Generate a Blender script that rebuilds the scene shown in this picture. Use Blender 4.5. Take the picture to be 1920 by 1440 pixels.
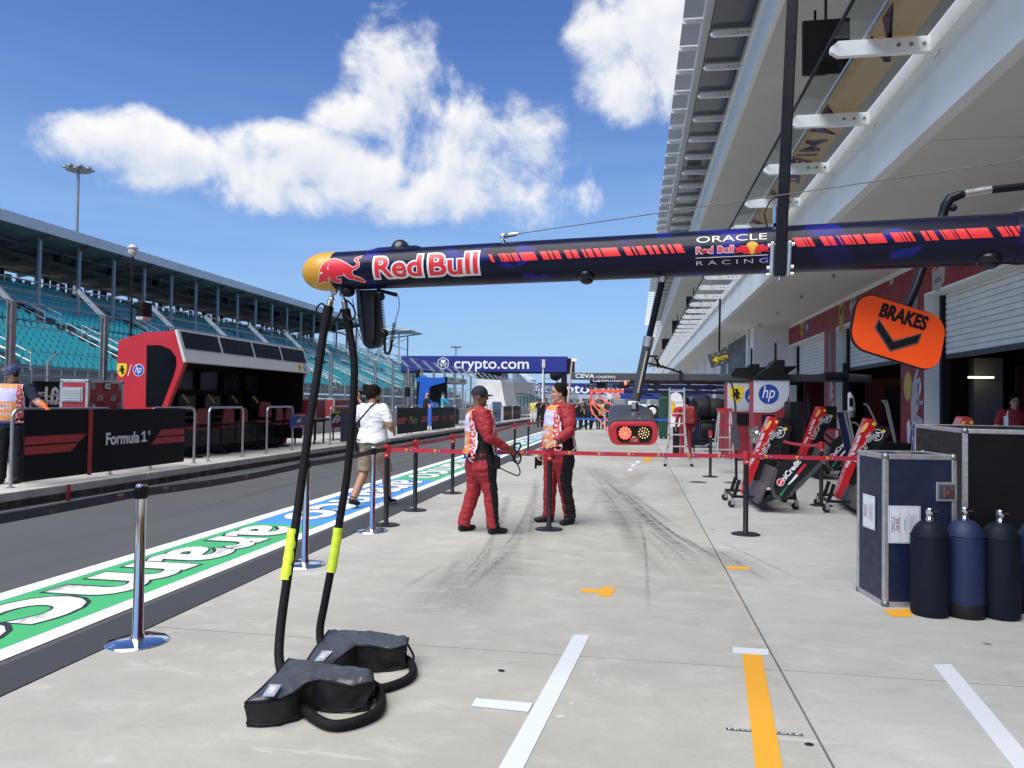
import bpy, bmesh, math, random
from mathutils import Vector, Matrix, kdtree, noise as mnoise
from mathutils.geometry import tessellate_polygon
from mathutils.bvhtree import BVHTree
random.seed(7)
R = math.radians
for o in list(bpy.data.objects): bpy.data.objects.remove(o)
scn = bpy.context.scene
col = scn.collection
# ------------------------------------------------------------------ camera
CH = 1.55; FP = 1400.0
psi, th, rl = 0.16312822, 0.02412753, R(.8)
FW = Vector((-math.sin(psi)*math.cos(th), math.cos(psi)*math.cos(th), math.sin(th)))
R0 = Vector((math.cos(psi), math.sin(psi), 0)); U0 = R0.cross(FW)
RT = R0*math.cos(rl) + U0*math.sin(rl); UP = U0*math.cos(rl) - R0*math.sin(rl)
CAM = Vector((0, 0, CH))
cd = bpy.data.cameras.new('camera'); cam = bpy.data.objects.new('camera', cd); col.objects.link(cam)
cd.sensor_width = 36; cd.lens = FP/1920*36; cd.clip_start = .05; cd.clip_end = 6000
m3 = Matrix((RT, UP, -FW)).transposed()
cam.matrix_world = Matrix.Translation(CAM) @ m3.to_4x4()
scn.camera = cam
scn.render.resolution_x, scn.render.resolution_y = 1024, 768
# ------------------------------------------------------------------ view / world / sun
vs = scn.view_settings; vs.view_transform = 'Standard'; vs.look = 'None'; vs.gamma = 1; vs.exposure = 1.38; vs.use_curve_mapping = False
SUN_EL, SUN_AZ = 58.0, 207.0            # azimuth clockwise from +Y
world = bpy.data.worlds.new('World'); scn.world = world; world.use_nodes = True
wn, wl = world.node_tree.nodes, world.node_tree.links
wn.clear()
def wnode(t, **k):
    n = wn.new(t)
    for a, b in k.items(): setattr(n, a, b)
    return n
def wmath(op, a, b=None, c=None, clamp=False):
    n = wnode('ShaderNodeMath', operation=op, use_clamp=clamp)
    for i, v in enumerate((a, b, c)):
        if v is None: continue
        if isinstance(v, (int, float)): n.inputs[i].default_value = v
        else: wl.new(v, n.inputs[i])
    return n.outputs[0]
sky = wnode('ShaderNodeTexSky', sky_type='NISHITA', sun_disc=False)
sky.sun_elevation = R(SUN_EL); sky.sun_rotation = R(SUN_AZ)
sky.air_density = 1.0; sky.dust_density = .4; sky.ozone_density = 3.2; sky.altitude = 0
tc = wnode('ShaderNodeTexCoord')
DIRV = tc.outputs['Generated']
def wvec(op, a, b):
    n = wnode('ShaderNodeVectorMath', operation=op); wl.new(a, n.inputs[0]); n.inputs[1].default_value = b; return n
def raydir(x, y): return (FW*FP + RT*(x-960) + UP*(720-y)).normalized()
def wnoise(scale, detail, rough, vec, dist=0.):
    n = wnode('ShaderNodeTexNoise'); n.inputs['Scale'].default_value = scale; n.inputs['Detail'].default_value = detail
    n.inputs['Roughness'].default_value = rough; n.inputs['Distortion'].default_value = dist; wl.new(vec, n.inputs['Vector']); return n.outputs['Fac']
# lumps of the cumulus clouds: direction, half width and half height (radians), tilt
BL = [(765,165,.095,.075,0), (690,215,.085,.042,0), (830,230,.10,.09,0), (915,285,.12,.10,0), (900,355,.125,.06,0), (790,392,.11,.04,0),
      (450,325,.22,.052,3), (270,285,.15,.042,0), (620,310,.13,.055,0), (560,365,.17,.034,4), (1130,85,.07,.06,0), (1200,60,.085,.07,0), (1170,150,.07,.055,0), (1265,90,.075,.085,0)]
sep = wnode('ShaderNodeSeparateXYZ'); wl.new(DIRV, sep.inputs[0])
def cloud_density(vec, detail):
    cov = None
    for px, py, rx, ry, tilt in BL:
        d = raydir(px, py); e = d.cross(Vector((0, 0, 1))).normalized(); n = e.cross(d)
        c, q = math.cos(R(tilt)), math.sin(R(tilt)); e, n = e*c+n*q, n*c-e*q
        u = wvec('DOT_PRODUCT', vec, e/rx).outputs['Value']; v = wvec('DOT_PRODUCT', vec, n/ry).outputs['Value']
        o = wmath('SUBTRACT', 1, wmath('ADD', wmath('MULTIPLY', u, u), wmath('MULTIPLY', v, v)))
        o = wmath('MINIMUM', o, wmath('MULTIPLY', wmath('SUBTRACT', wvec('DOT_PRODUCT', vec, d).outputs['Value'], .5), 9))
        cov = o if cov is None else wmath('MAXIMUM', cov, o)
    # scattered cumulus over the rest of the sky
    sp = wnode('ShaderNodeSeparateXYZ'); wl.new(vec, sp.inputs[0]); zz = wmath('MAXIMUM', wmath('ADD', sp.outputs[2], .12), .05)
    cmb = wnode('ShaderNodeCombineXYZ'); wl.new(wmath('DIVIDE', sp.outputs[0], zz), cmb.inputs[0]); wl.new(wmath('DIVIDE', sp.outputs[1], zz), cmb.inputs[1])
    gen = wmath('MULTIPLY', wmath('SUBTRACT', wnoise(.75, 2, .5, cmb.outputs[0]), .62), 9.0)
    behind = wmath('MULTIPLY', wmath('SUBTRACT', .80, wvec('DOT_PRODUCT', vec, raydir(900, 500)).outputs['Value']), 6.)
    cov = wmath('MAXIMUM', cov, wmath('MINIMUM', gen, wmath('MINIMUM', behind, 1.)))
    cov = wmath('MAXIMUM', cov, -1.2)
    return wmath('ADD', wmath('SUBTRACT', cov, .16), wmath('MULTIPLY', wmath('SUBTRACT', wnoise(7.5, detail, .58, vec, .2), .5), 4.7))
dens = cloud_density(DIRV, 9)
dens2 = cloud_density(wvec('ADD', DIRV, (-.008, -.004, .022)).outputs[0], 3)
al = wnode('ShaderNodeMapRange', interpolation_type='SMOOTHSTEP'); al.inputs['From Min'].default_value = -.05; al.inputs['From Max'].default_value = .80; wl.new(dens, al.inputs['Value'])
alpha = wmath('MULTIPLY', wmath('MULTIPLY', al.outputs[0], .98), wmath('GREATER_THAN', sep.outputs[2], .0))
lit = wmath('ADD', .66, wmath('MULTIPLY', wmath('SUBTRACT', dens, dens2), .42), clamp=True)
ramp = wnode('ShaderNodeMix', data_type='RGBA'); wl.new(lit, ramp.inputs[0])
CB = 7.6
ramp.inputs[6].default_value = (.52*CB, .62*CB, .80*CB, 1); ramp.inputs[7].default_value = (1.0*CB, 1.0*CB, 1.0*CB, 1)
# thin milky haze toward the horizon
hz = wnode('ShaderNodeMapRange', interpolation_type='SMOOTHSTEP'); hz.inputs['From Min'].default_value = .0; hz.inputs['From Max'].default_value = .48
hz.inputs['To Min'].default_value = .80; hz.inputs['To Max'].default_value = 0; wl.new(sep.outputs[2], hz.inputs['Value'])
hw = wnode('ShaderNodeTexNoise'); hmap = wnode('ShaderNodeMapping'); wl.new(DIRV, hmap.inputs[0]); hmap.inputs['Scale'].default_value = (2.2, 2.2, 16)
wl.new(hmap.outputs[0], hw.inputs['Vector']); hw.inputs['Scale'].default_value = 1.6; hw.inputs['Detail'].default_value = 5
hfac = wmath('MULTIPLY', hz.outputs[0], wmath('ADD', .05, wmath('MULTIPLY', hw.outputs['Fac'], 1.65)), clamp=True)
SKB = wnode('ShaderNodeMix', data_type='RGBA'); wl.new(hfac, SKB.inputs[0]); skt = wnode('ShaderNodeMix', data_type='RGBA', blend_type='MULTIPLY'); skt.inputs[0].default_value = 1; wl.new(sky.outputs[0], skt.inputs[6]); skt.inputs[7].default_value = (.655, .82, 1.19, 1); wl.new(skt.outputs[2], SKB.inputs[6]); SKB.inputs[7].default_value = (2.7, 4.4, 6.6, 1)
mixc = wnode('ShaderNodeMix', data_type='RGBA'); wl.new(alpha, mixc.inputs[0]); wl.new(SKB.outputs[2], mixc.inputs[6]); wl.new(ramp.outputs[2], mixc.inputs[7])
bg = wnode('ShaderNodeBackground'); bg.inputs[1].default_value = .05; wl.new(mixc.outputs[2], bg.inputs[0])
wo = wnode('ShaderNodeOutputWorld'); wl.new(bg.outputs[0], wo.inputs[0])
sl = bpy.data.lights.new('sun', 'SUN'); sl.energy = 2.3; sl.angle = R(60); sl.color = (1, .965, .885)
so = bpy.data.objects.new('sun', sl); col.objects.link(so)
sd = Vector((math.sin(R(SUN_AZ))*math.cos(R(SUN_EL)), math.cos(R(SUN_AZ))*math.cos(R(SUN_EL)), math.sin(R(SUN_EL))))
so.rotation_euler = (-sd).to_track_quat('-Z', 'Y').to_euler(); so.location = (0, 0, 60)

# ------------------------------------------------------------------ measuring: from a sight line and a known plane to a point of the place
def ray(x, y): return FW*FP + RT*(x-960) + UP*(720-y)
def PZ(x, y, z=0.): d = ray(x, y); return CAM + d*((z-CH)/d.z)
def PX(x, y, X): d = ray(x, y); return CAM + d*(X/d.x)
def PY(x, y, Y): d = ray(x, y); return CAM + d*(Y/d.y)
def AD(x, y, d): return CAM + ray(x, y)/FP*d
# ------------------------------------------------------------------ materials
def lin(h):
    h = h.lstrip('#'); v = [int(h[i:i+2], 16)/255 for i in (0, 2, 4)]
    return tuple(c/12.92 if c <= .04045 else ((c+.055)/1.055)**2.4 for c in v)
MATS = {}
class NT:
    def __init__(s, name):
        s.m = bpy.data.materials.new(name); s.m.use_nodes = True; s.n = s.m.node_tree.nodes; s.l = s.m.node_tree.links
        s.n.clear(); s.out = s.n.new('ShaderNodeOutputMaterial'); s.b = s.n.new('ShaderNodeBsdfPrincipled'); s.l.new(s.b.outputs[0], s.out.inputs[0])
        s.pos = s.n.new('ShaderNodeNewGeometry').outputs['Position']
    def set(s, k, v):
        i = s.b.inputs[k]
        if hasattr(v, 'is_linked') or hasattr(v, 'links'): s.l.new(v, i)
        else: i.default_value = v
    def noise(s, scale, detail=4, rough=.55, vec=None, mp=None, dist=0):
        n = s.n.new('ShaderNodeTexNoise'); n.inputs['Scale'].default_value = scale; n.inputs['Detail'].default_value = detail; n.inputs['Roughness'].default_value = rough
        n.inputs['Distortion'].default_value = dist
        v = vec or s.pos
        if mp:
            q = s.n.new('ShaderNodeMapping'); q.inputs['Scale'].default_value = mp; s.l.new(v, q.inputs[0]); v = q.outputs[0]
        s.l.new(v, n.inputs['Vector']); return n.outputs['Fac']
    def rng(s, v, a, b, c=0, d=1, smooth=False):
        n = s.n.new('ShaderNodeMapRange'); n.interpolation_type = 'SMOOTHSTEP' if smooth else 'LINEAR'
        s.l.new(v, n.inputs[0])
        for i, x in enumerate((a, b, c, d)): n.inputs[i+1].default_value = x
        return n.outputs[0]
    def math(s, op, a, b=None, clamp=False):
        n = s.n.new('ShaderNodeMath'); n.operation = op; n.use_clamp = clamp
        for i, v in enumerate((a, b)):
            if v is None: continue
            if isinstance(v, (int, float)): n.inputs[i].default_value = v
            else: s.l.new(v, n.inputs[i])
        return n.outputs[0]
    def mix(s, f, a, b, mode='MIX'):
        n = s.n.new('ShaderNodeMix'); n.data_type = 'RGBA'; n.blend_type = mode
        for i, v in ((0, f), (6, a), (7, b)):
            if isinstance(v, (int, float)): n.inputs[i].default_value = v
            elif isinstance(v, tuple): n.inputs[i].default_value = v if len(v) == 4 else v+(1,)
            else: s.l.new(v, n.inputs[i])
        return n.outputs[2]
    def bump(s, h, st, dist=.01):
        n = s.n.new('ShaderNodeBump'); n.inputs['Strength'].default_value = st; n.inputs['Distance'].default_value = dist; s.l.new(h, n.inputs['Height']); s.l.new(n.outputs[0], s.b.inputs['Normal'])
def mat(name, c, rough=.5, metal=0, var=.12, sc=6, bump=0, bsc=80, coat=0, emit=0, spec=.5, rv=.1):
    if name in MATS: return MATS[name]
    if isinstance(c, str): c = lin(c)
    if spec == .5 and max(c) < .035 and metal < .3: spec = .16
    t = NT(name)
    n1 = t.noise(sc, 5, .6); f = t.rng(n1, .3, .7, 1-var, 1+var)
    hs = t.n.new('ShaderNodeMix'); hs.data_type = 'RGBA'; hs.blend_type = 'MULTIPLY'; hs.inputs[0].default_value = 1; hs.inputs[6].default_value = c+(1,); t.l.new(f, hs.inputs[7])
    t.set('Base Color', hs.outputs[2]); t.set('Roughness', t.rng(t.noise(sc*2.3, 4), .3, .7, max(.02, rough-rv), min(1, rough+rv)))
    t.set('Metallic', metal); t.set('Specular IOR Level', spec)
    if coat: t.set('Coat Weight', coat); t.set('Coat Roughness', .06)
    if emit: t.set('Emission Color', c+(1,)); t.set('Emission Strength', emit)
    if bump: t.bump(t.noise(bsc, 4), bump, .004)
    MATS[name] = t.m; return t.m
# ------------------------------------------------------------------ mesh building
class MB:
    def __init__(s): s.v = []; s.f = []; s.mi = []; s.sm = []
    def add(s, vs, fs, mi=0, sm=False):
        b = len(s.v); s.v += [tuple(v) for v in vs]
        for f in fs: s.f.append([i+b for i in f]); s.mi.append(mi); s.sm.append(sm)
        return s
    def box(s, x0, x1, y0, y1, z0, z1, mi=0):
        return s.add([(x0,y0,z0),(x1,y0,z0),(x1,y1,z0),(x0,y1,z0),(x0,y0,z1),(x1,y0,z1),(x1,y1,z1),(x0,y1,z1)],
              [(0,3,2,1),(4,5,6,7),(0,1,5,4),(1,2,6,5),(2,3,7,6),(3,0,4,7)], mi)
    def obox(s, c, ax, mi=0):
        """box from centre and three half-axis vectors"""
        c = Vector(c); a, b, d = [Vector(q) for q in ax]
        P = [c+a*i+b*j+d*k for k in (-1,1) for i, j in ((-1,-1),(1,-1),(1,1),(-1,1))]
        return s.add(P, [(0,3,2,1),(4,5,6,7),(0,1,5,4),(1,2,6,5),(2,3,7,6),(3,0,4,7)], mi)
    def bar(s, p, q, w, h, up=(0,0,1), mi=0):
        p, q = Vector(p), Vector(q); d = q-p; u = Vector(up); x = d.cross(u)
        if x.length < 1e-6: x = Vector((1,0,0))
        x.normalize(); u = x.cross(d).normalized()
        return s.obox((p+q)/2, (x*w/2, d/2, u*h/2), mi)
    def tube(s, pts, r, n=10, mi=0, caps=True, closed=False, sm=True):
        pts = [Vector(p) for p in pts]; N = len(pts)
        rs = r if isinstance(r, (list, tuple)) else [r]*N
        rings = []; x = None
        for i, p in enumerate(pts):
            if closed: t = pts[(i+1) % N]-pts[i-1]
            else: t = (pts[min(i+1, N-1)]-pts[max(i-1, 0)])
            t.normalize()
            if x is None:
                x = t.cross(Vector((0,0,1)));
                if x.length < .05: x = t.cross(Vector((0,1,0)))
            x = (x - t*x.dot(t)).normalized(); y = t.cross(x)
            rr = rs[i]; ra, rb = rr if isinstance(rr, tuple) else (rr, rr)
            rings.append([p + x*ra*math.cos(2*math.pi*k/n) + y*rb*math.sin(2*math.pi*k/n) for k in range(n)])
        V = [v for q in rings for v in q]; F = []
        for i in range(N if closed else N-1):
            a, b = i*n, ((i+1) % N)*n
            F += [(a+k, a+(k+1) % n, b+(k+1) % n, b+k) for k in range(n)]
        s.add(V, F, mi, sm)
        if caps and not closed:
            s.add(rings[0], [tuple(range(n))[::-1]], mi); s.add(rings[-1], [tuple(range(n))], mi)
        return s
    def cyl(s, p, q, r0, r1=None, n=16, mi=0, caps=True): return s.tube([p, q], [r0, r0 if r1 is None else r1], n, mi, caps)
    def lathe(s, prof, o=(0,0,0), n=24, mi=0, ax=2):
        """profile of (radius, height) turned about an axis through o"""
        V = []; o = Vector(o)
        for r, h in prof:
            for k in range(n):
                c, d = r*math.cos(2*math.pi*k/n), r*math.sin(2*math.pi*k/n)
                V.append(o + (Vector((c, d, h)) if ax == 2 else Vector((c, h, d)) if ax == 1 else Vector((h, c, d))))
        F = [(i*n+k, i*n+(k+1) % n, (i+1)*n+(k+1) % n, (i+1)*n+k) for i in range(len(prof)-1) for k in range(n)]
        if ax == 1: F = [f[::-1] for f in F]
        return s.add(V, F, mi, True)
    def ell(s, c, r, n=12, m=8, mi=0, rot=None):
        c = Vector(c); rot = rot or Matrix.Identity(3); V = [c + rot @ Vector((0,0,-r[2]))]
        for i in range(1, m):
            a = math.pi*i/m - math.pi/2
            V += [c + rot @ Vector((r[0]*math.cos(a)*math.cos(2*math.pi*k/n), r[1]*math.cos(a)*math.sin(2*math.pi*k/n), r[2]*math.sin(a))) for k in range(n)]
        V.append(c + rot @ Vector((0,0,r[2]))); F = [(0, 1+(k+1) % n, 1+k) for k in range(n)]
        for i in range(m-2):
            a, b = 1+i*n, 1+(i+1)*n; F += [(a+k, a+(k+1) % n, b+(k+1) % n, b+k) for k in range(n)]
        a = 1+(m-2)*n; F += [(a+k, a+(k+1) % n, len(V)-1) for k in range(n)]
        return s.add(V, F, mi, True)
    def prism(s, poly, ext, mi=0, side=None, sm=False):
        """closed 3-D outline swept by a vector"""
        P = [Vector(p) for p in poly]; e = Vector(ext); n = len(P)
        nrm = Vector((0,0,0))
        for i in range(n): nrm += P[i].cross(P[(i+1) % n])
        if nrm.dot(e) > 0: P = P[::-1]
        tri = [tuple(t) for t in tessellate_polygon([P])]
        def orient(t, sgn):
            c = (P[t[1]]-P[t[0]]).cross(P[t[2]]-P[t[0]])
            return t if c.dot(e)*sgn > 0 else t[::-1]
        s.add(P, [orient(t, -1) for t in tri], mi); s.add([p+e for p in P], [orient(t, 1) for t in tri], mi)
        return s.add(P+[p+e for p in P], [(i, n+i, n+(i+1) % n, (i+1) % n) for i in range(n)], mi if side is None else side, sm)
    def sheet(s, grid, mi=0, sm=True):
        n = len(grid[0]); V = [p for r in grid for p in r]
        return s.add(V, [(i*n+k, i*n+k+1, (i+1)*n+k+1, (i+1)*n+k) for i in range(len(grid)-1) for k in range(n-1)], mi, sm)
    def mesh(s, name, mats):
        me = bpy.data.meshes.new(name); me.from_pydata(s.v, [], s.f)
        for m in (mats if isinstance(mats, (list, tuple)) else [mats]): me.materials.append(m)
        me.polygons.foreach_set('material_index', s.mi); me.polygons.foreach_set('use_smooth', s.sm)
        me.update()
        if any(s.sm): me.set_sharp_from_angle(angle=R(50))
        return me
    def build(s, name, mats, parent=None, bevel=0, local=False, kind=None):
        o = bpy.data.objects.new(name, s.mesh(name, mats)); col.objects.link(o)
        if parent is not None:
            o.parent = parent
            if not local:
                off = Vector((0,0,0)); p = parent
                while p is not None: off += p.location; p = p.parent
                o.location = -off
        if bevel:
            b = o.modifiers.new('bevel', 'BEVEL'); b.width = bevel; b.segments = 2; b.limit_method = 'ANGLE'
        if kind: o['kind'] = kind
        return o
def tag(o, label, cat, group=None):
    o['label'] = label; o['category'] = cat
    if group: o['group'] = group
    return o
def thing(name, label, cat, loc=(0,0,0), rz=0, group=None):
    o = bpy.data.objects.new(name, None); col.objects.link(o); o.location = loc; o.rotation_euler = (0,0,rz); o.empty_display_size = .2
    return tag(o, label, cat, group)
def copy_tree(o, parent=None):
    c = o.copy(); col.objects.link(c)
    if parent is not None: c.parent = parent
    for ch in list(o.children): copy_tree(ch, c)
    return c
def put(o, name, parent, loc, rz=0):
    c = o.copy(); c.name = name; col.objects.link(c); c.parent = parent; c.location = loc; c.rotation_euler = (0,0,rz); return c
def structure(mb, name, m, **k): return mb.build(name, m, kind='structure', **k)
# ------------------------------------------------------------------ lettering and flat marks
_tc = {}
def text2d(s, bold=0., shear=0., spacing=1.):
    """outline of a line of text as flat triangles; height of a capital = 1, left bottom at 0"""
    k = (s, bold, shear, spacing)
    if k not in _tc:
        c = bpy.data.curves.new('t', 'FONT'); c.body = s; c.fill_mode = 'BOTH'; c.offset = bold; c.shear = shear; c.space_character = spacing; c.resolution_u = 4
        o = bpy.data.objects.new('t', c); me = bpy.data.meshes.new_from_object(o)
        V = [v.co.copy() for v in me.vertices]; F = [tuple(p.vertices) for p in me.polygons]
        bpy.data.objects.remove(o); bpy.data.curves.remove(c); bpy.data.meshes.remove(me)
        if not V: V = [Vector((0,0,0))]
        x0 = min(v.x for v in V); x1 = max(v.x for v in V)
        _tc[k] = ([((v.x-x0)/.7, v.y/.7) for v in V], F, (x1-x0)/.7)
    return _tc[k]
def flat_text(mb, s, o, u, v, h, w=None, mi=0, bold=.012, shear=0, spacing=1., align='C', lift=0.):
    """lay text on a plane: o = middle of the base line, u / v = unit vectors along and up; w = wanted width"""
    V, F, W = text2d(s, bold, shear, spacing); o, u, v = Vector(o), Vector(u), Vector(v); n = u.cross(v)
    sx = h if w is None else w/W
    a = -W/2 if align == 'C' else 0 if align == 'L' else -W
    return mb.add([o + u*((x+a)*sx) + v*(y*h) + n*lift for x, y in V], F, mi)
def poly2(mb, pts, o, u, v, mi=0, lift=0.):
    """flat outline in plane coordinates"""
    o, u, v = Vector(o), Vector(u), Vector(v); n = u.cross(v)
    P = [Vector((x, y, 0)) for x, y in pts]; T = [tuple(t) for t in tessellate_polygon([P])]
    T = [t if (P[t[1]]-P[t[0]]).cross(P[t[2]]-P[t[0]]).z > 0 else t[::-1] for t in T]
    return mb.add([o+u*x+v*y+n*lift for x, y in pts], T, mi)
def disc2(n=20, r=1., sx=1., sy=1., cx=0, cy=0): return [(cx+r*sx*math.cos(2*math.pi*i/n), cy+r*sy*math.sin(2*math.pi*i/n)) for i in range(n)]
SHIELD = [(-.42,.5),(0,.55),(.42,.5),(.44,.1),(.36,-.2),(.2,-.42),(0,-.56),(-.2,-.42),(-.36,-.2),(-.44,.1)]
HORSE = [(-.08,.34),(.05,.38),(.14,.3),(.1,.2),(.2,.12),(.27,.0),(.2,-.02),(.13,.04),(.17,-.12),(.26,-.22),(.2,-.3),(.12,-.22),(.06,-.36),(-.02,-.38),(0,-.28),(-.06,-.12),(-.16,-.06),(-.28,-.14),(-.24,-.02),(-.12,.04),(-.2,.14),(-.14,.18),(-.06,.12),(-.04,.22),(-.16,.26)]
def shield_mark(mb, o, u, v, h, my, mk, lift=.003):
    poly2(mb, [(x*h, y*h) for x, y in SHIELD], o, u, v, my, lift); poly2(mb, [(x*h, y*h) for x, y in HORSE], o, u, v, mk, lift*2)
def round_hp(mb, o, u, v, h, mb_, mw, lift=.003, sx=1., rim=True):
    if rim: poly2(mb, disc2(24, h*.54, sx), o, u, v, mw, lift)
    poly2(mb, disc2(24, h*.49, sx), o, u, v, mb_, lift*2)
    flat_text(mb, 'hp', Vector(o)-Vector(v)*h*.2, u, v, h*.62, w=h*.62*sx, mi=mw, shear=.28, lift=lift*3, bold=.0)
def cat_pts(P, n=24):
    """smooth curve through points"""
    out = []
    for i in range(len(P)-1):
        a, b, c, d = P[max(i-1,0)], P[i], P[i+1], P[min(i+2,len(P)-1)]
        for j in range(n):
            t = j/n; out.append(.5*((2*b)+(c-a)*t+(2*a-5*b+4*c-d)*t*t+(3*b-a-3*c+d)*t**3))
    out.append(P[-1].copy()); return out
# ================================================================== THE SETTING
WHITE = mat('white_paint', (.78,.79,.78), .55, var=.06); CREAM = mat('soffit_paint', (.58,.575,.54), .75, var=.05, sc=.7, bump=.05)
FASC = mat('fascia_paint', (.80,.82,.81), .6, var=.05, sc=.9)
BLACK = mat('black_matt', (.009,.009,.011), .55, var=.3, spec=.2); BLKG = mat('black_gloss', (.006,.006,.008), .18, var=.2, spec=.4)
STEEL = mat('galvanised_steel', (.34,.36,.37), .45, .7, var=.2, sc=14); CHROME = mat('polished_steel', (.72,.72,.74), .07, 1, var=.05, rv=.04)
ALU = mat('aluminium_trim', (.5,.51,.52), .38, .75, var=.18, sc=20)
RED = mat('racing_red', (.42,.012,.022), .32, var=.05, sc=1.5, coat=.3, rv=.02); DRED = mat('garage_red', (.24,.022,.035), .55, var=.12, sc=2)
NAVY = mat('navy_paint', (.008,.012,.045), .4, var=.15, spec=.3); YEL = mat('signal_yellow', (.72,.5,.02), .5); BLUE = mat('badge_blue', (.012,.05,.32), .45)
RUB = mat('rubber', (.014,.014,.016), .75, var=.3, sc=30, spec=.25)
GREY = mat('mid_grey', (.2,.21,.22), .6); ORANGE = mat('orange_plastic', (.8,.13,.015), .5)
WTXT = mat('white_lettering', (.75,.76,.78), .5, var=.03)
# ground sheet
gm = NT('bare_ground'); gm.set('Base Color', gm.mix(gm.noise(.2, 6), (.10,.105,.10), (.17,.17,.155))); gm.set('Roughness', .9)
structure(MB().add([(-1500,-200,-.06),(1500,-200,-.06),(1500,3500,-.06),(-1500,3500,-.06)], [(0,1,2,3)]), 'ground', gm.m)
# asphalt
def asphalt(name, c0, c1, agg=.5):
    t = NT(name); ag = t.noise(190, 3, .7); b = t.noise(.6, 5); st = t.noise(1.1, 5, .6, mp=(2.2,.12,1))
    c = t.mix(b, c0, c1); c = t.mix(t.math('MULTIPLY', t.rng(ag, .56, .72), agg), c, (.24,.24,.235)); c = t.mix(t.rng(ag, .42, .28, 0, .6), c, (.02,.02,.021))
    c = t.mix(t.rng(st, .52, .8, 0, .55, True), c, (.032,.032,.035)); t.set('Base Color', c); t.set('Roughness', .85); t.set('Specular IOR Level', .25); t.bump(ag, .6, .006); return t.m
ASPH = asphalt('pit_lane_asphalt', (.068,.071,.075), (.088,.091,.094)); ASPHD = asphalt('smooth_dark_asphalt', (.040,.043,.049), (.052,.054,.060), .12)
structure(MB().box(-8.6,-3.56,-8,215,-.05,0), 'pit_lane', ASPH)
structure(MB().box(-3.56,-3.205,-8,215,-.05,.002), 'pit_lane_edge_strip', ASPHD)
structure(MB().box(-29.5,-12.4,-8,330,-.05,.0), 'race_track', ASPH)
# concrete apron: slabs with open joints
t = NT('apron_concrete')
big_, mid_, fin_ = t.noise(.33, 5, .55), t.noise(2.6, 7, .66, mp=(1.,1.5,1), dist=.4), t.noise(62, 6, .75)
c = t.mix(t.rng(big_, .35, .68), (.315,.304,.270), (.394,.382,.343)); oi = t.n.new('ShaderNodeObjectInfo'); c = t.mix(1.0, c, t.rng(oi.outputs['Random'], 0, 1, .93, 1.05), 'MULTIPLY'); c = t.mix(t.rng(t.noise(.8, 6, .65, mp=(1.6,.5,1), dist=1.), .56, .78, 0, .30, True), c, (.24,.232,.21))
sx = t.n.new('ShaderNodeSeparateXYZ'); t.l.new(t.pos, sx.inputs[0])
c = t.mix(t.rng(sx.outputs[0], .80, .92, 0, .55), c, (.405,.412,.40))
c = t.mix(t.rng(mid_, .50, .74, 0, .50), c, (.265,.26,.245)); c = t.mix(t.rng(mid_, .46, .26, 0, .42), c, (.55,.545,.52))
c = t.mix(t.rng(fin_, .44, .26, 0, .6), c, (.20,.195,.18))
c = t.mix(t.rng(fin_, .60, .74, 0, .4), c, (.56,.55,.52)); sc_ = t.noise(5, 3, .5, mp=(.35,5,1), dist=1.5); c = t.mix(t.rng(sc_, .67, .74, 0, .30), c, (.60,.60,.58))
sp = t.n.new('ShaderNodeTexVoronoi'); sp.inputs['Scale'].default_value = 1.15; t.l.new(t.pos, sp.inputs['Vector'])
c = t.mix(t.math('MULTIPLY', t.rng(sp.outputs['Distance'], .045, .02), t.rng(t.noise(.9, 2), .5, .55)), c, (.09,.088,.085))
t.set('Base Color', c); t.set('Roughness', t.rng(mid_, .3, .7, .62, .85)); t.set('Specular IOR Level', .3); t.bump(t.math('ADD', fin_, t.noise(9, 4)), .12, .008)
CONC = t.m
apron = bpy.data.objects.new('apron', None); col.objects.link(apron); apron['kind'] = 'structure'
XJ = [-3.2, .86, 6.42]; YJ = [-5.1, 4.62, 13.9, 23.1, 32.4, 41.6, 51, 60, 69.5, 79, 90, 110, 140, 215]
for i in range(2):
    for j in range(len(YJ)-1):
        g = .006
        MB().box(XJ[i]+g, XJ[i+1]-g, YJ[j]+g, YJ[j+1]-g, -.25, 0).build('concrete_slab', CONC, apron)
# painted fast lane
def paint(name, c, wear=.25, dark=(.05,.05,.05), lo=.5):
    t = NT(name); w = t.math('MULTIPLY', t.rng(t.noise(3.2, 8, .72, mp=(1,.6,1), dist=.6), lo, lo+.2, 0, 1, True), wear)
    cc = t.mix(t.noise(1.2, 4), tuple(q*.9 for q in c), tuple(min(.85, q*1.1) for q in c)); t.set('Base Color', t.mix(w, cc, dark)); t.set('Roughness', .55); t.bump(t.noise(170, 3), .2, .004); return t.m
PW = paint('road_paint_white', (.72,.74,.75), .22); PG = paint('road_paint_green', (.05,.37,.13), .22); PB = paint('road_paint_blue', (.05,.25,.66), .22)
PL = paint('road_paint_letters', (.66,.67,.68), .92, (.07,.07,.07), .50); PK = paint('road_paint_black', (.02,.02,.022), .1)
lane = bpy.data.objects.new('fast_lane_markings', None); col.objects.link(lane); lane['kind'] = 'structure'
MB().add([(-3.78,-6,.006),(-3.62,-6,.006),(-3.62,215,.006),(-3.78,215,.006)], [(0,1,2,3)]).build('white_line', PW, lane)
MB().add([(-4.86,-6,.006),(-4.68,-6,.006),(-4.68,215,.006),(-4.86,215,.006)], [(0,1,2,3)]).build('white_line', PW, lane)
yb = 3.2; k = 0
segs = []
while yb < 120: segs.append((yb, yb+5.46)); yb += 5.46
segs.insert(0, (-2.3, 3.2))
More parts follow.
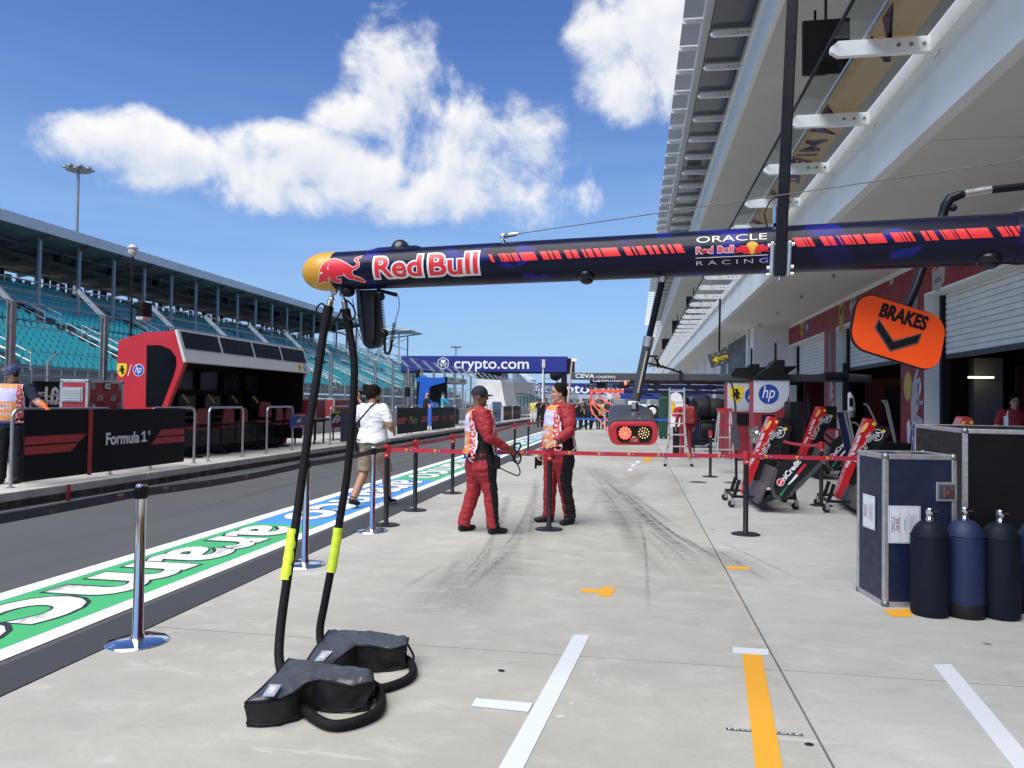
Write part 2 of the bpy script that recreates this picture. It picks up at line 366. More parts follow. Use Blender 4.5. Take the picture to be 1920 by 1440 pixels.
for k, (a, b) in enumerate(segs):
    cm = PG if k % 2 == 1 else PB
    MB().add([(-4.678,a,.005),(-3.782,a,.005),(-3.782,b,.005),(-4.678,b,.005)], [(0,1,2,3)]).build('painted_panel', cm, lane)
    if k < 14:
        mid = (a+b)/2 + .1
        m1 = MB(); flat_text(m1, 'aramco', (-4.53, mid, .008), (0,-1,0), (1,0,0), .84, w=4.95, bold=.046); m1.build('painted_lettering_outline', PK, lane)
        m1 = MB(); flat_text(m1, 'aramco', (-4.53, mid, .0095), (0,-1,0), (1,0,0), .84, w=4.95, bold=.028); m1.build('painted_lettering', PL, lane)
# tapes on the apron
TW = NT('white_grip_tape'); br = TW.n.new('ShaderNodeTexChecker'); br.inputs['Scale'].default_value = 120; TW.l.new(TW.pos, br.inputs[0])
TW.set('Base Color', TW.mix(br.outputs['Fac'], (.60,.63,.65), (.50,.53,.56))); TW.set('Roughness', .7); TW.bump(br.outputs['Fac'], .3, .004); TW = TW.m
TO = NT('orange_grip_tape'); br = TO.n.new('ShaderNodeTexChecker'); br.inputs['Scale'].default_value = 120; TO.l.new(TO.pos, br.inputs[0])
TO.set('Base Color', TO.mix(br.outputs['Fac'], (.72,.36,.025), (.60,.27,.015))); TO.set('Roughness', .7); TO.bump(br.outputs['Fac'], .3, .004); TO = TO.m
def tape(label, px, m, z=.004):
    P = [PZ(x, y, z) for x, y in px]; b = MB()
    b.prism(P, (0,0,-.0035)); return tag(b.build('floor_tape', m), label, 'tape', 'tape marks on the apron')
tape('long white textured tape running diagonally in front of the bags', [(1076,1190),(1106,1191),(975,1452),(928,1452)], TW)
tape('short white tape meeting the long white diagonal tape', [(892,1309),(999,1318),(991,1334),(884,1323)], TW, .006)
tape('long orange textured tape beside the concrete joint', [(1392,1226),(1428,1227),(1470,1452),(1418,1452)], TO)
tape('short white cross piece at the head of the long orange tape', [(1374,1213),(1441,1217),(1441,1228),(1374,1224)], TW, .006)
tape('long white tape on the right below the gas bottles', [(1750,1246),(1783,1245),(1960,1452),(1925,1470)], TW)
tape('small orange tape square with a stem on bare concrete', [(1090,1103),(1124,1105),(1131,1100),(1154,1101),(1146,1118),(1121,1118),(1124,1111),(1090,1110)], TO)
tape('short orange tape dash right of the concrete joint', [(1362,1061),(1406,1063),(1406,1068),(1362,1066)], TO)
tape('orange tape patch at the foot of the small navy flight case', [(1655,1143),(1704,1141),(1712,1156),(1672,1156)], TO)
tape('thin orange tape line left of the white dashes', [(1168,853),(1192,846),(1198,846),(1180,856)], TO); tape('thin orange tape line near the ladder foot', [(1216,849),(1232,850),(1216,866),(1204,866)], TO)
for q, a in enumerate(((1181,880), (1187,872), (1195,865))):
    tape(('nearest', 'middle', 'farthest')[q]+' of three small white floor dashes before the ladder', [(a[0]-5,a[1]+3),(a[0]+3,a[1]+3),(a[0]+6,a[1]-2),(a[0]-2,a[1]-2)], TW)
# residue of removed tape and the black FRONT AXLE strip
m1 = MB(); a, b = PZ(1362,1366,.0024), PZ(1505,1378,.0024); u = (b-a).normalized(); v = Vector((0,0,1)).cross(u)
m1.prism([a-v*.012, b-v*.012, b+v*.012, a+v*.012], (0,0,-.002)); fa = tag(m1.build('floor_label', PK), 'black strip lettered FRONT AXLE crossing under the orange tape', 'label')
m1 = MB(); flat_text(m1, 'FRONT AXLE', (a+b)/2-v*.009+Vector((0,0,.0008)), u, v, .018, w=(b-a).length*.95, bold=.0); m1.build('lettering', WTXT, fa)
tg = NT('ghost_tape'); tg.n.remove(tg.b); tr = tg.n.new('ShaderNodeBsdfTransparent'); df = tg.n.new('ShaderNodeBsdfDiffuse'); df.inputs[0].default_value = (.62,.62,.60,1); mx = tg.n.new('ShaderNodeMixShader')
tg.l.new(tg.rng(tg.noise(30, 6, .7, dist=.4), .5, .62, 0, .75, True), mx.inputs[0]); tg.l.new(tr.outputs[0], mx.inputs[1]); tg.l.new(df.outputs[0], mx.inputs[2]); tg.l.new(mx.outputs[0], tg.out.inputs[0])
m1 = MB()
for P in ([(1108,1262),(1132,1260),(1124,1280),(1112,1278)], [(1122,1284),(1128,1284),(1092,1372),(1086,1388)], [(1052,1330),(1080,1300),(1072,1345),(1040,1348)], [(432,1265),(465,1246),(467,1250),(440,1268)], [(470,1262),(500,1250),(502,1254),(476,1268)]):
    m1.add([PZ(x, y, .002) for x, y in P], [(0,1,2,3)])
m1.build('tape_residue', tg.m, kind='stuff')
# tyre rubber
# scuffs of rubber laid as one thin sheet; how much rubber lies where is kept per vertex
import numpy as np
GX0, GY0, GR, NX, NY = -2.7, 4.6, .022, 200, 620
rub = np.zeros((NY, NX)); rt = random.Random(11)
MAIN = [([(1082,868),(1118,905),(1165,965),(1215,1050),(1278,1205)], .10, 7, .55), ([(1090,868),(1150,920),(1220,985),(1290,1040),(1345,1090)], .42, 26, .5), ([(996,895),(980,960),(952,1030),(910,1090),(862,1160)], .40, 26, .38), ([(1100,895),(1128,872),(1160,850)], .2, 5, .4), ([(1215,885),(1160,915),(1120,960)], .15, 5, .3), ([(1268,885),(1272,905),(1276,935)], .05, 3, .3), ([(1040,905),(1045,960),(1040,1010)], .25, 8, .25)]
for M_, W_, N_, S_ in MAIN:
    P = cat_pts([PZ(x, y, 0) for x, y in M_])
    for _ in range(N_):
        n_ = len(P); i0 = rt.uniform(0, .7)*n_; i1 = min(n_-1, i0+rt.uniform(.2, .75)*n_); off = rt.gauss(0, W_*.55); sk = rt.gauss(0, .12); w = rt.choice((.02,.03,.05,.08,.16,.26)); st_r = S_*rt.uniform(.35, 1.)*(1 if w < .1 else .55)
        k = i0
        while k < i1:
            j = int(k); p = P[j].lerp(P[min(j+1, n_-1)], k-j); d = (P[min(j+1, n_-1)]-P[max(j-1, 0)]).normalized(); n = Vector((d.y,-d.x,0)); t_ = (k-i0)/max(.01, i1-i0)
            amp = st_r*min(1, t_*5)*min(1, (1-t_)*2.5)*(.55+.45*mnoise.noise(Vector((k*.8, off*9, 3))))
            c_ = p+n*(off+sk*(t_-.5))
            q = -w
            while q <= w:
                gx, gy = int((c_.x+n.x*q-GX0)/GR), int((c_.y+n.y*q-GY0)/GR)
                if 0 <= gx < NX and 0 <= gy < NY: rub[gy, gx] = max(rub[gy, gx], amp*(1-(q/w)**2)*(.6+.4*mnoise.noise(Vector((q*60, off*30, 0)))))
                q += GR*.8
            k += .12
rub = np.clip(rub, 0, 1)
xs, ys = np.meshgrid(GX0+GR*(np.arange(NX)+.5), GY0+GR*(np.arange(NY)+.5)); co = np.stack([xs, ys, np.full_like(xs, .0016)], -1).reshape(-1, 3)
ii = np.arange(NX*NY).reshape(NY, NX); qd = np.stack([ii[:-1,:-1], ii[:-1,1:], ii[1:,1:], ii[1:,:-1]], -1).reshape(-1, 4); rv_ = rub.reshape(-1); qd = qd[rv_[qd].max(1) > .01]
me = bpy.data.meshes.new('tyre_marks'); me.from_pydata(co.tolist(), [], qd.tolist()); at_r = me.attributes.new('rubber', 'FLOAT', 'POINT'); at_r.data.foreach_set('value', rv_.astype(np.float32))
bm = bmesh.new(); bm.from_mesh(me); bmesh.ops.delete(bm, geom=[v for v in bm.verts if not v.link_faces], context='VERTS'); bm.to_mesh(me); bm.free()
tm = NT('tyre_rubber_marks'); tm.n.remove(tm.b); tr = tm.n.new('ShaderNodeBsdfTransparent'); df = tm.n.new('ShaderNodeBsdfDiffuse'); df.inputs[0].default_value = (.03,.03,.031,1); mx = tm.n.new('ShaderNodeMixShader'); an = tm.n.new('ShaderNodeAttribute'); an.attribute_name = 'rubber'
fac = tm.math('MULTIPLY', tm.rng(an.outputs['Fac'], .0, .27, 0, 1), tm.rng(tm.noise(70, 5, .75), .40, .62, .12, .95)); tm.l.new(fac, mx.inputs[0]); tm.l.new(tr.outputs[0], mx.inputs[1]); tm.l.new(df.outputs[0], mx.inputs[2]); tm.l.new(mx.outputs[0], tm.out.inputs[0])
me.materials.append(tm.m); o = bpy.data.objects.new('tyre_marks', me); col.objects.link(o); o['kind'] = 'stuff'
# drain covers, bits of rubber
for i, (x, y) in enumerate([(1374,905),(1309,904)]):
    p = PZ(x, y); m1 = MB(); m1.lathe([(0,.004),(.17,.004),(.18,.0),(.2,-.01)], p, 20); tag(m1.build('drain_cover', mat('cast_iron', (.05,.05,.05), .7)), ('small round dark drain cover beside the nearest nose cone trolley', 'small round dark drain cover left of the red stanchion base')[i], 'drain cover')
for lab, (x, y) in (('dark scrap of tyre rubber lying left of the long white tape', (940,1257)), ('tiny dark scrap of rubber right of the orange tape', (1517,1395))):
    p = PZ(x, y, .006); m1 = MB(); m1.ell(p, (.022,.011,.006), 7, 5); tag(m1.build('rubber_scrap', RUB), lab, 'scrap')

# ------------------------------------------------------------------ pit building
bld = thing('pit_building', 'long white pit building with garages below two balconies of glass and white brackets', 'building', (6, 12, 0))
XW = 6.0; ZS = 4.7; ZL = 3.95
DOORS = [(11.4,16.9),(18.3,23.9),(25.3,30.9)]
# garage front wall near part: red lintel band and pillars
lin_ = MB(); lin_.box(XW, XW+.35, -9, 30.9, ZL, ZS); lin_.build('lintel_panel', DRED, bld)
for a, b in ((10.0,11.4),(16.9,18.3),(23.9,25.3)): MB().box(XW+.002, XW+.35, a, b, 0, ZL-.002).build('pillar_panel', DRED, bld)
MB().box(XW+.002, XW+.35, -9, 3.2, 0, ZL-.002).build('pillar_panel', DRED, bld)
MB().box(XW-.02, XW+.02, -9, 30.9, ZS-.1, ZS).build('cornice', WHITE, bld)
for a, b in DOORS + [(4.6,10.0)]:
    MB().box(XW+.002, XW+.34, b-.006, b+.03, 0, ZL).build('door_reveal', FASC, bld)
    MB().box(XW+.002, XW+.34, a, b-.008, ZL-.05, ZL+.002).build('door_reveal', FASC, bld)
    MB().box(XW+.30, XW+.46, b-.16, b-.01, 0, ZL-.052).build('shutter_track', BLACK, bld)
slat = mat('shutter_slat', (.76,.78,.78), .5, 0, var=.08, sc=3)
def shutter(a, b, zb, xs=XW+.38):
    pitch = .118; n = int((ZL-.06-zb)/pitch)
    prof = [(0,0),(-.012,.012),(-.018,.055),(-.012,.098),(0,.110),(.006,.110),(.006,0)]
    m1 = MB(); m1.prism([(x, a, z) for x, z in prof], (0, b-a, 0)); src = None
    for i in range(n):
        z = zb+.1+i*pitch
        if src is None: src = m1.build('shutter_slat', slat, bld); src.location += Vector((xs, 0, z)); bz = z
        else:
            c = src.copy(); col.objects.link(c); c.location = src.location + Vector((0, 0, z-bz))
    MB().box(xs-.03, xs+.03, a, b, zb, zb+.096).build('shutter_bottom_bar', mat('dark_bar', (.03,.035,.04), .5), bld)
    MB().box(xs+.008, xs+.014, a, b, zb+.09, ZL).build('shutter_backing', BLACK, bld)
shutter(11.4, 16.74, 2.56); shutter(18.3, 23.74, 2.62); shutter(25.3, 30.74, 2.58); shutter(4.6, 9.84, 2.56)
# garage interiors
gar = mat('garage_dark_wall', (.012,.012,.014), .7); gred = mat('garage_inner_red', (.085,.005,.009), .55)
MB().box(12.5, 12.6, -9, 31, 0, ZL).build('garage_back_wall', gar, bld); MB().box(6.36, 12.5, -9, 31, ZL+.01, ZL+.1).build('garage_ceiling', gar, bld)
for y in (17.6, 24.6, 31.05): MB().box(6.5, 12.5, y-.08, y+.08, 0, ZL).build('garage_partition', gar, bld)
MB().box(6.4, 12.5, -9, 31, -.04, .004).build('garage_floor', mat('garage_floor', (.14,.14,.15), .3), bld)
def rounded_panel(y, x0, x1, z0, z1, m, name='inner_panel'):
    MB().box(x0, x1, y-.05, y+.05, z0, z1).build(name, m, bld, bevel=.04)
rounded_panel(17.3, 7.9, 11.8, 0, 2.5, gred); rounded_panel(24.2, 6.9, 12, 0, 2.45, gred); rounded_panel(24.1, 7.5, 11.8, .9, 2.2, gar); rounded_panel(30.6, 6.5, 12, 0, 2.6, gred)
MB().box(6.95, 7.5, 16.85, 17.1, 0, 2.6).build('garage_column', mat('garage_grey', (.10,.10,.11), .6), bld)
lampm = mat('fluorescent_tube', (1,.86,.52), .4, emit=1.4, var=.02)
for (x0, x1, y, z) in ((8.0,9.6,22.9,2.52),(6.75,7.2,16.6,2.17),(7.3,8.6,22.2,2.68)):
    tag(MB().box(x0, x1, y-.05, y+.05, z, z+.035).build('strip_light', lampm), {22.9:'long lit strip light inside the middle garage', 16.6:'lit strip light inside the nearest open garage', 22.2:'dim upper strip light near the shutter of the middle garage'}[y], 'lamp')
# far wall, set forward
MB().box(4.66, 6.3, 30.94, 31.2, 0, ZS).build('end_wall', WHITE, bld); MB().box(4.66, 4.9, 31.2, 190, 0, ZS).build('far_wall', WHITE, bld)
MB().box(4.60, 4.655, 32.6, 42, 2.9, 4.55).build('graphic_panel', mat('graphic_grey', (.09,.095,.10), .6, var=.5, sc=1.2), bld)
for i in range(24):
    y = 33+i*6.6; MB().box(4.60, 4.655, y, y+4.6, 0, 2.85).build('far_shutter', mat('far_shutter', (.12,.13,.14), .5, var=.25), bld); MB().box(4.55, 4.6, y-1.0, y-.75, 0, ZS).build('far_column', WHITE, bld)
# lower soffit and balcony fascia
SO = mat('soffit_grey', (.66,.655,.62), .8, var=.04, sc=.5)
sof = MB()
for i in range(22):
    y = -9+i*9.2; sof = MB().box(3.36, XW+.3, y+.01, y+9.19, ZS, ZS+.1); sof.build('soffit_panel', SO, bld)
MB().box(3.2, 3.36, -9, 194, ZS-.03, 5.60).build('balcony_fascia', FASC, bld)
MB().box(3.12, 3.2, -9, 194, 5.40, 5.62).build('balcony_edge', WHITE, bld)
MB().box(3.36, 8, -9, 194, 5.3, 5.45).build('balcony_floor', CREAM, bld)
MB().box(7.4, 7.6, -9, 194, 5.45, 11.0).build('upper_wall', mat('upper_glazing', (.05,.055,.06), .15, var=.3, sc=.6), bld)
for i in range(11):
    y = -9+i*18.5; MB().box(3.36, 7.9, y+.012, y+18.49, 11.0, 11.15).build('upper_soffit', CREAM, bld)
MB().box(3.2, 3.36, -9, 194, 10.96, 11.95).build('upper_fascia', FASC, bld); MB().box(3.1, 3.2, -9, 194, 11.85, 12.0).build('upper_edge', WHITE, bld)
MB().box(6.0, 6.2, -9, 194, 12, 16).build('upper_wall', MATS['upper_glazing'], bld)
MB().box(2.45, 12, -9, 194, 15.75, 15.9).build('roof_soffit', CREAM, bld); MB().box(2.35, 2.6, -9, 194, 15.45, 15.95).build('roof_beam', WHITE, bld)
# sprinklers under the soffit
for x, y in ((1563,515),(1503,555),(1458,586),(1425,608),(1398,624),(1376,635)):
    p = PZ(x, y, ZS-.02); MB().lathe([(0,-.06),(.05,-.06),(.05,-.05),(.018,-.045),(.018,.02)], p, 10).build('sprinkler', mat('sprinkler', (.08,.08,.08), .4, .5), bld)
# brackets with bolts
def bracket_mesh():
    m1 = MB(); P = [(0,-.085),(0,.085),(-1.0,.085),(-1.08,.02),(-1.08,-.03),(-1.0,-.085)]
    m1.prism([(x, -.035, z) for x, z in P], (0, .07, 0)); m1.box(-.015,.005,-.09,.09,-.13,.13)
    for x in (-.12,-.25,-.38): m1.cyl((x,-.045,0),(x,-.034,0),.022,n=8,mi=1); m1.cyl((x,.034,0),(x,.045,0),.022,n=8,mi=1)
    return m1
bk = bracket_mesh().build('bracket', [WHITE, mat('bolt_grey', (.25,.26,.27), .4, .6)], bld, bevel=0, local=True)
bk.location = Vector((3.18, 8.65, 5.5))-bld.location
for lv, (x, z, sc, n0, n1) in enumerate(((3.18,5.5,1,-3,60),(3.18,12.05,1.08,0,60),(2.44,15.72,.78,0,60))):
    for k in range(n0, n1):
        if lv == 0 and k == 0: continue
        c = bk.copy(); col.objects.link(c); c.location = Vector((x, 8.65+2.15*k, z))-bld.location; c.scale = (sc, 1, 1)
# glass awnings on the brackets
gl = NT('awning_glass'); gl.set('Base Color', (.55,.60,.63,1)); gl.set('Roughness', .03); tr = gl.n.new('ShaderNodeBsdfTransparent'); tr.inputs[0].default_value = (.72,.76,.78,1); mx = gl.n.new('ShaderNodeMixShader'); fr = gl.n.new('ShaderNodeFresnel'); fr.inputs[0].default_value = 1.5
gs = gl.n.new('ShaderNodeBsdfGlossy'); gs.inputs['Roughness'].default_value = .02; lw = gl.n.new('ShaderNodeLayerWeight'); gl.l.new(gl.math('ADD', gl.math('MULTIPLY', gl.math('POWER', lw.outputs['Facing'], 3.), .22), .02), mx.inputs[0]); gl.l.new(tr.outputs[0], mx.inputs[1]); gl.l.new(gs.outputs[0], mx.inputs[2]); gl.l.new(mx.outputs[0], gl.out.inputs[0]); GLASS = gl.m
frost = NT('frosted_panel'); frost.set('Base Color', frost.mix(frost.noise(.4,3), (.55,.57,.60), (.68,.70,.72))); frost.set('Roughness', .3); frost.set('Transmission Weight', .35); frost = frost.m
for k in range(-3, 40):
    y = 8.65+2.15*k
    MB().add([(2.12,y+.05,5.606),(3.11,y+.05,5.606),(3.11,y+2.10,5.606),(2.12,y+2.10,5.606)], [(0,1,2,3)]).build('glass_panel', GLASS, bld)
    if k >= 0:
        MB().box(2.02, 3.09, y+.05, y+2.10, 12.16, 12.175).build('glass_panel', mat('dark_glass', (.03,.04,.055), .06, var=.1), bld)
        MB().box(1.62, 2.34, y+.05, y+2.10, 15.83, 15.845).build('translucent_panel', frost, bld)
MB().box(2.10, 2.13, -3, 95, 5.596, 5.625).build('glass_edge_rail', BLACK, bld); MB().box(2.00, 2.02, 7, 95, 12.15, 12.19).build('glass_edge_rail', BLACK, bld)
MB().box(2.46, 2.49, -3, 95, 5.617, 5.65).build('glass_edge_rail', ALU, bld)
# banner lying behind the glass
bgm = NT('banner_gold'); tl_ = bgm.n.new('ShaderNodeBsdfTranslucent'); tl_.inputs[0].default_value = (.62,.50,.32,1); mx = bgm.n.new('ShaderNodeMixShader'); mx.inputs[0].default_value = .4; bgm.set('Base Color', (.62,.51,.33,1)); bgm.set('Roughness', .8); bgm.l.new(bgm.b.outputs[0], mx.inputs[1]); bgm.l.new(tl_.outputs[0], mx.inputs[2]); bgm.l.new(mx.outputs[0], bgm.out.inputs[0]); BGOLD = bgm.m
ban = thing('banner', 'yellow and purple banner strip above the lower glass balcony awning', 'banner', (2.75, 10, 5.63))
MB().box(2.50, 2.98, 3, 19.2, 5.622, 5.632).build('cloth', BGOLD, ban)
m1 = MB()
for y, l in ((7.9,1.4),(8.6,.7),(10.5,.9),(11.2,.5),(12.6,1.6),(14.5,1.2),(15.4,.6),(16.8,.8)): m1.prism([(2.52,y,5.618),(2.52,y+.35,5.618),(2.94,y+l,5.618),(2.86,y+l,5.618)], (0,0,.003))
flat_text(m1, 'MIAMI', (2.56,13.0,5.6175), (0,1,0), (1,0,0), .32, w=2.2, bold=.01); m1.build('print', mat('banner_purple', (.16,.06,.14), .7), ban)
# monitors hanging under the upper soffit
for i, (x, y, w, h, X) in enumerate(((1548,88,.95,1.15,3.9),(1528,105,.5,.9,4.0),(1300,575,.9,1.3,3.6),(1270,615,.9,1.3,3.6),(1248,645,.9,1.3,3.6))):
    p = PX(x, y, X); b = thing('hanging_monitor', ('large black monitor hanging under the upper balcony soffit', 'smaller black monitor beside the large hanging one', 'black hanging monitor beyond the traffic light pole, nearest of three', 'black hanging monitor, second of three along the far balcony', 'black hanging monitor, farthest of three along the balcony')[i], 'monitor', p, 0, 'monitors under the balcony')
    MB().box(-w/2, w/2, -.04, .04, -h/2, h/2).build('screen_housing', BLACK, b, bevel=.01, local=True); MB().box(-w/2+.03, w/2-.03, -.046, -.041, -h/2+.03, h/2-.03).build('screen', BLKG, b, local=True); MB().cyl((0,0,h/2),(0,0,h/2+.6),.03,n=8).build('drop_rod', BLACK, b, local=True)
# graphics on the garage wall: roundels, number, glove, helmet shapes
gx = XW-.006
U_, V_ = (0,-1,0), (0,0,1)
def wallmark(px, py): return PX(px, py, gx)
gb = MB(); shield_mark(gb, wallmark(1504,618), U_, V_, .55, 0, 1); gb.build('shield_badge', [YEL, BLACK], bld)
gb = MB(); poly2(gb, disc2(20,.26,1,1.25), wallmark(1513,614), U_, V_, 0); flat_text(gb, 'hp', wallmark(1513,617), U_, V_, .25, mi=1, shear=.28, lift=.004); gb.build('round_badge', [BLUE, WTXT], bld)
gb = MB(); p = wallmark(1577,588); poly2(gb, [(-.22,-.55),(.24,-.55),(.24,.45),(.1,.58),(-.14,.5),(-.22,.2)], p, U_, V_, 0); poly2(gb, [(-.1,-.1),(.1,0),(.16,.22),(0,.16),(-.14,.1)], p, U_, V_, 1, .004); gb.build('printed_panel', [mat('print_gold', (.42,.30,.10), .6), mat('print_dark', (.10,.03,.03), .6)], bld)
gb = MB(); flat_text(gb, '44', wallmark(1598,587), U_, V_, .46, w=.62, bold=.03, shear=.15); gb.build('printed_number', mat('print_pale', (.45,.42,.40), .6), bld)
gb = MB(); p = wallmark(1759,513); poly2(gb, [(-.3,-.3),(.05,-.36),(.3,-.2),(.36,.1),(.3,.3),(.0,.36),(-.1,.2),(-.32,.12)], p, U_, V_, 0); poly2(gb, [(-.2,.05),(.26,.18),(.2,.26),(-.1,.16)], p, U_, V_, 1, .004); poly2(gb, [(-.2,-.2),(.2,-.16),(.1,-.05),(-.2,-.1)], p, U_, V_, 2, .004); gb.build('printed_figure', [mat('print_pale2', (.42,.40,.40), .6), RED, GREY], bld)
gb = MB(); poly2(gb, [(-.3,-.3),(.25,-.3),(.3,.1),(.05,.36),(-.22,.2)], wallmark(1712,570), U_, V_, 0); poly2(gb, [(-.16,.35),(.1,.35),(.22,.75),(.05,.7)], wallmark(1672,560), U_, V_, 1); gb.build('printed_figure', [GREY, MATS['print_pale']], bld)
# pillar graphics (pillar at y 16.9..18.3)
px_ = XW-.004
def pm(u, z): return Vector((px_, 17.6-u, z))
gb = MB(); poly2(gb, disc2(20,.24,1,1.15), pm(-.22,2.98), U_, V_, 0); poly2(gb, disc2(12,.12,1,1.2), pm(-.22,2.98), U_, V_, 1, .003); gb.build('round_badge', [mat('print_sky', (.16,.32,.6), .6), WTXT], bld)
gb = MB(); shield_mark(gb, pm(.42,3.0), U_, V_, .5, 0, 1); gb.build('shield_badge', [YEL, BLACK], bld)
gb = MB(); poly2(gb, disc2(20,.27,1,1.25), pm(-.22,2.02), U_, V_, 0); poly2(gb, disc2(20,.22,1,1.25), pm(-.22,2.02), U_, V_, 1, .003); gb.build('round_badge', [mat('print_rim', (.55,.28,.1), .6), mat('print_yellow', (.62,.45,.10), .6)], bld)
gb = MB(); poly2(gb, [(-.1,-.55),(.1,-.5),(.34,-.2),(.36,.2),(.24,.46),(.48,.80),(.42,.86),(.12,.5),(-.05,.3),(-.12,-.1)], pm(.08,1.75), U_, V_, 0); poly2(gb, [(-.4,-.1),(-.22,0),(-.12,-.35),(.02,-.85),(-.14,-.82),(-.35,-.5)], pm(.1,1.3), U_, V_, 1); gb.build('printed_glove', [mat('print_white', (.50,.45,.43), .7), WTXT], bld)
gb = MB(); flat_text(gb, 'UniCredit', pm(.45,1.62), U_, V_, .11, w=.42); poly2(gb, disc2(14,.1,1,2.0), pm(.45,2.0), U_, V_, 0); poly2(gb, [(-.03,-.15),(.05,.15),(.02,.16),(-.06,-.14)], pm(.45,2.0), U_, V_, 1, .003); gb.build('printed_lettering', [WTXT, RED], bld)
gb = MB(); round_hp(gb, pm(.2,.72), U_, V_, 1.0, 0, 1, sx=.62); gb.build('round_badge', [BLUE, WTXT], bld)
gb = MB(); poly2(gb, [(-.2,-.12),(.2,-.2),(.22,.1),(-.15,.2)], pm(.44,1.2), U_, V_, 0); gb.build('printed_patch', mat('print_patch', (.45,.42,.5), .6), bld)
# far pillar graphics
gb = MB()
for i in range(6): poly2(gb, [(-.09,-.07),(.1,-.07),(.1,.07),(-.09,.07)], Vector((px_, 24.25, 1.1+i*.26)), U_, V_, 0)
poly2(gb, [(-.2,-1.0),(.1,-.9),(.25,.0),(.2,1.1),(0,1.4),(-.2,1.0),(-.1,0)], Vector((px_, 24.6, 2.6)), U_, V_, 1); poly2(gb, [(-.06,-.5),(.12,-.4),(.2,.2),(.04,.5)], Vector((px_, 24.45, 2.2)), U_, V_, 0, .003)
gb.build('printed_figure', [MATS['print_pale'], mat('print_mauve', (.22,.14,.17), .6)], bld)
gb = MB(); flat_text(gb, 'Ellen', (4.594,35.5,3.4), (0,-1,0), (0,0,1), .55, w=3.2, bold=.0); gb.build('printed_lettering', mat('print_grey', (.22,.225,.23), .6), bld)
# ------------------------------------------------------------------ pit wall platform
CONC2 = mat('wall_concrete', (.40,.39,.36), .8, var=.18, sc=3, bump=.15, bsc=40)
t = NT('stained_concrete'); st = t.noise(3.5, 6, .7, mp=(1,1.6,.25)); t.set('Base Color', t.mix(t.rng(st, .4, .65), (.075,.075,.07), (.23,.225,.205))); t.set('Roughness', .85); STAIN = t.m
pw = bpy.data.objects.new('pit_wall', None); col.objects.link(pw); pw['kind'] = 'structure'
yy = -6.0; i = 0
for L in [14.1, 3.55] + [4.6]*42:
    MB().box(-8.95, -8.22, yy+.008, yy+L-.008, .13, .25).build('coping_slab', CONC2, pw, bevel=.012); yy += L
MB().box(-12.0, -8.40, -6, 200, -.04, .128).build('wall_face', STAIN, pw); MB().box(-12.0, -8.97, -6, 200, .13, .235).build('platform', CONC2, pw)
MB().box(-12.6, -12.02, -6, 200, -.04, 1.0).build('barrier_block', mat('barrier_concrete', (.33,.33,.31), .8, var=.2, sc=2), pw)
MB().add([(-8.39,-6,.006),(-8.2,-6,.006),(-8.2,200,.006),(-8.39,200,.006)], [(0,1,2,3)]).build('painted_edge_line', PW, pw)
tag(MB().box(-8.20,-8.19,9.78,9.84,.0,.25).build('red_tape_mark', mat('red_tape', (.35,.02,.03), .5)), 'strip of red tape hanging down the pit wall below the large black board', 'tape')
# hooped railings
RAILM = mat('brushed_rail', (.42,.43,.44), .32, .85, var=.1, sc=25)
def hoop_pts(w, h, r=.12, n=5):
    P = [(0,0,0),(0,0,h-r)]
    for k in range(1, n+1): a = math.pi/2*k/n; P.append((0, r-r*math.cos(a), h-r+r*math.sin(a)))
    P.append((0, w-r, h))
    for k in range(1, n+1): a = math.pi/2*k/n; P.append((0, w-r+r*math.sin(a), h-r+r*math.cos(a)))
    P.append((0, w, 0)); return P
ORD = 'first second third fourth fifth sixth seventh eighth ninth tenth eleventh twelfth thirteenth fourteenth fifteenth'.split()
hoop = None; XR = -8.6
names = ['beside the marshal and behind the large black board', 'behind the right end of the large black board', 'first bare hoop right of the large black board', 'second bare hoop, carrying the blue arrow sign', 'third bare hoop, behind the hoses']
ys = [(9.2,2.0),(12.25,1.35),(14.1,1.35),(16.55,1.35),(20.3,1.5),(23.0,1.5),(26.2,1.5),(28.2,1.5),(30.8,1.5),(32.9,1.5),(35.3,1.5),(37.6,1.5),(39.8,1.5),(42,1.5),(44.4,1.5),(47,1.5),(50,1.5),(53.0,1.5),(56,1.5),(59,1.5)]
for i, (y, w) in enumerate(ys):
    lab = 'grey steel hoop railing '+names[i] if i < 5 else 'far grey steel hoop railing, %s beyond the plain navy board' % ORD[i-5]
    r = thing('hoop_railing', lab, 'railing', (XR, y, .25), 0, 'hoop railings along the pit wall')
    MB().tube(hoop_pts(w, 1.1), .024, 10).build('hoop', RAILM, r, local=True)
    for q in (0, w): MB().cyl((0,q,0),(0,q,.012),.055,n=12).build('foot_plate', RAILM, r, local=True)
# boards hung on the railings
NB = mat('board_black', (.005,.006,.010), .5, var=.1, sc=2, spec=.15, rv=.03); REDP = mat('board_red', (.38,.03,.035), .5, var=.06)
UB, VB = Vector((0,1,0)), Vector((0,0,1)); XB = -8.52
def board(y0, y1, z0, z1, label, name='trackside_board', m=NB):
    b = thing(name, label, 'board', (XB, (y0+y1)/2, .25)); MB().box(XB-.02, XB, y0, y1, z0, z1).build('panel', m, b, bevel=.004); return b
def chevrons(b, y0, y1, z0, z1, flip):
    s_ = (y1-y0)*.28; m1 = MB()
    for a, c in ((z0, (z0+z1)/2-.012), ((z0+z1)/2+.012, z1)):
        k0, k1 = (a-z0)/(z1-z0), (c-z0)/(z1-z0)
        P = [(y0, a), (y1-s_*(1-k0), a), (y1-s_*(1-k1), c), (y0, c)] if not flip else [(y0+s_*k0, a), (y1, a), (y1, c), (y0+s_*k1, c)]
        poly2(m1, P, (XB,0,0), UB, VB, 0, .004)
    m1.build('red_chevron', REDP, b)
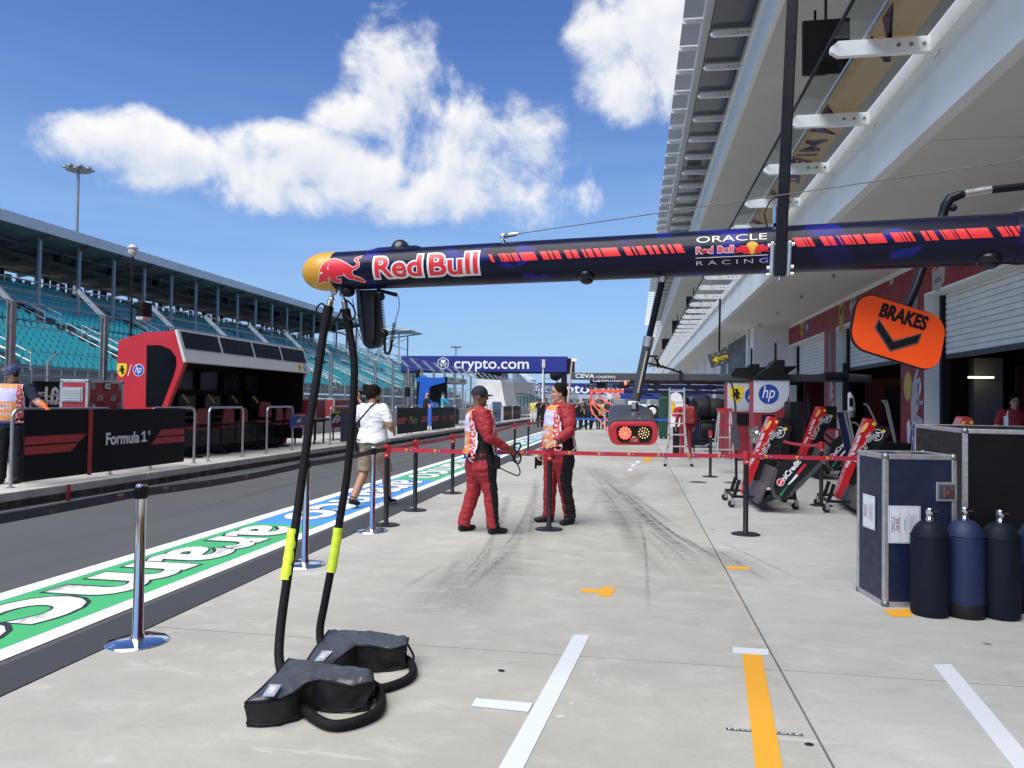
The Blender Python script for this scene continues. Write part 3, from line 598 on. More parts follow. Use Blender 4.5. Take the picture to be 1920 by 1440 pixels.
b = board(9.32, 13.15, .32, 1.34, 'large black board lettered Formula 1 with red chevrons on the pit wall railing')
chevrons(b, 9.33, 10.55, .70, .96, False); chevrons(b, 12.15, 13.13, .70, .96, True)
m1 = MB(); flat_text(m1, 'Formula', (XB,11.40,.76), UB, VB, .19, w=.84, bold=.03, lift=.005); m1.build('lettering', WTXT, b)
m1 = MB(); poly2(m1, [(-.025,.0),(.12,.0),(.12,.035),(.066,.035),(.066,.19),(.03,.19),(-.03,.155),(-.03,.115),(.024,.145),(.024,.035),(-.025,.035)], (XB,11.90,.76), UB, VB, 0, .005); m1.build('figure_one', WTXT, b); m1 = MB(); flat_text(m1, '®', (XB,12.08,.88), UB, VB, .07, lift=.005); m1.build('registered_mark', WTXT, b)
MB().box(XB+.001, XB+.012, 10.58, 10.66, .30, 1.345).build('red_strap', mat('red_tape', (.35,.02,.03), .5), b)
GOLD = mat('script_gold', (.55,.47,.10), .5)
def miami(y0, y1, lab):
    b = board(y0, y1, .31, 1.27, lab); w = y1-y0; chevrons(b, y0+.02, y0+w*.3, .68, .90, False); chevrons(b, y1-w*.28, y1-.02, .68, .90, True)
    m1 = MB(); flat_text(m1, 'Miami', (XB,(y0+y1)/2,.66), UB, VB, .30, w=w*.28, bold=-.01, shear=.25, lift=.005); m1.build('script_lettering', GOLD, b)
def f1b(y0, y1, lab):
    b = board(y0, y1, .30, 1.27, lab); w = y1-y0; chevrons(b, y0+.02, y0+w*.3, .68, .90, False); chevrons(b, y1-w*.26, y1-.02, .68, .90, False)
    m1 = MB(); flat_text(m1, 'F1', (XB,(y0+y1)/2,.68), UB, VB, .22, w=w*.2, bold=.03, shear=.3, lift=.005); m1.build('red_lettering', REDP, b)
miami(26.2, 30.2, 'black board with a gold Miami script and red chevrons behind the white shirted person'); f1b(30.9, 35.0, 'black board with a red F1 mark right of the gold script board')
board(20.9, 24.0, .30, 1.28, 'plain dark navy board on the pit wall behind the right hose', m=NAVY)
b = board(44.6, 47.7, .28, 1.55, 'light blue board lettered MARSH beyond the capped marshal', m=mat('pale_blue', (.16,.36,.62), .5)); m1 = MB(); flat_text(m1, 'MARSH', (XB,46.1,.55), UB, VB, .5, w=2.3, lift=.005); m1.build('lettering', NAVY, b)
miami(48.5, 52.0, 'small far black board with gold script, left of the two farthest boards'); f1b(52.4, 56.0, 'small far black board with red mark, right of the two farthest boards')
# blue arrow sign
sg = thing('arrow_sign', 'small blue square sign with two orange arrows on the second bare hoop', 'sign', (-8.57, 17.9, 1.0)); XS = -8.55
p0, p1 = PX(545,804,XS), PX(574,775,XS)
MB().box(XS-.015, XS, p0.y, p1.y, p0.z, p1.z).build('panel', mat('sign_blue', (.008,.035,.20), .5), sg)
m1 = MB(); w = p1.y-p0.y
for zc in (p0.z+.05, p1.z-.05): poly2(m1, [(.1*w,-.01),(.62*w,-.01),(.62*w,-.045),(1.0*w,0),(.62*w,.045),(.62*w,.01),(.1*w,.01)], (XS,p0.y,zc), UB, VB, 0, .004)
m1.build('orange_arrow', ORANGE, sg); m1 = MB(); flat_text(m1, 'AW', (XS,(p0.y+p1.y)/2+.03,(p0.z+p1.z)/2-.045), UB, VB, .10, w=.26, bold=.03, shear=.25, lift=.004); m1.build('lettering', WTXT, sg)
# board with white face mark and yellow top behind the hose
sg = thing('printed_placard', 'small placard with yellow top, white animal mark and red foot behind the right hose', 'sign', (-8.9, 22.5, .25)); XS = -8.8
p0, p1 = PX(621,802,XS), PX(643,771,XS); MB().box(XS-.03, XS, p0.y, p1.y, p0.z, p1.z).build('panel', NAVY, sg); hh = p1.z-p0.z; ww = p1.y-p0.y
m1 = MB(); poly2(m1, [(0,0),(ww,0),(ww,.2*hh),(0,.2*hh)], (XS,p0.y,p0.z), UB, VB, 0, .004); poly2(m1, [(0,.86*hh),(ww,.86*hh),(ww,hh),(0,hh)], (XS,p0.y,p0.z), UB, VB, 1, .004)
poly2(m1, [(.04*ww,.25*hh),(.3*ww,.32*hh),(.55*ww,.22*hh),(.7*ww,.36*hh),(.96*ww,.3*hh),(.9*ww,.55*hh),(.62*ww,.78*hh),(.42*ww,.8*hh),(.12*ww,.55*hh)], (XS,p0.y,p0.z), UB, VB, 2, .004)
poly2(m1, [(.3*ww,.42*hh),(.42*ww,.5*hh),(.36*ww,.38*hh)], (XS,p0.y,p0.z), UB, VB, 3, .007); m1.build('print', [REDP, mat('hi_vis', (.62,.75,.03), .5), WTXT, BLACK], sg)
# ------------------------------------------------------------------ flight cases
def flight_case(name, label, c0, ux, uy, w, d, h, skin, group=None, trim=.04, feet=False):
    """c0 = near left bottom corner, ux along the front, uy to the back"""
    c0, ux, uy = Vector(c0), Vector(ux).normalized(), Vector(uy).normalized(); uz = Vector((0,0,1))
    o = thing(name, label, 'flight case', c0, 0, group)
    def P(a, b, c): return c0+ux*a+uy*b+uz*c
    e = .006; MB().obox(P(w/2, d/2, h/2), (ux*(w/2-e), uy*(d/2-e), uz*(h/2-e))).build('body', skin, o)
    T = trim/2
    def ed(a, b): m1 = MB(); m1.bar(P(*a), P(*b), trim, trim, up=uz if abs((P(*b)-P(*a)).normalized().z) < .9 else ux); m1.build('edge_trim', ALU, o, bevel=.006)
    for z in (T, h-T):
        for a, b in (((trim,T,z),(w-trim,T,z)), ((trim,d-T,z),(w-trim,d-T,z)), ((T,trim,z),(T,d-trim,z)), ((w-T,trim,z),(w-T,d-trim,z))): ed(a, b)
    for x in (T, w-T):
        for y in (T, d-T): ed((x,y,trim), (x,y,h-trim))
    cm = MB(); cm.ell((0,0,0), (trim*.86,)*3, 10, 8)
    for x in (T, w-T):
        for y in (T, d-T):
            for z in (T, h-T):
                q = MB(); q.ell(P(x,y,z), (trim*.8,)*3, 8, 6); q.build('corner_cap', mat('corner_steel', (.22,.23,.24), .4, .8), o)
    return o, P, ux, uy, uz
SKN = mat('case_navy', (.007,.013,.042), .45, var=.18, sc=5, bump=.05); SKB_ = mat('case_black', (.006,.006,.008), .45, var=.2); SKR = mat('case_red', (.27,.022,.03), .45, var=.15, sc=5)
A_ = PZ(1657,1138); L_ = PZ(1612,1110); Rr = PZ(1785,1141)
ux = (Rr-A_).normalized(); uy = Vector((-ux.y, ux.x, 0))
case, P, ux, uy, uz = flight_case('flight_case', 'tall navy flight case with two paper labels, behind the gas bottles', A_, ux, uy, .56, .50, 1.185, SKN)
def latch(o, c, u, v, w=.085, h=.085):
    m1 = MB(); c, u, v = Vector(c), Vector(u), Vector(v); n = u.cross(v)
    m1.obox(c+n*.004, (u*w, v*h, n*.004)); o1 = m1.build('recessed_latch', ALU, o, bevel=.012); m1 = MB(); m1.obox(c+n*.0095, (u*w*.76, v*h*.74, n*.002)); m1.build('latch_dish', mat('latch_dark', (.16,.17,.18), .35, .8), o, bevel=.01)
    m1 = MB(); m1.obox(c+n*.016, (u*w*.2, v*h*.55, n*.006)); m1.obox(c+n*.018+u*w*.3, (u*w*.28, v*h*.2, n*.006)); m1.build('latch_lever', CHROME, o)
latch(case, P(.475,-.001,.90), ux, uz, .08, .075)
def paper(o, c, u, v, w, h, lab):
    m1 = MB(); c, u, v = Vector(c), Vector(u), Vector(v); n = u.cross(v); m1.obox(c+n*.002, (u*w/2, v*h/2, n*.001)); pp = m1.build('paper_label', mat('paper', (.66,.68,.74), .7, var=.04), o); pp['label'] = lab
    m1 = MB(); c2 = c+n*.004
    for a in (.36, .62): poly2(m1, [(-w/2+a*w-.001,-h*.45),(-w/2+a*w+.001,-h*.45),(-w/2+a*w+.001,h*.45),(-w/2+a*w-.001,h*.45)], c2, u, v)
    for s_ in ((-.47,-.47,.47,-.465),(-.47,.465,.47,.47),(-.47,-.47,-.46,.47),(.46,-.47,.47,.47)): poly2(m1, [(s_[0]*w,s_[1]*h),(s_[2]*w,s_[1]*h),(s_[2]*w,s_[3]*h),(s_[0]*w,s_[3]*h)], c2, u, v)
    flat_text(m1, 'ORACLE', c2-u*w*.30, v, -u, .028, w=h*.42, bold=.0)
    for k, (a, l) in enumerate(((.05,.5),(.0,.3),(.18,.55),(.23,.4),(.28,.6),(.36,.5))): poly2(m1, [(a*w-.0016,-h*l/2),(a*w+.0016,-h*l/2),(a*w+.0016,h*l/2),(a*w-.0016,h*l/2)], c2, u, v)
    m1.build('print', mat('print_ink', (.06,.06,.09), .7), pp)
    m1 = MB(); flat_text(m1, 'Red Bull', c2-u*w*.20+u*.0, v, -u, .022, w=h*.30, bold=.01); m1.build('red_print', RED, pp); m1 = MB(); flat_text(m1, 'RACING', c2-u*w*.15, v, -u, .012, w=h*.4, bold=0); m1.build('print', MATS['print_ink'], pp)
paper(case, P(.155,-.001,.64), ux, uz, .245, .29, 'white paper label on the front of the case'); paper(case, P(-.001,.26,.70), -uy, uz, .22, .27, 'white paper label on the left side of the case')
p = PY(1807,805,6.95); c1, P1, u1, v1, w1 = flight_case('flight_case', 'big black flight case standing behind the tall navy one', (2.78,6.95,0), (1,-.12,0), (.12,1,0), 1.35, 1.75, 1.375, SKB_)
latch(c1, P1(.66,-.001,1.02), u1, w1, .07, .16)
m1 = MB(); [m1.cyl(P1(a,b,1.375), P1(a,b,1.388), .03, n=8) for a, b in ((.35,.2),(.75,.15),(1.0,.25))]; m1.build('lid_fittings', BLACK, c1)
for k, (a, b) in enumerate(((.2,.12),(.31,.3))):
    m1 = MB(); m1.obox(P(a,b,1.19), (ux*.05, uy*.03, uz*.006)); m1.build('lid_latch', ALU, case)
# red cases on the pit wall platform
ca, Pc, a_, b_, c_ = flight_case('flight_case', 'red flight case numbered 02 with vented end beside the marshal', (-9.15, 11.33, 1.27), (0,1,0), (-1,0,0), .90, .54, .56, SKR, trim=.05)
m1 = MB(); m1.box(-9.149,-9.140,11.72,11.86,1.66,1.80); m1.build('number_plate', BLACK, ca); m1 = MB(); flat_text(m1, '02', (-9.137,11.79,1.68), UB, VB, .10, bold=.03); m1.build('lettering', WTXT, ca)
for y in (11.62, 11.95): latch(ca, (-9.149, y, 1.52), UB, VB, .055, .045)
for y in (11.45, 12.12):
    for z in (1.38, 1.72): latch(ca, (-9.149, y, z), UB, VB, .045, .045)
m1 = MB(); m1.box(-9.64,-9.24,11.318,11.329,1.45,1.70); m1.build('vent_frame', ALU, ca)
for k in range(5): MB().box(-9.61,-9.27,11.300,11.316,1.475+k*.042,1.497+k*.042).build('vent_slat', mat('vent_pale', (.5,.52,.53), .4, .4), ca)
tr_ = thing('dolly', 'tall black dolly under the red numbered flight case', 'dolly', (-9.5,11.6,.235)); MB().box(-9.68,-9.18,11.36,12.2,1.10,1.265).build('deck', BLACK, tr_)
for x in (-9.6,-9.25):
    for y in (11.45,12.1): MB().box(x-.03,x+.03,y-.03,y+.03,.36,1.1).build('leg', BLACK, tr_); MB().cyl((x-.02,y,.30),(x+.02,y,.30),.065,n=14).build('castor', RUB, tr_)
for i, (px0, px1, py0, py1, X) in enumerate(((592,612,748,778,-9.2),(627,656,748,776,-9.4))):
    p0, p1 = PX(px0,py1,X), PX(px1,py0,X); h = p1.z-.95
    q, *_ = flight_case('flight_case', ('red flight case on a black stand beyond the pit counter', 'red flight case behind the small placard')[i], (X, p0.y, .95), (0,1,0), (-1,0,0), p1.y-p0.y, .7, h, SKR, trim=.05)
    m1 = MB(); m1.box(X-.7, X, p0.y, p1.y, .88, .945); st_ = m1.build('top', BLACK, thing('trestle', ('black trestle stand carrying a red case, left of the placard', 'black trestle stand carrying the red case behind the placard')[i], 'trestle', (X-.3, (p0.y+p1.y)/2, .235)))
    for a in (X-.65, X-.05):
        for y in (p0.y+.05, p1.y-.05): m2 = MB(); m2.bar((a, y, .235), (a, y+.02, .88), .04, .04); m2.build('leg', BLACK, st_.parent)
# ------------------------------------------------------------------ red pit stand
YS, YF = 14.3, 20.1
st_ = thing('pit_stand', 'red pit stand with dark tinted side window and white louvred canopy on the platform', 'pit stand', (-10.2, 17, .25))
def side_panel(poly, Y, th, m, name, extra=()):
    m1 = MB(); P = [PY(x, y, Y) for x, y in poly] + [Vector((a, Y, z)) for a, z in extra]; m1.prism(P, (0, th, 0)); return m1.build(name, m, st_, bevel=.015)
SP = [(222,640),(231,635),(273,630),(336.5,627),(343.8,652),(344.8,682),(335,707),(325,732),(310,772)]
sp = side_panel(SP, YS, .12, RED, 'side_panel', [(-9.9,.26),(-10.9,.26)])
pts = [PY(x, y, YS) for x, y in SP]
far = MB(); far.prism([Vector((p.x, YF, p.z)) for p in pts]+[Vector((-9.9,YF,.26)),Vector((-10.9,YF,.26))], (0,.12,0)); far.build('side_panel', RED, st_, bevel=.015)
TINT = mat('tinted_glass', (.004,.004,.006), .07, var=.1, spec=.12)
WP = [(275,647),(300,647),(318.8,654.6),(329,669),(330,684),(325,702.5),(302,763),(273,763)]
m1 = MB(); m1.prism([PY(x, y, YS-.012) for x, y in WP], (0,.03,0)); m1.build('side_window', TINT, st_)
m1 = MB(); shield_mark(m1, PY(228.5,694,YS-.004), (1,0,0), (0,0,1), .27, 0, 1); m1.build('shield_badge', [YEL, BLACK], st_)
m1 = MB(); poly2(m1, [(-.045,-.12),(-.03,-.12),(.045,.12),(.03,.12)], PY(243,694,YS-.004), (1,0,0), (0,0,1), 0, .002); m1.build('slash_mark', WTXT, st_)
m1 = MB(); round_hp(m1, PY(260,694,YS-.004), (1,0,0), (0,0,1), .24, 0, 1); m1.build('round_badge', [BLUE, WTXT], st_)
# canopy
T0, B0 = Vector((-9.46,0,2.98)), Vector((-9.24,0,2.30)); Y0, Y1 = YS-.06, YF+.2
nn = Vector((1,0,.32)).normalized(); th_ = nn*.06
m1 = MB(); m1.prism([B0+Vector((0,Y0,0)), B0+Vector((0,Y1,0)), T0+Vector((0,Y1,0)), T0+Vector((0,Y0,0))], -th_); m1.build('canopy_fascia', mat('canopy_grey', (.52,.53,.52), .5, var=.05), st_)
mid = B0.lerp(T0, .42)
for k in range(4):
    a, b = Y0+.10+k*(Y1-Y0-.1)/4, Y0+(k+1)*(Y1-Y0-.1)/4
    m1 = MB(); q = T0.lerp(B0, .06)
    m1.prism([mid+Vector((0,a,0)), mid+Vector((0,b,0)), q+Vector((0,b,0)), q+Vector((0,a,0))], nn*.012); m1.build('canopy_window', mat('louvre_dark', (.012,.013,.016), .5, var=.2, sc=3), st_)
m1 = MB(); shield_mark(m1, B0.lerp(T0,.2)+Vector((.0,Y1-.62,0))+nn*.004, (0,1,0), (T0-B0).normalized(), .22, 0, 1); m1.build('shield_badge', [YEL, BLACK], st_)
m1 = MB(); round_hp(m1, B0.lerp(T0,.2)+Vector((.0,Y1-.3,0))+nn*.004, (0,1,0), (T0-B0).normalized(), .2, 0, 1); m1.build('round_badge', [BLUE, WTXT], st_)
m1 = MB(); m1.prism([(-9.47,YS+.12,2.97),(-10.3,YS+.12,2.93),(-10.88,YS+.12,2.78),(-10.88,YS+.12,2.72),(-9.5,YS+.12,2.88)], (0,YF-YS-.12,0)); m1.build('roof', RED, st_)
MB().box(-10.9,-10.82,YS+.12,YF,.26,2.72).build('back_wall', BLACK, st_); MB().box(-10.8,-9.92,YS+.13,YF-.01,.26,.42).build('plinth', BLACK, st_); MB().box(-10.78,-10.35,YS+.14,YF-.02,1.05,1.12).build('counter', BLKG, st_); MB().box(-10.8,-9.6,YS+.13,YF-.02,2.40,2.62).build('ceiling_void', BLACK, st_)
MB().box(-10.40,-9.94,YS+.13,YF-.01,.425,.98).build('counter_front', mat('counter_black', (.014,.016,.02), .28), st_)
for k in range(5):
    y = YS+.6+k*1.1; MB().box(-10.75,-10.68,y,y+.75,1.75,2.2).build('screen', mat('screen_dim', (.03,.032,.04), .15), st_); MB().box(-10.62,-10.55,y,y+.7,1.2,1.6).build('screen', MATS['screen_dim'], st_)
    m1 = MB(); m1.bar((-10.52,y+.1,1.62),(-10.42,y+.22,1.42),.02,.05); m1.build('desk_lamp', mat('brass', (.5,.36,.12), .3, .6), st_)
MB().box(-10.8,-9.35,YF-.05,YF-.012,.43,2.4).build('inner_liner', BLACK, st_)
# stools
def stool():
    m = {}; S = bpy.data.objects.new('stool', None); col.objects.link(S)
    MB().lathe([(0,0),(.2,0),(.2,.015),(.03,.03),(.025,.6),(.0,.6)], (0,0,0), 14).build('pedestal', BLACK, S, local=True)
    MB().box(-.2,.2,-.2,.2,.6,.66).build('seat', mat('stool_red', (.13,.012,.018), .5), S, bevel=.03, local=True)
    m1 = MB(); P = [(-.19,.72),(.19,.72),(.17,.98),(.1,1.06),(-.1,1.06),(-.17,.98)]; m1.prism([(.17, a, b) for a, b in P], (.05,0,0)); m1.build('backrest', mat('stool_red', (.13,.012,.018), .5), S, local=True)
    MB().box(.17,.2,-.03,.03,.62,.74).build('back_support', BLACK, S, local=True); return S
s0 = stool(); spots = [(-9.55,15.1,1),(-9.62,16.3,1.0),(-9.62,16.95,1.0),(-9.55,17.9,1.15),(-9.62,18.8,1.0),(-9.62,19.4,1.0)]
lab = ['nearest red backed stool at the pit stand counter', 'second red backed stool at the pit stand counter', 'third red backed stool at the pit stand counter', 'tall red backed stool in the middle of the pit stand counter', 'fifth red backed stool at the pit stand counter', 'farthest red backed stool at the pit stand counter']
for i, (x, y, s) in enumerate(spots):
    c = s0 if i == 0 else copy_tree(s0); c.location = (x, y, .25); c.scale = (s, s, s); c.rotation_euler[2] = random.uniform(-.3, .3); tag(c, lab[i], 'stool', 'stools at the pit stand')
# ------------------------------------------------------------------ blue pit stand farther on
b2 = thing('pit_stand', 'bright blue pit stand with black window beyond the script board', 'pit stand', (-10.5, 40, .25)); YB = 38.0
BLUEP = mat('stand_blue', (.006,.085,.42), .35, coat=.2)
m1 = MB(); P = [PY(x, y, YB) for x, y in ((787,716),(792,712.5),(838,706),(838,716),(808,724),(805,728),(805,748),(809,753),(820,755))]+[Vector((-10.0,YB,.25)), Vector((-11.3,YB,.25))]; m1.prism(P, (0,.15,0)); m1.build('side_panel', BLUEP, b2)
m1 = MB(); P = [PY(x, y, YB+.05) for x, y in ((808,724),(838,715),(838,755),(820,755),(809,753),(805,748),(805,728))]; m1.prism(P, (0,.05,0)); m1.build('side_window', TINT, b2)
pa, pb = PY(838,706,YB), PY(838,716,YB)
for k in range(2): m1 = MB(); m1.prism([pa+Vector((0,k*2.4,0)), pb+Vector((0,k*2.4,0)), pb+Vector((0,k*2.4+2.3,0)), pa+Vector((0,k*2.4+2.3,0))], (-.1,0,0)); m1.build('canopy_fascia', MATS['canopy_grey'], b2)
m1 = MB(); [flat_text(m1, 'Williams', (pa.x, YB+1.2+k*2.4, (pa.z+pb.z)/2-.05), (0,1,0), (0,0,1), .12, w=1.1, lift=.004) for k in range(2)]; m1.build('lettering', NAVY, b2)
MB().box(-11.4,pa.x-.11,YB+.16,YB+4.9,pb.z-.02,pa.z-.05).build('roof', BLUEP, b2); MB().box(-11.4,-11.3,YB+.16,YB+4.9,.25,pb.z).build('back_wall', BLACK, b2); MB().box(-11.3,-10.2,YB+.16,YB+4.9,.25,1.1).build('counter', BLACK, b2)
MB().box(-10.05,-9.98,YB-.02,YB+2,.25,.95).build('front_panel', BLUEP, b2); m1 = MB(); flat_text(m1, 'Barclays', (-9.97,YB+1,.5), (0,1,0), (0,0,1), .25, w=1.6, lift=.004); m1.build('lettering', WTXT, b2)
# camera mast and number board on the platform
ms = thing('camera_mast', 'black mast with pale dome camera and a speaker box behind the red pit stand', 'mast', (-11.5, 15.6, .235)); d_ = PX(249,470,-11.5)
MB().cyl((d_.x,d_.y,.235),(d_.x,d_.y,d_.z-.12),.03,.022,10).build('pole', BLACK, ms); MB().lathe([(0,.14),(.07,.13),(.09,.08),(.12,.07),(.12,.05),(.09,.04),(.1,-.02),(.08,-.09),(.03,-.14),(0,-.14)], d_, 16).build('dome_camera', mat('camera_pale', (.5,.5,.47), .4), ms)
p = PX(262,578,-11.5); MB().box(p.x-.1,p.x+.1,p.y-.02,p.y+.32,p.z-.18,p.z+.16).build('speaker_box', BLACK, ms, bevel=.02); MB().box(p.x-.09,p.x+.09,p.y,p.y+.3,p.z-.26,p.z-.185).build('speaker_base', mat('camera_pale', (.5,.5,.47), .4), ms); MB().bar((d_.x,d_.y,p.z),(p.x,p.y,p.z),.03,.03).build('arm', BLACK, ms)
nb = thing('signal_board', 'black signal board with white figures behind the red numbered case', 'board', (-10.6, 12.2, .24)); p0, p1 = PX(62,788,-10.6), PX(112,716,-10.6)
MB().box(-10.64,-10.6,p0.y,p1.y,p0.z,p1.z).build('panel', BLACK, nb); m1 = MB(); flat_text(m1, '10', (-10.6,p1.y-.18,p0.z+.3), UB, VB, .30, w=.34, bold=.03, lift=.004); flat_text(m1, 'PIT LANE', (-10.6,p0.y+.35,p0.z+.42), UB, VB, .09, w=.5, lift=.004); flat_text(m1, 'FORMULA', (-10.6,p0.y+.35,p0.z+.28), UB, VB, .09, w=.5, lift=.004); m1.build('lettering', WTXT, nb); MB().box(-10.62,-10.58,p0.y,p1.y,.24,p0.z-.002).build('stand', BLACK, nb)
# ------------------------------------------------------------------ catch fence on the pit wall
cf = thing('catch_fence', 'tall grey catch fence with angled tops along the race track', 'fence', (-12.2, 30, 0)); FS = 2.63; F0 = 12.95
tip = Vector((-12.92, 0, 4.02))
m1 = MB()
for x in (-.05, .05): m1.box(x-.008, x+.008, -.06, .06, 0, 3.42)
m1.box(-.045,.045,-.008,.008,0,3.42); m1.bar((0,0,3.38),(tip.x+12.2,0,tip.z),.07,.1,mi=0); m1.box(-.09,.09,-.075,.075,-.02,.03)
post = None
for k in range(-2, 58):
    y = F0+FS*k
    if post is None: post = m1.build('post', STEEL, cf, local=True); post.location = Vector((-12.2,y,0))-cf.location; post.location.z = .9; p_ = post
    else: c = post.copy(); col.objects.link(c); c.location = Vector((-12.2,y,0))-cf.location
    (post if k == -2 else c).location.z = 0
ya, yb_ = F0-2*FS, F0+57*FS
for x, z in ((tip.x,tip.z),(-12.2,3.42),(-12.2,2.95),(-12.2,2.45),(-12.2,1.95),(-12.2,1.45),(-12.56,3.72)):
    MB().tube([(x,ya,z),(x,yb_,z)], .016 if z in (tip.z, 3.42) else .011, 6).build('cable', STEEL, cf)
wm = MB(); w = .0028
def wire(a, b): a, b = Vector(a), Vector(b); d = (b-a).normalized(); n = Vector((.6,.3,.74)).cross(d).normalized()*w; wm.add([a-n, b-n, b+n, a+n], [(0,1,2,3)])
for k in range(22): z = 1.02+k*.11; wire((-12.2,ya,z),(-12.2,yb_,z))
for k in range(6): q = Vector((-12.2,0,3.42)).lerp(tip, (k+.5)/6); wire((q.x,ya,q.z),(q.x,yb_,q.z))
y = ya
while y < 95: wire((-12.2,y,1.0),(-12.2,y,3.42)); wire((-12.2,y,3.42),(tip.x,y,tip.z)); y += .11
wm.build('wire_mesh', STEEL, cf, kind='stuff')
# speakers and lamps on the fence
for i, (x, y) in enumerate(((783,702),(764,735),(686,731))):
    p = PX(x, y, -11.9); tag(MB().box(p.x-.1,p.x+.1,p.y-.15,p.y+.15,p.z-.25,p.z+.25).build('loudspeaker', BLACK, bevel=.02), ('small black loudspeaker on the fence by the gantry pillar', 'small black box on the fence above the script board', 'small black box on the fence left of the white shirted person')[i], 'loudspeaker')
# ------------------------------------------------------------------ grandstand
gs_ = thing('grandstand', 'long grandstand of teal seats under a white edged roof across the track', 'grandstand', (-40, 70, 0))
ZR = lambda x: 2.75 + (-31-x)*.453
DK = mat('stand_underside', (.17,.175,.18), .7, var=.2, sc=.5); SEAT = NT('seat_teal'); oi = SEAT.n.new('ShaderNodeObjectInfo')
SEAT.set('Base Color', SEAT.mix(SEAT.noise(.9, 3), (.045,.50,.50), (.07,.60,.59))); SEAT.set('Roughness', .45); SEAT = SEAT.m
NR = 19
tr_m = MB()
for r in range(NR):
    x = -31-r*.8; z = ZR(x); tr_m.box(x-.8, x, 26, 131, z-.6, z)
tr_m.build('terrace', mat('terrace_grey', (.20,.21,.21), .8, var=.15), gs_)
MB().box(-30.99,-30.7,26,131,0,2.0).build('front_wall', mat('front_wall_grey', (.27,.29,.30), .6), gs_)
def seat_geo(m1, x, y, z):
    s_ = .22
    m1.add([(x-.02,y-s_,z+.40),(x+.0-.4,y-s_,z+.42),(x-.4,y+s_,z+.42),(x-.02,y+s_,z+.40),(x-.38,y-s_,z+.42),(x-.36,y,z+.40),(x-.38,y+s_,z+.42),(x-.50,y-s_*.92,z+.80),(x-.49,y,z+.86),(x-.50,y+s_*.92,z+.80),(x-.02,y-s_,z+.32),(x-.02,y+s_,z+.32)],
           [(0,3,2,1),(4,5,8,7),(5,6,9,8),(0,10,11,3)], 0, True)
    m1.add([(x-.41,y-s_,z+.42),(x-.41,y+s_,z+.42),(x-.53,y+s_*.92,z+.80),(x-.53,y,z+.86),(x-.53,y-s_*.92,z+.80)], [(0,1,2,3,4)], 0)
allS = []
aisles = [33.5+10.4*k for k in range(10)]
for r in range(NR):
    x = -31-r*.8
    if 8 <= r <= 8: continue
    y = 26.3
    while y < 130.6:
        if not any(abs(y-a-r*0) < .75 for a in aisles): allS.append((x, y, ZR(x), r))
        y += .53
def scr(p): d = Vector(p)-CAM; z = d.dot(FW); return 960+FP*d.dot(RT)/z, 720-FP*d.dot(UP)/z
vis = sorted([s for s in allS if 2 < scr(s[:3])[0] < 215], key=lambda s: s[0]**2+s[1]**2)[:300]; vset = set(vis)
m1 = MB(); seat_geo(m1, 0, 0, 0); base = None
for s in vis:
    if base is None: base = m1.build('seat', SEAT, gs_, local=True); o = base
    else: o = base.copy(); col.objects.link(o)
    o.location = Vector(s[:3])-gs_.location
m1 = MB()
for s in allS:
    if s not in vset: seat_geo(m1, *s[:3])
m1.build('seat_rows', SEAT, gs_, kind='stuff')
RW = mat('roof_white', (.62,.63,.64), .5, var=.06, sc=.5); COLM = mat('column_grey', (.36,.38,.40), .5, .3, var=.1)
RE = 104
m1 = MB(); m1.prism([(-39.0,30,12.5),(-39.0,30,13.05),(-48.6,30,11.4),(-48.6,30,11.2),(-39.4,30,12.4)], (0,RE-30,0)); m1.build('roof', DK, gs_)
for k in range(21): MB().box(-39.0,-38.9,30+3.66*k-.6,30+3.66*(k+1)-.64,12.42,13.12).build('roof_fascia', RW, gs_)
m1 = MB()
ys_ = [37.3+3.66*k for k in range(19)]
for y in ys_: 
    c_ = MB(); z0 = ZR(-40); c_.box(-40.09,-39.91,y-.10,y+.10,z0-.3,12.45); c_.build('column', COLM, gs_)
    r_ = MB(); r_.bar((-39.2,y,12.35),(-48.5,y,11.05),.16,.34); r_.bar((-40,y,10.6),(-44,y,11.7),.1,.12); r_.bar((-40,y,12.2),(-43.5,y+3.66,11.75),.08,.08); r_.bar((-47,y,11.2),(-43.5,y+3.66,11.75),.08,.08); r_.box(-46.9,-46.75,y-.08,y+.08,ZR(-46.2),11.2); r_.build('roof_truss', mat('truss_grey', (.17,.18,.19), .5, .3), gs_)
m1 = MB()
for x in (-41.5,-43.5,-45.5,-47.3): m1.box(x-.05,x+.05,37,RE,12.2+(x+40)*.14-.12,12.2+(x+40)*.14)
m1.build('purlin', MATS['truss_grey'], gs_)
MB().box(-47.2,-47.0,26,RE+18,8.6,ZR(-46.2)+.55).build('rear_wall', mat('rear_dark', (.035,.045,.045), .8, var=.3, sc=1), gs_)
m1 = MB(); y = 30
while y < RE: h = random.uniform(.3,.95); m1.box(-47.0,-46.9,y,y+.55,ZR(-46.2)+.5,ZR(-46.2)+.5+h); y += .62+random.random()*.5
m1.build('rear_rail_panels', MATS['rear_dark'], gs_, kind='stuff')
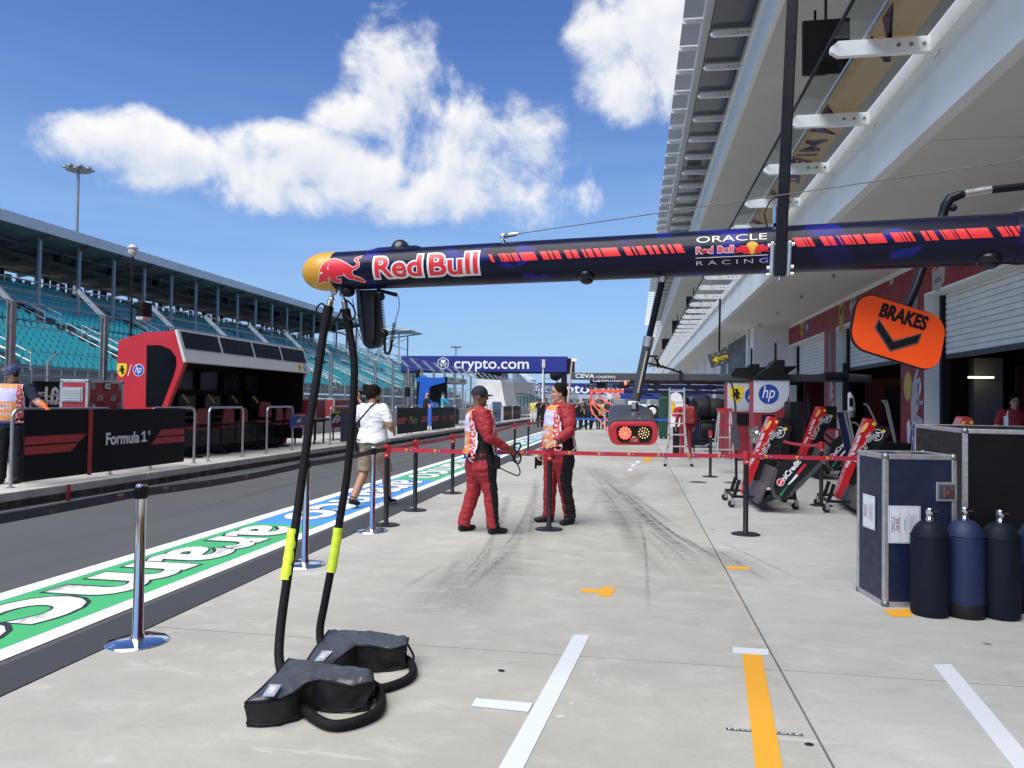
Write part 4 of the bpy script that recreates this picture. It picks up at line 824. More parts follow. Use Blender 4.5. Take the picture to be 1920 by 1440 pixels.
for k, a in enumerate(aisles[:9]):
    for (r0, r1) in ((0,7),(9,17)):
        m1 = MB(); x0, x1 = -31-r0*.8, -31-r1*.8
        for dy in (-.7, .7):
            m1.tube([(x0,a+dy,ZR(x0)+.1),(x0,a+dy,ZR(x0)+1.0),(x1,a+dy,ZR(x1)+1.0),(x1,a+dy,ZR(x1)+.1)], .035, 6); m1.tube([(x0,a+dy,ZR(x0)+.55),(x1,a+dy,ZR(x1)+.55)], .028, 6)
        m1.build('aisle_handrail', mat('rail_white', (.62,.64,.65), .4, .3), gs_)
    m1 = MB()
    for r in range(NR): x = -31-r*.8; m1.box(x-.6,x-.2,a-.5,a+.5,ZR(x)+.01,ZR(x)+.18)
    m1.build('aisle_steps', mat('steps_pale', (.36,.36,.35), .8, var=.2), gs_)
m1 = MB()
for y in range(26, 131): m1.box(-30.74,-30.70,y-.02,y+.02,1.9,3.0)
for z in (2.2,2.6,3.0): m1.box(-30.74,-30.70,26,131,z-.02,z+.02)
m1.build('front_guardrail', COLM, gs_)
for k in range(12):
    y = 41+3.66*k*1.5; s_ = MB(); s_.box(-40.6,-40.0,y,y+.5,11.0,11.5); s_.build('hanging_speaker', BLACK, gs_)
# open steel frame past the roof end
for k in range(5):
    y = 108+5*k; m1 = MB(); m1.box(-40.1,-39.9,y-.12,y+.12,ZR(-40)-.3,13.1 if k > 2 else 12.2); m1.box(-45.6,-45.4,y-.1,y+.1,9,12.6); m1.bar((-37.5,y,13.4),(-47,y,12.2),.1,.2); m1.bar((-40,y,10.5),(-45.5,y,12.3),.1,.1); m1.bar((-40,y,12.6),(-45.5,y+5 if k < 4 else y,10.2),.08,.08); m1.build('open_frame', COLM, gs_)
MB().box(-47,-37.5,121,129,13.42,13.55).build('loose_roof_sheet', RW, gs_)
# trackside fence in front of the stand
f2 = thing('trackside_fence', 'lower grey debris fence in front of the teal seats', 'fence', (-29.8, 60, 0))
for k in range(26):
    y = 30+4*k; m1 = MB(); m1.box(-29.86,-29.74,y-.05,y+.05,0,3.3); m1.bar((-29.8,y,3.28),(-29.25,y,3.75),.08,.08); m1.build('post', STEEL, f2)
wm = MB(); w = .006
for k in range(20): wire((-29.8,28,1.0+k*.12),(-29.8,132,1.0+k*.12))
for k in range(430): wire((-29.8,28+k*.24,1.0),(-29.8,28+k*.24,3.3))
wm.build('wire_mesh', STEEL, f2, kind='stuff'); MB().box(-30.2,-29.5,26,200,-.04,1.0).build('barrier_block', MATS['barrier_concrete'], f2)
# ------------------------------------------------------------------ sign gantries
GB = mat('gantry_blue', (.012,.022,.20), .45, var=.05)
HEX = [(math.cos(R(60*k+30)), math.sin(R(60*k+30))) for k in range(6)]
def lion_mark(m1, o, u, v, s, lift=.02):
    o = Vector(o); u = Vector(u); v = Vector(v)
    for i in range(6):
        a, b = HEX[i], HEX[(i+1) % 6]; poly2(m1, [(a[0]*s,a[1]*s),(b[0]*s,b[1]*s),(b[0]*s*.88,b[1]*s*.88),(a[0]*s*.88,a[1]*s*.88)], o, u, v, 0, lift)
    poly2(m1, [(-.3*s,.55*s),(.3*s,.55*s),(.42*s,.2*s),(.2*s,.05*s),(.12*s,.0),(-.12*s,.0),(-.2*s,.05*s),(-.42*s,.2*s)], o, u, v, 0, lift)
    for q in (-1, 1): poly2(m1, [(q*.62*s,-.02*s),(q*.35*s,.0*s),(q*.12*s,-.35*s),(q*.16*s,-.6*s),(q*.3*s,-.52*s)], o, u, v, 0, lift)
    poly2(m1, [(-.14*s,-.1*s),(.14*s,-.1*s),(.06*s,-.36*s),(-.06*s,-.36*s)], o, u, v, 0, lift)
g1 = thing('sign_gantry', 'wide blue sign gantry lettered crypto.com spanning the race track', 'gantry', (-20, 98, 0)); YG = 98.0
a, b = PY(752,667,YG), PY(1063,698,YG)
MB().box(a.x,b.x,YG,YG+1.2,b.z,a.z).build('sign_box', GB, g1, bevel=.03); MB().box(a.x,b.x,YG+.1,YG+1.1,b.z-.18,b.z-.002).build('lower_truss', BLACK, g1); MB().box(b.x+.01,b.x+.9,YG+.2,YG+1.4,b.z-.2,a.z-.25).build('end_frame', BLACK, g1)
m1 = MB(); lion_mark(m1, PY(831,681,YG-.01), (1,0,0), (0,0,1), .86); p = PY(921,691,YG-.01); flat_text(m1, 'crypto.com', p, (1,0,0), (0,0,1), 1.42, w=PY(991,690,YG).x-PY(851,690,YG).x, bold=.012, lift=.02); m1.build('lettering', WTXT, g1)
MB().box(-31.2,-29.9,YG+.2,YG+1.1,0,b.z-.2).build('leg', mat('leg_grey', (.11,.12,.12), .6), g1); MB().box(-9.6,-8.9,YG+.2,YG+1.1,0,b.z-.2).build('leg', BLACK, g1)
g2 = thing('sign_gantry', 'farther blue sign gantry partly hidden behind the marshals', 'gantry', (-12, 185, 0)); YG = 185.0
a, b = PY(930,717,YG), PY(1300,742,YG); MB().box(a.x,b.x,YG,YG+1.2,b.z,a.z).build('sign_box', GB, g2); m1 = MB(); lion_mark(m1, PY(1006,729,YG-.01), (1,0,0), (0,0,1), 1.5); flat_text(m1, 'crypto.com', PY(1094,737,YG-.01), (1,0,0), (0,0,1), 2.3, w=PY(1172,737,YG).x-PY(1022,737,YG).x, bold=.012, lift=.02); m1.build('lettering', WTXT, g2)
MB().box(a.x,a.x+1,YG+.2,YG+1,0,b.z).build('leg', BLACK, g2); MB().box(b.x-1,b.x,YG+.2,YG+1,0,b.z).build('leg', BLACK, g2)
# scoreboard with a flag image, light masts, crane
sb = thing('scoreboard', 'dark screen showing a striped flag, hanging under the blue gantry', 'screen', (-22, 99.6, 0)); YG = 99.7; a, b = PY(893,699,YG), PY(952,713,YG); MB().box(a.x,b.x,YG,YG+.3,b.z,a.z).build('housing', BLACK, sb)
MB().box(b.x-1.2,b.x-.9,YG+.32,YG+.6,0,a.z).build('post', BLACK, sb)
m1 = MB(); a2, b2_ = PY(931,699,YG-.01), PY(952,713,YG-.01); hh = (a2.z-b2_.z)/9; [m1.box(a2.x,b2_.x,YG-.02,YG-.004,b2_.z+k*hh,b2_.z+(k+1)*hh-.004,k % 2) for k in range(9)]; m1.box(a2.x,a2.x+(b2_.x-a2.x)*.42,YG-.03,YG-.022,b2_.z+hh*4,a2.z,2); m1.build('flag_image', [mat('flag_red', (.42,.06,.09), .6), WTXT, mat('flag_blue', (.03,.04,.14), .6)], sb)
def high_mast(px, py, Y, name_lab, s=1.):
    p = PY(px, py, Y); o = thing('light_mast', name_lab, 'light mast', (p.x, p.y, 0)); MB().cyl((p.x,p.y,0),(p.x,p.y,p.z),.30*s,.16*s,10).build('pole', STEEL, o)
    MB().cyl((p.x,p.y,p.z-.3*s),(p.x,p.y,p.z),1.3*s,n=16).build('ring', STEEL, o)
    for k in range(8): a = k*math.pi/4; q = Vector((p.x+1.35*s*math.cos(a),p.y+1.35*s*math.sin(a),p.z+.05)); m1 = MB(); m1.lathe([(0,.1*s),(.3*s,.05*s),(.34*s,-.2*s),(.0,-.22*s)], q, 10); m1.build('lamp_head', mat('lamp_head', (.25,.27,.28), .4, .3), o)
high_mast(147, 316, 78, 'tall floodlight mast rising behind the grandstand roof'); high_mast(855, 650, 330, 'tiny far floodlight mast above the blue gantry', 1.7)
cr = thing('camera_crane', 'slim red and white camera crane arm beside the blue gantry', 'crane', PY(1066,760,96)); a, b = PY(1065,752,96), PY(1073,674,96); MB().tube([a, a.lerp(b,.5), b], [.16,.13,.1], 8).build('arm', mat('crane_pink', (.55,.35,.34), .5), cr); MB().box(b.x-.1,b.x+.6,95.8,96.2,b.z-.25,b.z+.12).build('camera_head', WHITE, cr)
po = thing('camera_pole', 'grey pole with a camera in front of the blue gantry beside the bareheaded marshal', 'mast', PX(1017,790,-8.9)); a, b = PX(1017,793,-8.9), PX(1017,683,-8.9); MB().cyl((a.x,a.y,.2),(a.x,a.y,b.z),.09,.06,8).build('pole', WHITE, po); MB().box(a.x-.1,a.x+.2,a.y-.2,a.y+.2,b.z-.3,b.z+.5).build('camera', mat('camera_pale', (.5,.5,.47), .4), po)
tw = thing('camera_scaffold', 'grey steel scaffold tower behind the bareheaded marshal', 'scaffold', PY(1032,760,110)); m1 = MB()
for x in (1020,1044): p = PY(x,712,110); m1.cyl((p.x,110,0),(p.x,110,p.z+1.5),.12,n=6)
for z in (2,3,4,5): m1.box(PY(1020,712,110).x,PY(1044,712,110).x,109.9,110.1,z,z+.12)
m1.build('frame', STEEL, tw); p = PY(1042,704,110); MB().ell((p.x,110,p.z),(.9,.6,.8),10,6).build('covered_camera', BLACK, tw)
fg = thing('far_grandstand', 'distant open grandstand frame right of the scoreboard', 'grandstand', PY(980,760,170)); m1 = MB()
for k in range(12): p = PY(962+k*2.7,690+k*2.6,170); m1.box(p.x-.12,p.x+.12,170,170.3,3,p.z)
m1.build('frame', COLM, fg); a, b = PY(955,683,168), PY(1000,712,168); m1 = MB(); m1.prism([(a.x,165,a.z),(b.x,165,b.z),(b.x,165,b.z-.4),(a.x,165,a.z-.4)], (0,8,0)); m1.build('roof', RW, fg); m1 = MB(); m1.prism([(a.x-4,173,0),(b.x,173,0),(b.x,173,3),(a.x-4,173,5)], (0,6,0)); m1.build('seat_bank', mat('far_teal', (.06,.2,.2), .8), fg)
tn = thing('white_tent', 'white covered stand with dark open side beyond the capped marshal', 'tent', PX(975,790,-10)); p0, p1 = PX(950,775,-9.6), PX(1003,732,-9.6)
TENT = mat('tent_sheet', (.62,.62,.61), .6, var=.15, sc=1.5, bump=.5, bsc=2); m1 = MB(); y0, y1 = p0.y, p0.y+14
m1.prism([(-9.5,y0,.25),(-10.1,y0,3.2),(-12,y0,3.3),(-12,y0,.25)], (0,6,0)); m1.build('cover', TENT, tn); m1 = MB(); m1.prism([(-9.5,y0+6.05,2.3),(-10.1,y0+6.05,3.2),(-12,y0+6.05,3.3),(-12,y0+6.05,.25),(-11.7,y0+6.05,.25),(-11.7,y0+6.05,2.3)], (0,11,0)); m1.build('open_bay', mat('tent_grey', (.22,.23,.22), .7), tn)
# ================================================================== OVERHEAD BOOM
BA, BB = AD(585,511,4.72), AD(1900,450,3.5); BA.z = BB.z = 2.35
AX = (BB-BA).normalized(); BN = Vector((AX.y,-AX.x,0)); BR = .119
if BN.y > 0: BN = -BN
boom = thing('overhead_boom', 'long dark navy overhead boom with yellow rounded tip and red lettering', 'boom', (BA.x, BA.y, BA.z))
def sx(px):
    lo, hi = -.6, 8.
    for _ in range(50):
        m = (lo+hi)/2; p = BA+AX*m
        if scr(p)[0] < px: lo = m
        else: hi = m
    return lo
TH0 = R(-9)
def bp(s, h, lift=.0): a = TH0 + h/BR; return BA + AX*s + (BN*math.cos(a) + Vector((0,0,1))*math.sin(a))*(BR+lift)
# paint: very dark navy with royal blue flecks
t = NT('boom_paint'); vo = t.n.new('ShaderNodeTexVoronoi'); vo.inputs['Scale'].default_value = 9; mp_ = t.n.new('ShaderNodeMapping'); mp_.inputs['Scale'].default_value = (.8,.8,1.6); mp_.inputs['Rotation'].default_value = (0,.6,0); t.l.new(t.pos, mp_.inputs[0]); t.l.new(mp_.outputs[0], vo.inputs['Vector'])
msk = t.math('MULTIPLY', t.rng(vo.outputs['Color'], .62, .66), t.rng(t.noise(2.2, 2), .50, .60)); t.set('Base Color', t.mix(t.math('MULTIPLY', msk, .8), (.0045,.006,.022), (.012,.014,.20))); t.set('Roughness', .32); t.set('Specular IOR Level', .12); t.set('Coat Weight', .13); t.set('Coat Roughness', .08); BP = t.m
s0_, s1_ = sx(635), sx(1897)
n = 48
def ring(s, r): return [BA + AX*s + (BN*math.cos(2*math.pi*k/n)+Vector((0,0,1))*math.sin(2*math.pi*k/n))*r for k in range(n)]
def lathe_boom(prof): m1 = MB(); g = [ring(s, r)+[ring(s, r)[0]] for s, r in prof]; m1.sheet(g, 0, True); return m1
lathe_boom([(s0_,BR),(s1_,BR)]).build('tube', BP, boom); lathe_boom([(s1_,BR),(s1_,BR+.004),(s1_+.03,BR+.006),(s1_+2.6,BR+.006)]).build('tube_sleeve', BP, boom)
c0 = sx(611); yl = mat('tip_yellow', (.52,.27,.015), .4, var=.06, sc=5, coat=.15)
lathe_boom([(c0,BR+.001),(s0_,BR+.001)]).build('tip_collar', yl, boom)
prof = [(c0-.0005,BR+.0005)]+[(c0-.155*math.sin(a), max(.0005,(BR-.001)*math.cos(a))) for a in [k*math.pi/24 for k in range(1,13)]]; lathe_boom(prof).build('tip_cap', yl, boom)
# wrap flat shapes on the tube
def wrap(V, F, name, m, lift):
    """flat triangles in (s, h) cut into narrow strips, then bent round the tube"""
    bm = bmesh.new(); vs_ = [bm.verts.new((x, y, 0)) for x, y in V]
    for f in F:
        try: bm.faces.new([vs_[i] for i in f])
        except ValueError: pass
    h0, h1 = min(y for _, y in V), max(y for _, y in V); k = h0+.012
    while k < h1: bmesh.ops.bisect_plane(bm, geom=bm.verts[:]+bm.edges[:]+bm.faces[:], plane_co=(0,k,0), plane_no=(0,1,0)); k += .012
    me = bpy.data.meshes.new(name)
    for v in bm.verts: v.co = bp(v.co.x, v.co.y, lift) - boom.location
    bm.to_mesh(me); bm.free(); me.materials.append(m); o = bpy.data.objects.new(name, me); col.objects.link(o); o.parent = boom; return o
def wpoly(pts, name, m, lift):
    P = [Vector((x, y, 0)) for x, y in pts]; T = [tuple(q) for q in tessellate_polygon([P])]; wrap(pts, T, name, m, lift)
def wtext(s, px0, px1, hb, h, name, m, lift, bold=.0, shear=0, spacing=1.):
    V, F, W = text2d(s, bold, shear, spacing); a, b = sx(px0), sx(px1); return wrap([(a+x/W*(b-a), hb+y*h) for x, y in V], F, name, m, lift)
MRED = mat('logo_red', (.62,.018,.028), .35, var=.03); MWH = mat('logo_white', (.66,.66,.66), .4, var=.03); DASH = mat('dash_red', (.72,.022,.02), .4, var=.03)
def grow(pts, d):
    n_ = len(pts); A = sum(pts[i][0]*pts[(i+1) % n_][1]-pts[(i+1) % n_][0]*pts[i][1] for i in range(n_)); sg_ = 1 if A > 0 else -1; out = []
    for i in range(n_):
        a, b, c_ = Vector(pts[i-1]), Vector(pts[i]), Vector(pts[(i+1) % n_]); e = ((b-a).normalized()+(c_-b).normalized()); q = Vector((e.y,-e.x))
        if q.length < 1e-6: q = Vector((0,0))
        else: q.normalize()
        out.append(tuple(b+q*d*sg_))
    return out
BULL = [(1115,1155),(1140,1110),(1150,1060),(1185,1000),(1230,970),(1275,965),(1330,985),(1380,1010),(1420,1035),(1446,1048),(1472,1040),(1480,1022),(1468,1003),(1450,988),(1460,970),(1488,958),(1512,950),(1504,970),(1480,984),(1488,1003),(1500,1022),(1494,1046),(1470,1062),(1442,1068),(1432,1090),(1442,1112),(1480,1125),(1510,1140),(1530,1165),(1520,1175),(1490,1165),(1450,1147),(1420,1142),(1390,1135),(1370,1108),(1330,1105),(1300,1110),(1284,1124),(1300,1136),(1326,1130),(1320,1155),(1308,1172),(1278,1165),(1250,1155),(1236,1132),(1226,1110),(1211,1122),(1216,1150),(1190,1156),(1160,1148),(1140,1158),(1125,1167)]
u0, u1 = sx(380+1115/4.8), sx(380+1530/4.8); k_ = (u1-u0)/(1530-1115)
bull = [(u0+(x-1115)*k_, (1062-y)*k_*.98 + .004) for x, y in BULL]
wpoly(grow(bull, .0042), 'bull_outline', MWH, .0012); wpoly(bull, 'bull_mark', MRED, .0024)
for pts in ([(1238,1010),(1226,1035),(1232,1060),(1222,1055),(1220,1032)], [(1150,1080),(1165,1070),(1180,1080),(1160,1090)], [(1360,1085),(1372,1110),(1392,1132),(1386,1134),(1364,1110)]): wpoly([(u0+(x-1115)*k_, (1062-y)*k_*.98+.004) for x, y in pts], 'bull_detail', MWH, .0034)
# big red lettering with white outline
for s_, p0, p1, hb in (('Red',718,808,-.052), ('Bull',818,911,-.052)):
    wtext(s_, p0-2, p1+2, hb-.004, .129, 'lettering_outline', MWH, .0012, bold=.068, spacing=1.0); wtext(s_, p0+2, p1-2, hb, .121, 'lettering', MRED, .0026, bold=.022, spacing=1.0)
# dashes
D = [(650,700),(705,718),(725,745),(792,825),(832,860),(885,893),(905,940),(945,960),(970,1010),(1025,1125),(1165,1210),(1215,1228),(1235,1250),(1258,1275),(1325,1350),(1360,1395),(1425,1435),(1440,1485),(1490,1500),(1508,1560),(1570,1680),(1728,1765),(1772,1785),(1795,1820),(1830,1868)]
DL = [(928,934),(946,949),(951,961),(963,967),(970,980),(984,1012),(1022,1034),(1037,1043),(1046,1056),(1066,1076),(1079,1089),(1098,1103),(1106,1116),(1120,1130),(1133,1163),(1174,1186),(1190,1194),(1198,1210),(1216,1224),(1228,1236),(1242,1250),(1255,1262),(1266,1280)]
for lo, hi, e in [(1260+a/2.909, 1260+b/2.909, .008) for a, b in D]+[(a, b, .012) for a, b in DL]:
    a, b = sx(lo), sx(hi); k = .026; wpoly([(a,.052),(b,.052),(b+k,.004),(a+k,.004)], 'red_dash', DASH, .0012)
wtext('ORACLE', 1309, 1438, .052, .038, 'lettering', MWH, .002, bold=.0); wtext('Red Bull', 1308, 1378, -.006, .036, 'lettering_outline', MWH, .0012, bold=.05, spacing=1.); wtext('Red Bull', 1309, 1377, -.003, .032, 'lettering', MRED, .0026, bold=.012, spacing=1.); wtext('RACING', 1309, 1440, -.066, .024, 'lettering', MWH, .002, bold=-.012, spacing=1.6)
a, b = sx(1308), sx(1440); wpoly([(a,-.028),(b,-.028),(b,-.0245),(a,-.0245)], 'lettering_rule', MWH, .002)
cx_ = sx(1411); wpoly(disc2(20,.032,1,1,cx_,.012), 'sun_disc', mat('sun_yellow', (.75,.42,.03), .4), .0012)
for q in (-1, 1):
    wpoly([(cx_+q*x, y) for x, y in ((.008,-.012),(.02,.02),(.05,.028),(.07,.014),(.085,.022),(.088,.03),(.08,.006),(.074,-.002),(.085,-.016),(.07,-.008),(.045,-.008),(.04,-.02),(.03,-.014),(.018,-.02))], 'bull_mark', MRED, .0024)
# camera blister, pods, eye bolt
def boom_top(px, h=0.): return BA+AX*sx(px)+Vector((0,0,BR+h))
p = boom_top(750, -.012); cb = MB(); cb.ell(p+BN*-.0, (.062,.06,.068), 18, 10); cb.build('camera_dome', mat('dome_black', (.02,.022,.03), .12, coat=.5), boom)
m1 = MB(); q0, q1 = sx(700), sx(792); g = []
for i in range(9):
    s = q0+(q1-q0)*i/8; w_ = .075*(1-.25*abs(i-4)/4); g.append([BA+AX*s+(BN*math.sin(a)+Vector((0,0,1))*math.cos(a))*(BR+.004+(.012 if 0 < i < 8 else -.004)*(1-abs(a)/.75)) for a in [-.72+.12*k for k in range(13)]])
m1.sheet(g, 0, True); m1.build('camera_saddle', BP, boom)
for px, d_, l in ((1104,-.02,.10), (1848,-.035,.12)):
    p = BA+AX*sx(px)+BN*.045+Vector((0,0,-BR+.02)); m1 = MB(); rot = Matrix((AX, BN, Vector((0,0,1)))).transposed(); m1.ell(p, (l*.48,.06,.036), 16, 10, rot=rot); m1.build('lamp_pod', mat('pod_black', (.008,.009,.014), .3, coat=.3), boom)
    m1 = MB(); m1.ell(p+Vector((0,0,-.028))-BN*.0, (l*.36,.04,.022), 14, 8, rot=rot); m1.build('pod_lens', BLKG, boom)
p = boom_top(943); m1 = MB(); m1.cyl(p-Vector((0,0,.01)), p+Vector((0,0,.035)), .012, n=10); m1.tube([p+Vector((0,0,.03))+(AX*math.cos(a)+Vector((0,0,1))*math.sin(a))*.018 for a in [k*math.pi/5 for k in range(10)]], .005, 6, closed=True); m1.build('eye_bolt', CHROME, boom)
# wire stay
w0 = p+Vector((0,0,.04)); w1 = AD(1960,293,3.1); wd = (w1-w0).normalized()
ws = thing('wire_stay', 'thin steel wire rope rising from the boom to the upper right', 'wire rope', w0); MB().tube([w0+wd*.08, w1], .0027, 6).build('rope', mat('wire_grey', (.10,.10,.10), .6, .2), ws); MB().tube([w0, w0+wd*.03, w0+wd*.075, w0+wd*.1], [.009,.014,.014,.007], 8).build('shackle', CHROME, ws)
# hanger post in front of the boom
pb0, pb1 = AD(1461,520,3.66), AD(1489,-60,3.66); bs = sx(1461); cpos = BA+AX*bs
hp = thing('hanger_post', 'black vertical hanger post clamped across the boom with a steel bracket', 'post', cpos+Vector((0,0,-BR)))
hx = cpos+BN*(BR+.045); hdir = Vector((pb1-pb0)); top = AD(1489,-60, (hx-CAM).dot(FW)); bot = AD(1462,518,(hx-CAM).dot(FW))
d = (top-bot).normalized(); e1 = AX; e2 = d.cross(e1).normalized()
m1 = MB(); m1.bar(bot, top, .054, .05, up=e2); m1.build('post', mat('post_black', (.008,.008,.010), .35, var=.1), hp, bevel=.006); m1 = MB()
for q in (-1, 1): m1.bar(bot+e1*q*.017+e2*.026+d*.02, top+e1*q*.017+e2*.026, .004, .004, up=e2)
m1.build('post_groove', mat('groove_grey', (.03,.03,.034), .3), hp); m1 = MB()
ss_ = mat('satin_steel', (.50,.49,.46), .3, .85)
for q in (-1, 1): m1 = MB(); m1.obox(bot+d*.085+e1*q*.040-BN*.012, (e1*.010, d*.085, BN*.03)); m1.build('clamp_plate', ss_, hp, bevel=.006)
m1 = MB(); m1.obox(bot+d*.10-BN*.036, (e1*.049, d*.07, BN*.006)); m1.build('clamp_back', ss_, hp, bevel=.003)
for q in (-1, 1):
    for k in (.01, .045, .155): m1 = MB(); c_ = bot+d*k+e1*q*.050; m1.cyl(c_, c_+e1*q*.012, .009, n=8); m1.build('bolt', CHROME, hp)
m1 = MB(); c_ = bot+Vector((0,0,-.02)); m1.cyl(c_, c_+d*.03, .008, n=8); m1.build('bolt', CHROME, hp)
q = cpos+Vector((0,0,BR)); m1 = MB(); m1.box(q.x-.035,q.x+.02,q.y-.03,q.y+.03,q.z-.004,q.z+.012); m1.cyl(q+Vector((-.02,0,.01)), q+Vector((-.02,0,.10)), .012, n=10); m1.build('latch_pin', CHROME, hp); MB().tube([q+Vector((-.06,0,.0)),q+Vector((-.075,0,.07)),q+Vector((-.05,0,.13)),q+Vector((-.01,0,.16))], .004, 6).build('latch_cable', BLACK, hp)
# second arm behind carrying the signal board
arm = thing('board_arm', 'black tubular arm behind the boom, bent and holding the orange board', 'arm', AD(1720,540,4.0))
AP = [AD(1960,345,3.9),AD(1850,357,3.95),AD(1800,365,3.98),AD(1782,372,3.99),AD(1773,385,4.0),AD(1768,402,4.0),AD(1740,470,4.0),AD(1716,540,4.0),AD(1694,592,3.98)]
MB().tube(AP[:3], .0205, 12).build('upper_tube', mat('arm_black', (.010,.011,.018), .3), arm); MB().tube(AP[2:6], [.024,.026,.026,.024], 12).build('elbow', MATS['arm_black'], arm); MB().tube(AP[5:], .022, 12).build('lower_tube', MATS['arm_black'], arm)
MB().tube([AP[1]+(AP[2]-AP[1])*-.15, AP[1]+(AP[2]-AP[1])*.85], .0245, 12).build('steel_sleeve', ss_, arm); MB().ell(AP[4]+Vector((.03,-.02,-.02)), (.02,.02,.02), 10, 6).build('elbow_knob', BLACK, arm)
# orange board lettered BRAKES
bd = 3.9; bc = AD(1683,623,bd); bo = thing('brakes_board', 'tilted orange rounded board lettered BRAKES with a black chevron', 'signal board', bc)
a_ = R(-17.5); eu = (RT*math.cos(a_)+UP*math.sin(a_)); ev = (UP*math.cos(a_)-RT*math.sin(a_)); k = bd/FP
def rrect(w, h, r, n_=6, skew=0.):
    out = []
    for cx, cy, s in ((w-r,h-r,0),(-w+r,h-r,1),(-w+r,-h+r,2),(w-r,-h+r,3)):
        for i in range(n_+1): a = math.pi/2*(s+i/n_); x, y = cx+r*math.cos(a), cy+r*math.sin(a); out.append((x+y*skew, y))
    return out
OR = mat('brakes_orange', (1.0,.095,.008), .5, var=.03, sc=4)
W_, H_ = 86*k, 51*k
def face(pts, m, name, lift, th): m1 = MB(); m1.prism([bc+eu*x+ev*y-FW*lift for x, y in pts], FW*th); return m1.build(name, m, bo, bevel=.002)
face(rrect(W_, H_, 32*k, 7, -.12), OR, 'board_face', .012, .010); face(rrect(W_*1.03, H_*1.05, 36*k, 7, -.12), mat('board_back', (.02,.02,.022), .5), 'board_back', -.004, .014)
face(rrect(W_*.5, H_*.5, 20*k, 5), BLACK, 'hub_plate', -.022, .03)
m1 = MB(); flat_text(m1, 'BRAKES', bc+eu*(0*k)+ev*(18*k)-FW*.0125, eu, ev, 25*k, w=92*k, bold=.045, shear=.08, lift=.0015); m1.build('lettering', BLACK, bo)
def chev(g): return [(px_*k, py_*k) for px_, py_ in grow([(-42.9,10.6),(-4.6,-20.3),(41,9.7),(38.9,-8.7),(-4.8,-38.2),(-44.4,-5.6)], g)]
m1 = MB(); poly2(m1, chev(2.2), bc-FW*.0125, eu, ev, 0, .0012); m1.build('chevron_edge', mat('chev_grey', (.10,.09,.11), .4), bo); m1 = MB(); poly2(m1, chev(-1.2), bc-FW*.0125, eu, ev, 0, .0026); m1.build('chevron', BLACK, bo)
# ------------------------------------------------------------------ traffic light on a telescopic pole
tl = thing('signal_light', 'dark grey signal light with red rim hanging from a telescopic pole', 'signal light', AD(1187,800,4.1))
jt, jm, jb = AD(1243,522,4.06), AD(1215,641,4.08), AD(1191,752,4.1)
jt = BA+AX*sx(1243)+Vector((0,0,-BR-.004))
MB().cyl(jt+Vector((0,0,.012)), jt.lerp(jm,.06), .026, .022, 14).build('top_socket', ss_, tl); MB().cyl(jt.lerp(jm,.04), jm, .0175, n=14).build('upper_pole', mat('pole_navy', (.006,.007,.014), .3), tl); MB().cyl(jm.lerp(jb,-.09), jm.lerp(jb,.08), .0285, n=16).build('pole_collar', ss_, tl)
MB().cyl(jm.lerp(jb,.05), jb, .0255, n=16).build('lower_pole', mat('pole_grey', (.09,.09,.085), .3, .6), tl)
n_ = -FW; m1 = MB(); m1.bar(jm.lerp(jb,.16)+n_*.0262, jm.lerp(jb,.86)+n_*.0262, .008, .003, up=n_); m1.build('pole_slot', mat('slot_pale', (.42,.40,.35), .5), tl)
MB().cyl(jb.lerp(jm,-.02), AD(1190,775,4.1), .018, n=12).build('neck', CHROME, tl)
kk = 4.1/FP; lc = AD(1188,808,4.06)
jn = MB(); jn.obox(AD(1189,778,4.1), (RT*8*kk, UP*12*kk, FW*.03)); jn.obox(AD(1196,784,4.06), (RT*5*kk, UP*8*kk, FW*.02)); jn.build('joint', BLACK, tl, bevel=.008)
for x, y in ((1184,787),(1198,785)): m1 = MB(); c_ = AD(x,y,4.03); m1.cyl(c_, c_-FW*.02, .008, n=8); m1.build('bolt', CHROME, tl)
def rr3(c, w, h, r, dx=0): return [c+RT*(x+dx)+UP*y for x, y in rrect(w, h, r, 6)]
def loft(rings, name, m, caps=True):
    m1 = MB(); g = [q+[q[0]] for q in rings]; m1.sheet(g, 0, True)
    if caps: m1.add(rings[0], [tuple(range(len(rings[0])))], 0); m1.add(rings[-1], [tuple(range(len(rings[-1])))[::-1]], 0)
    return m1.build(name, m, tl)
def trap(c, w0, w1, h, r):
    """rounded outline wider at the top"""
    return [c+RT*(x*(w0+(w1-w0)*(y/h+1)/2)/w1)+UP*y for x, y in rrect(w1, h, r, 6)]
c1 = AD(1188,811,4.0)
HS = mat('light_housing', (.045,.048,.062), .42, var=.06)
loft([trap(c1+FW*.22+UP*.065, 34*kk, 36*kk, 27*kk, 14*kk), trap(c1+FW*.10+UP*.040, 41*kk, 44*kk, 31*kk, 17*kk), trap(c1+UP*.000, 43*kk, 46*kk, 23*kk, 15*kk)], 'housing', HS)
loft([trap(c1-FW*.002-UP*.004, 43*kk, 45.5*kk, 21.5*kk, 15*kk), trap(c1-FW*.02-UP*.007, 41*kk, 43*kk, 19.5*kk, 14*kk)], 'red_rim', mat('rim_red', (.42,.022,.03), .4), True)
c2 = c1-FW*.0215-UP*.007; m1 = MB(); m1.prism(trap(c2, 30*kk, 34*kk, 15*kk, 10*kk), -FW*.004); m1.build('lens_panel', BLKG, tl)
m1 = MB(); m1.prism([c2-FW*.0042+RT*x+UP*y for x, y in ((-9*kk,-15*kk),(9*kk,-15*kk),(7*kk,-7*kk),(3*kk,-4*kk),(-3*kk,-4*kk),(-7*kk,-7*kk))], -FW*.003); m1.build('sensor_tab', MATS['rim_red'], tl)
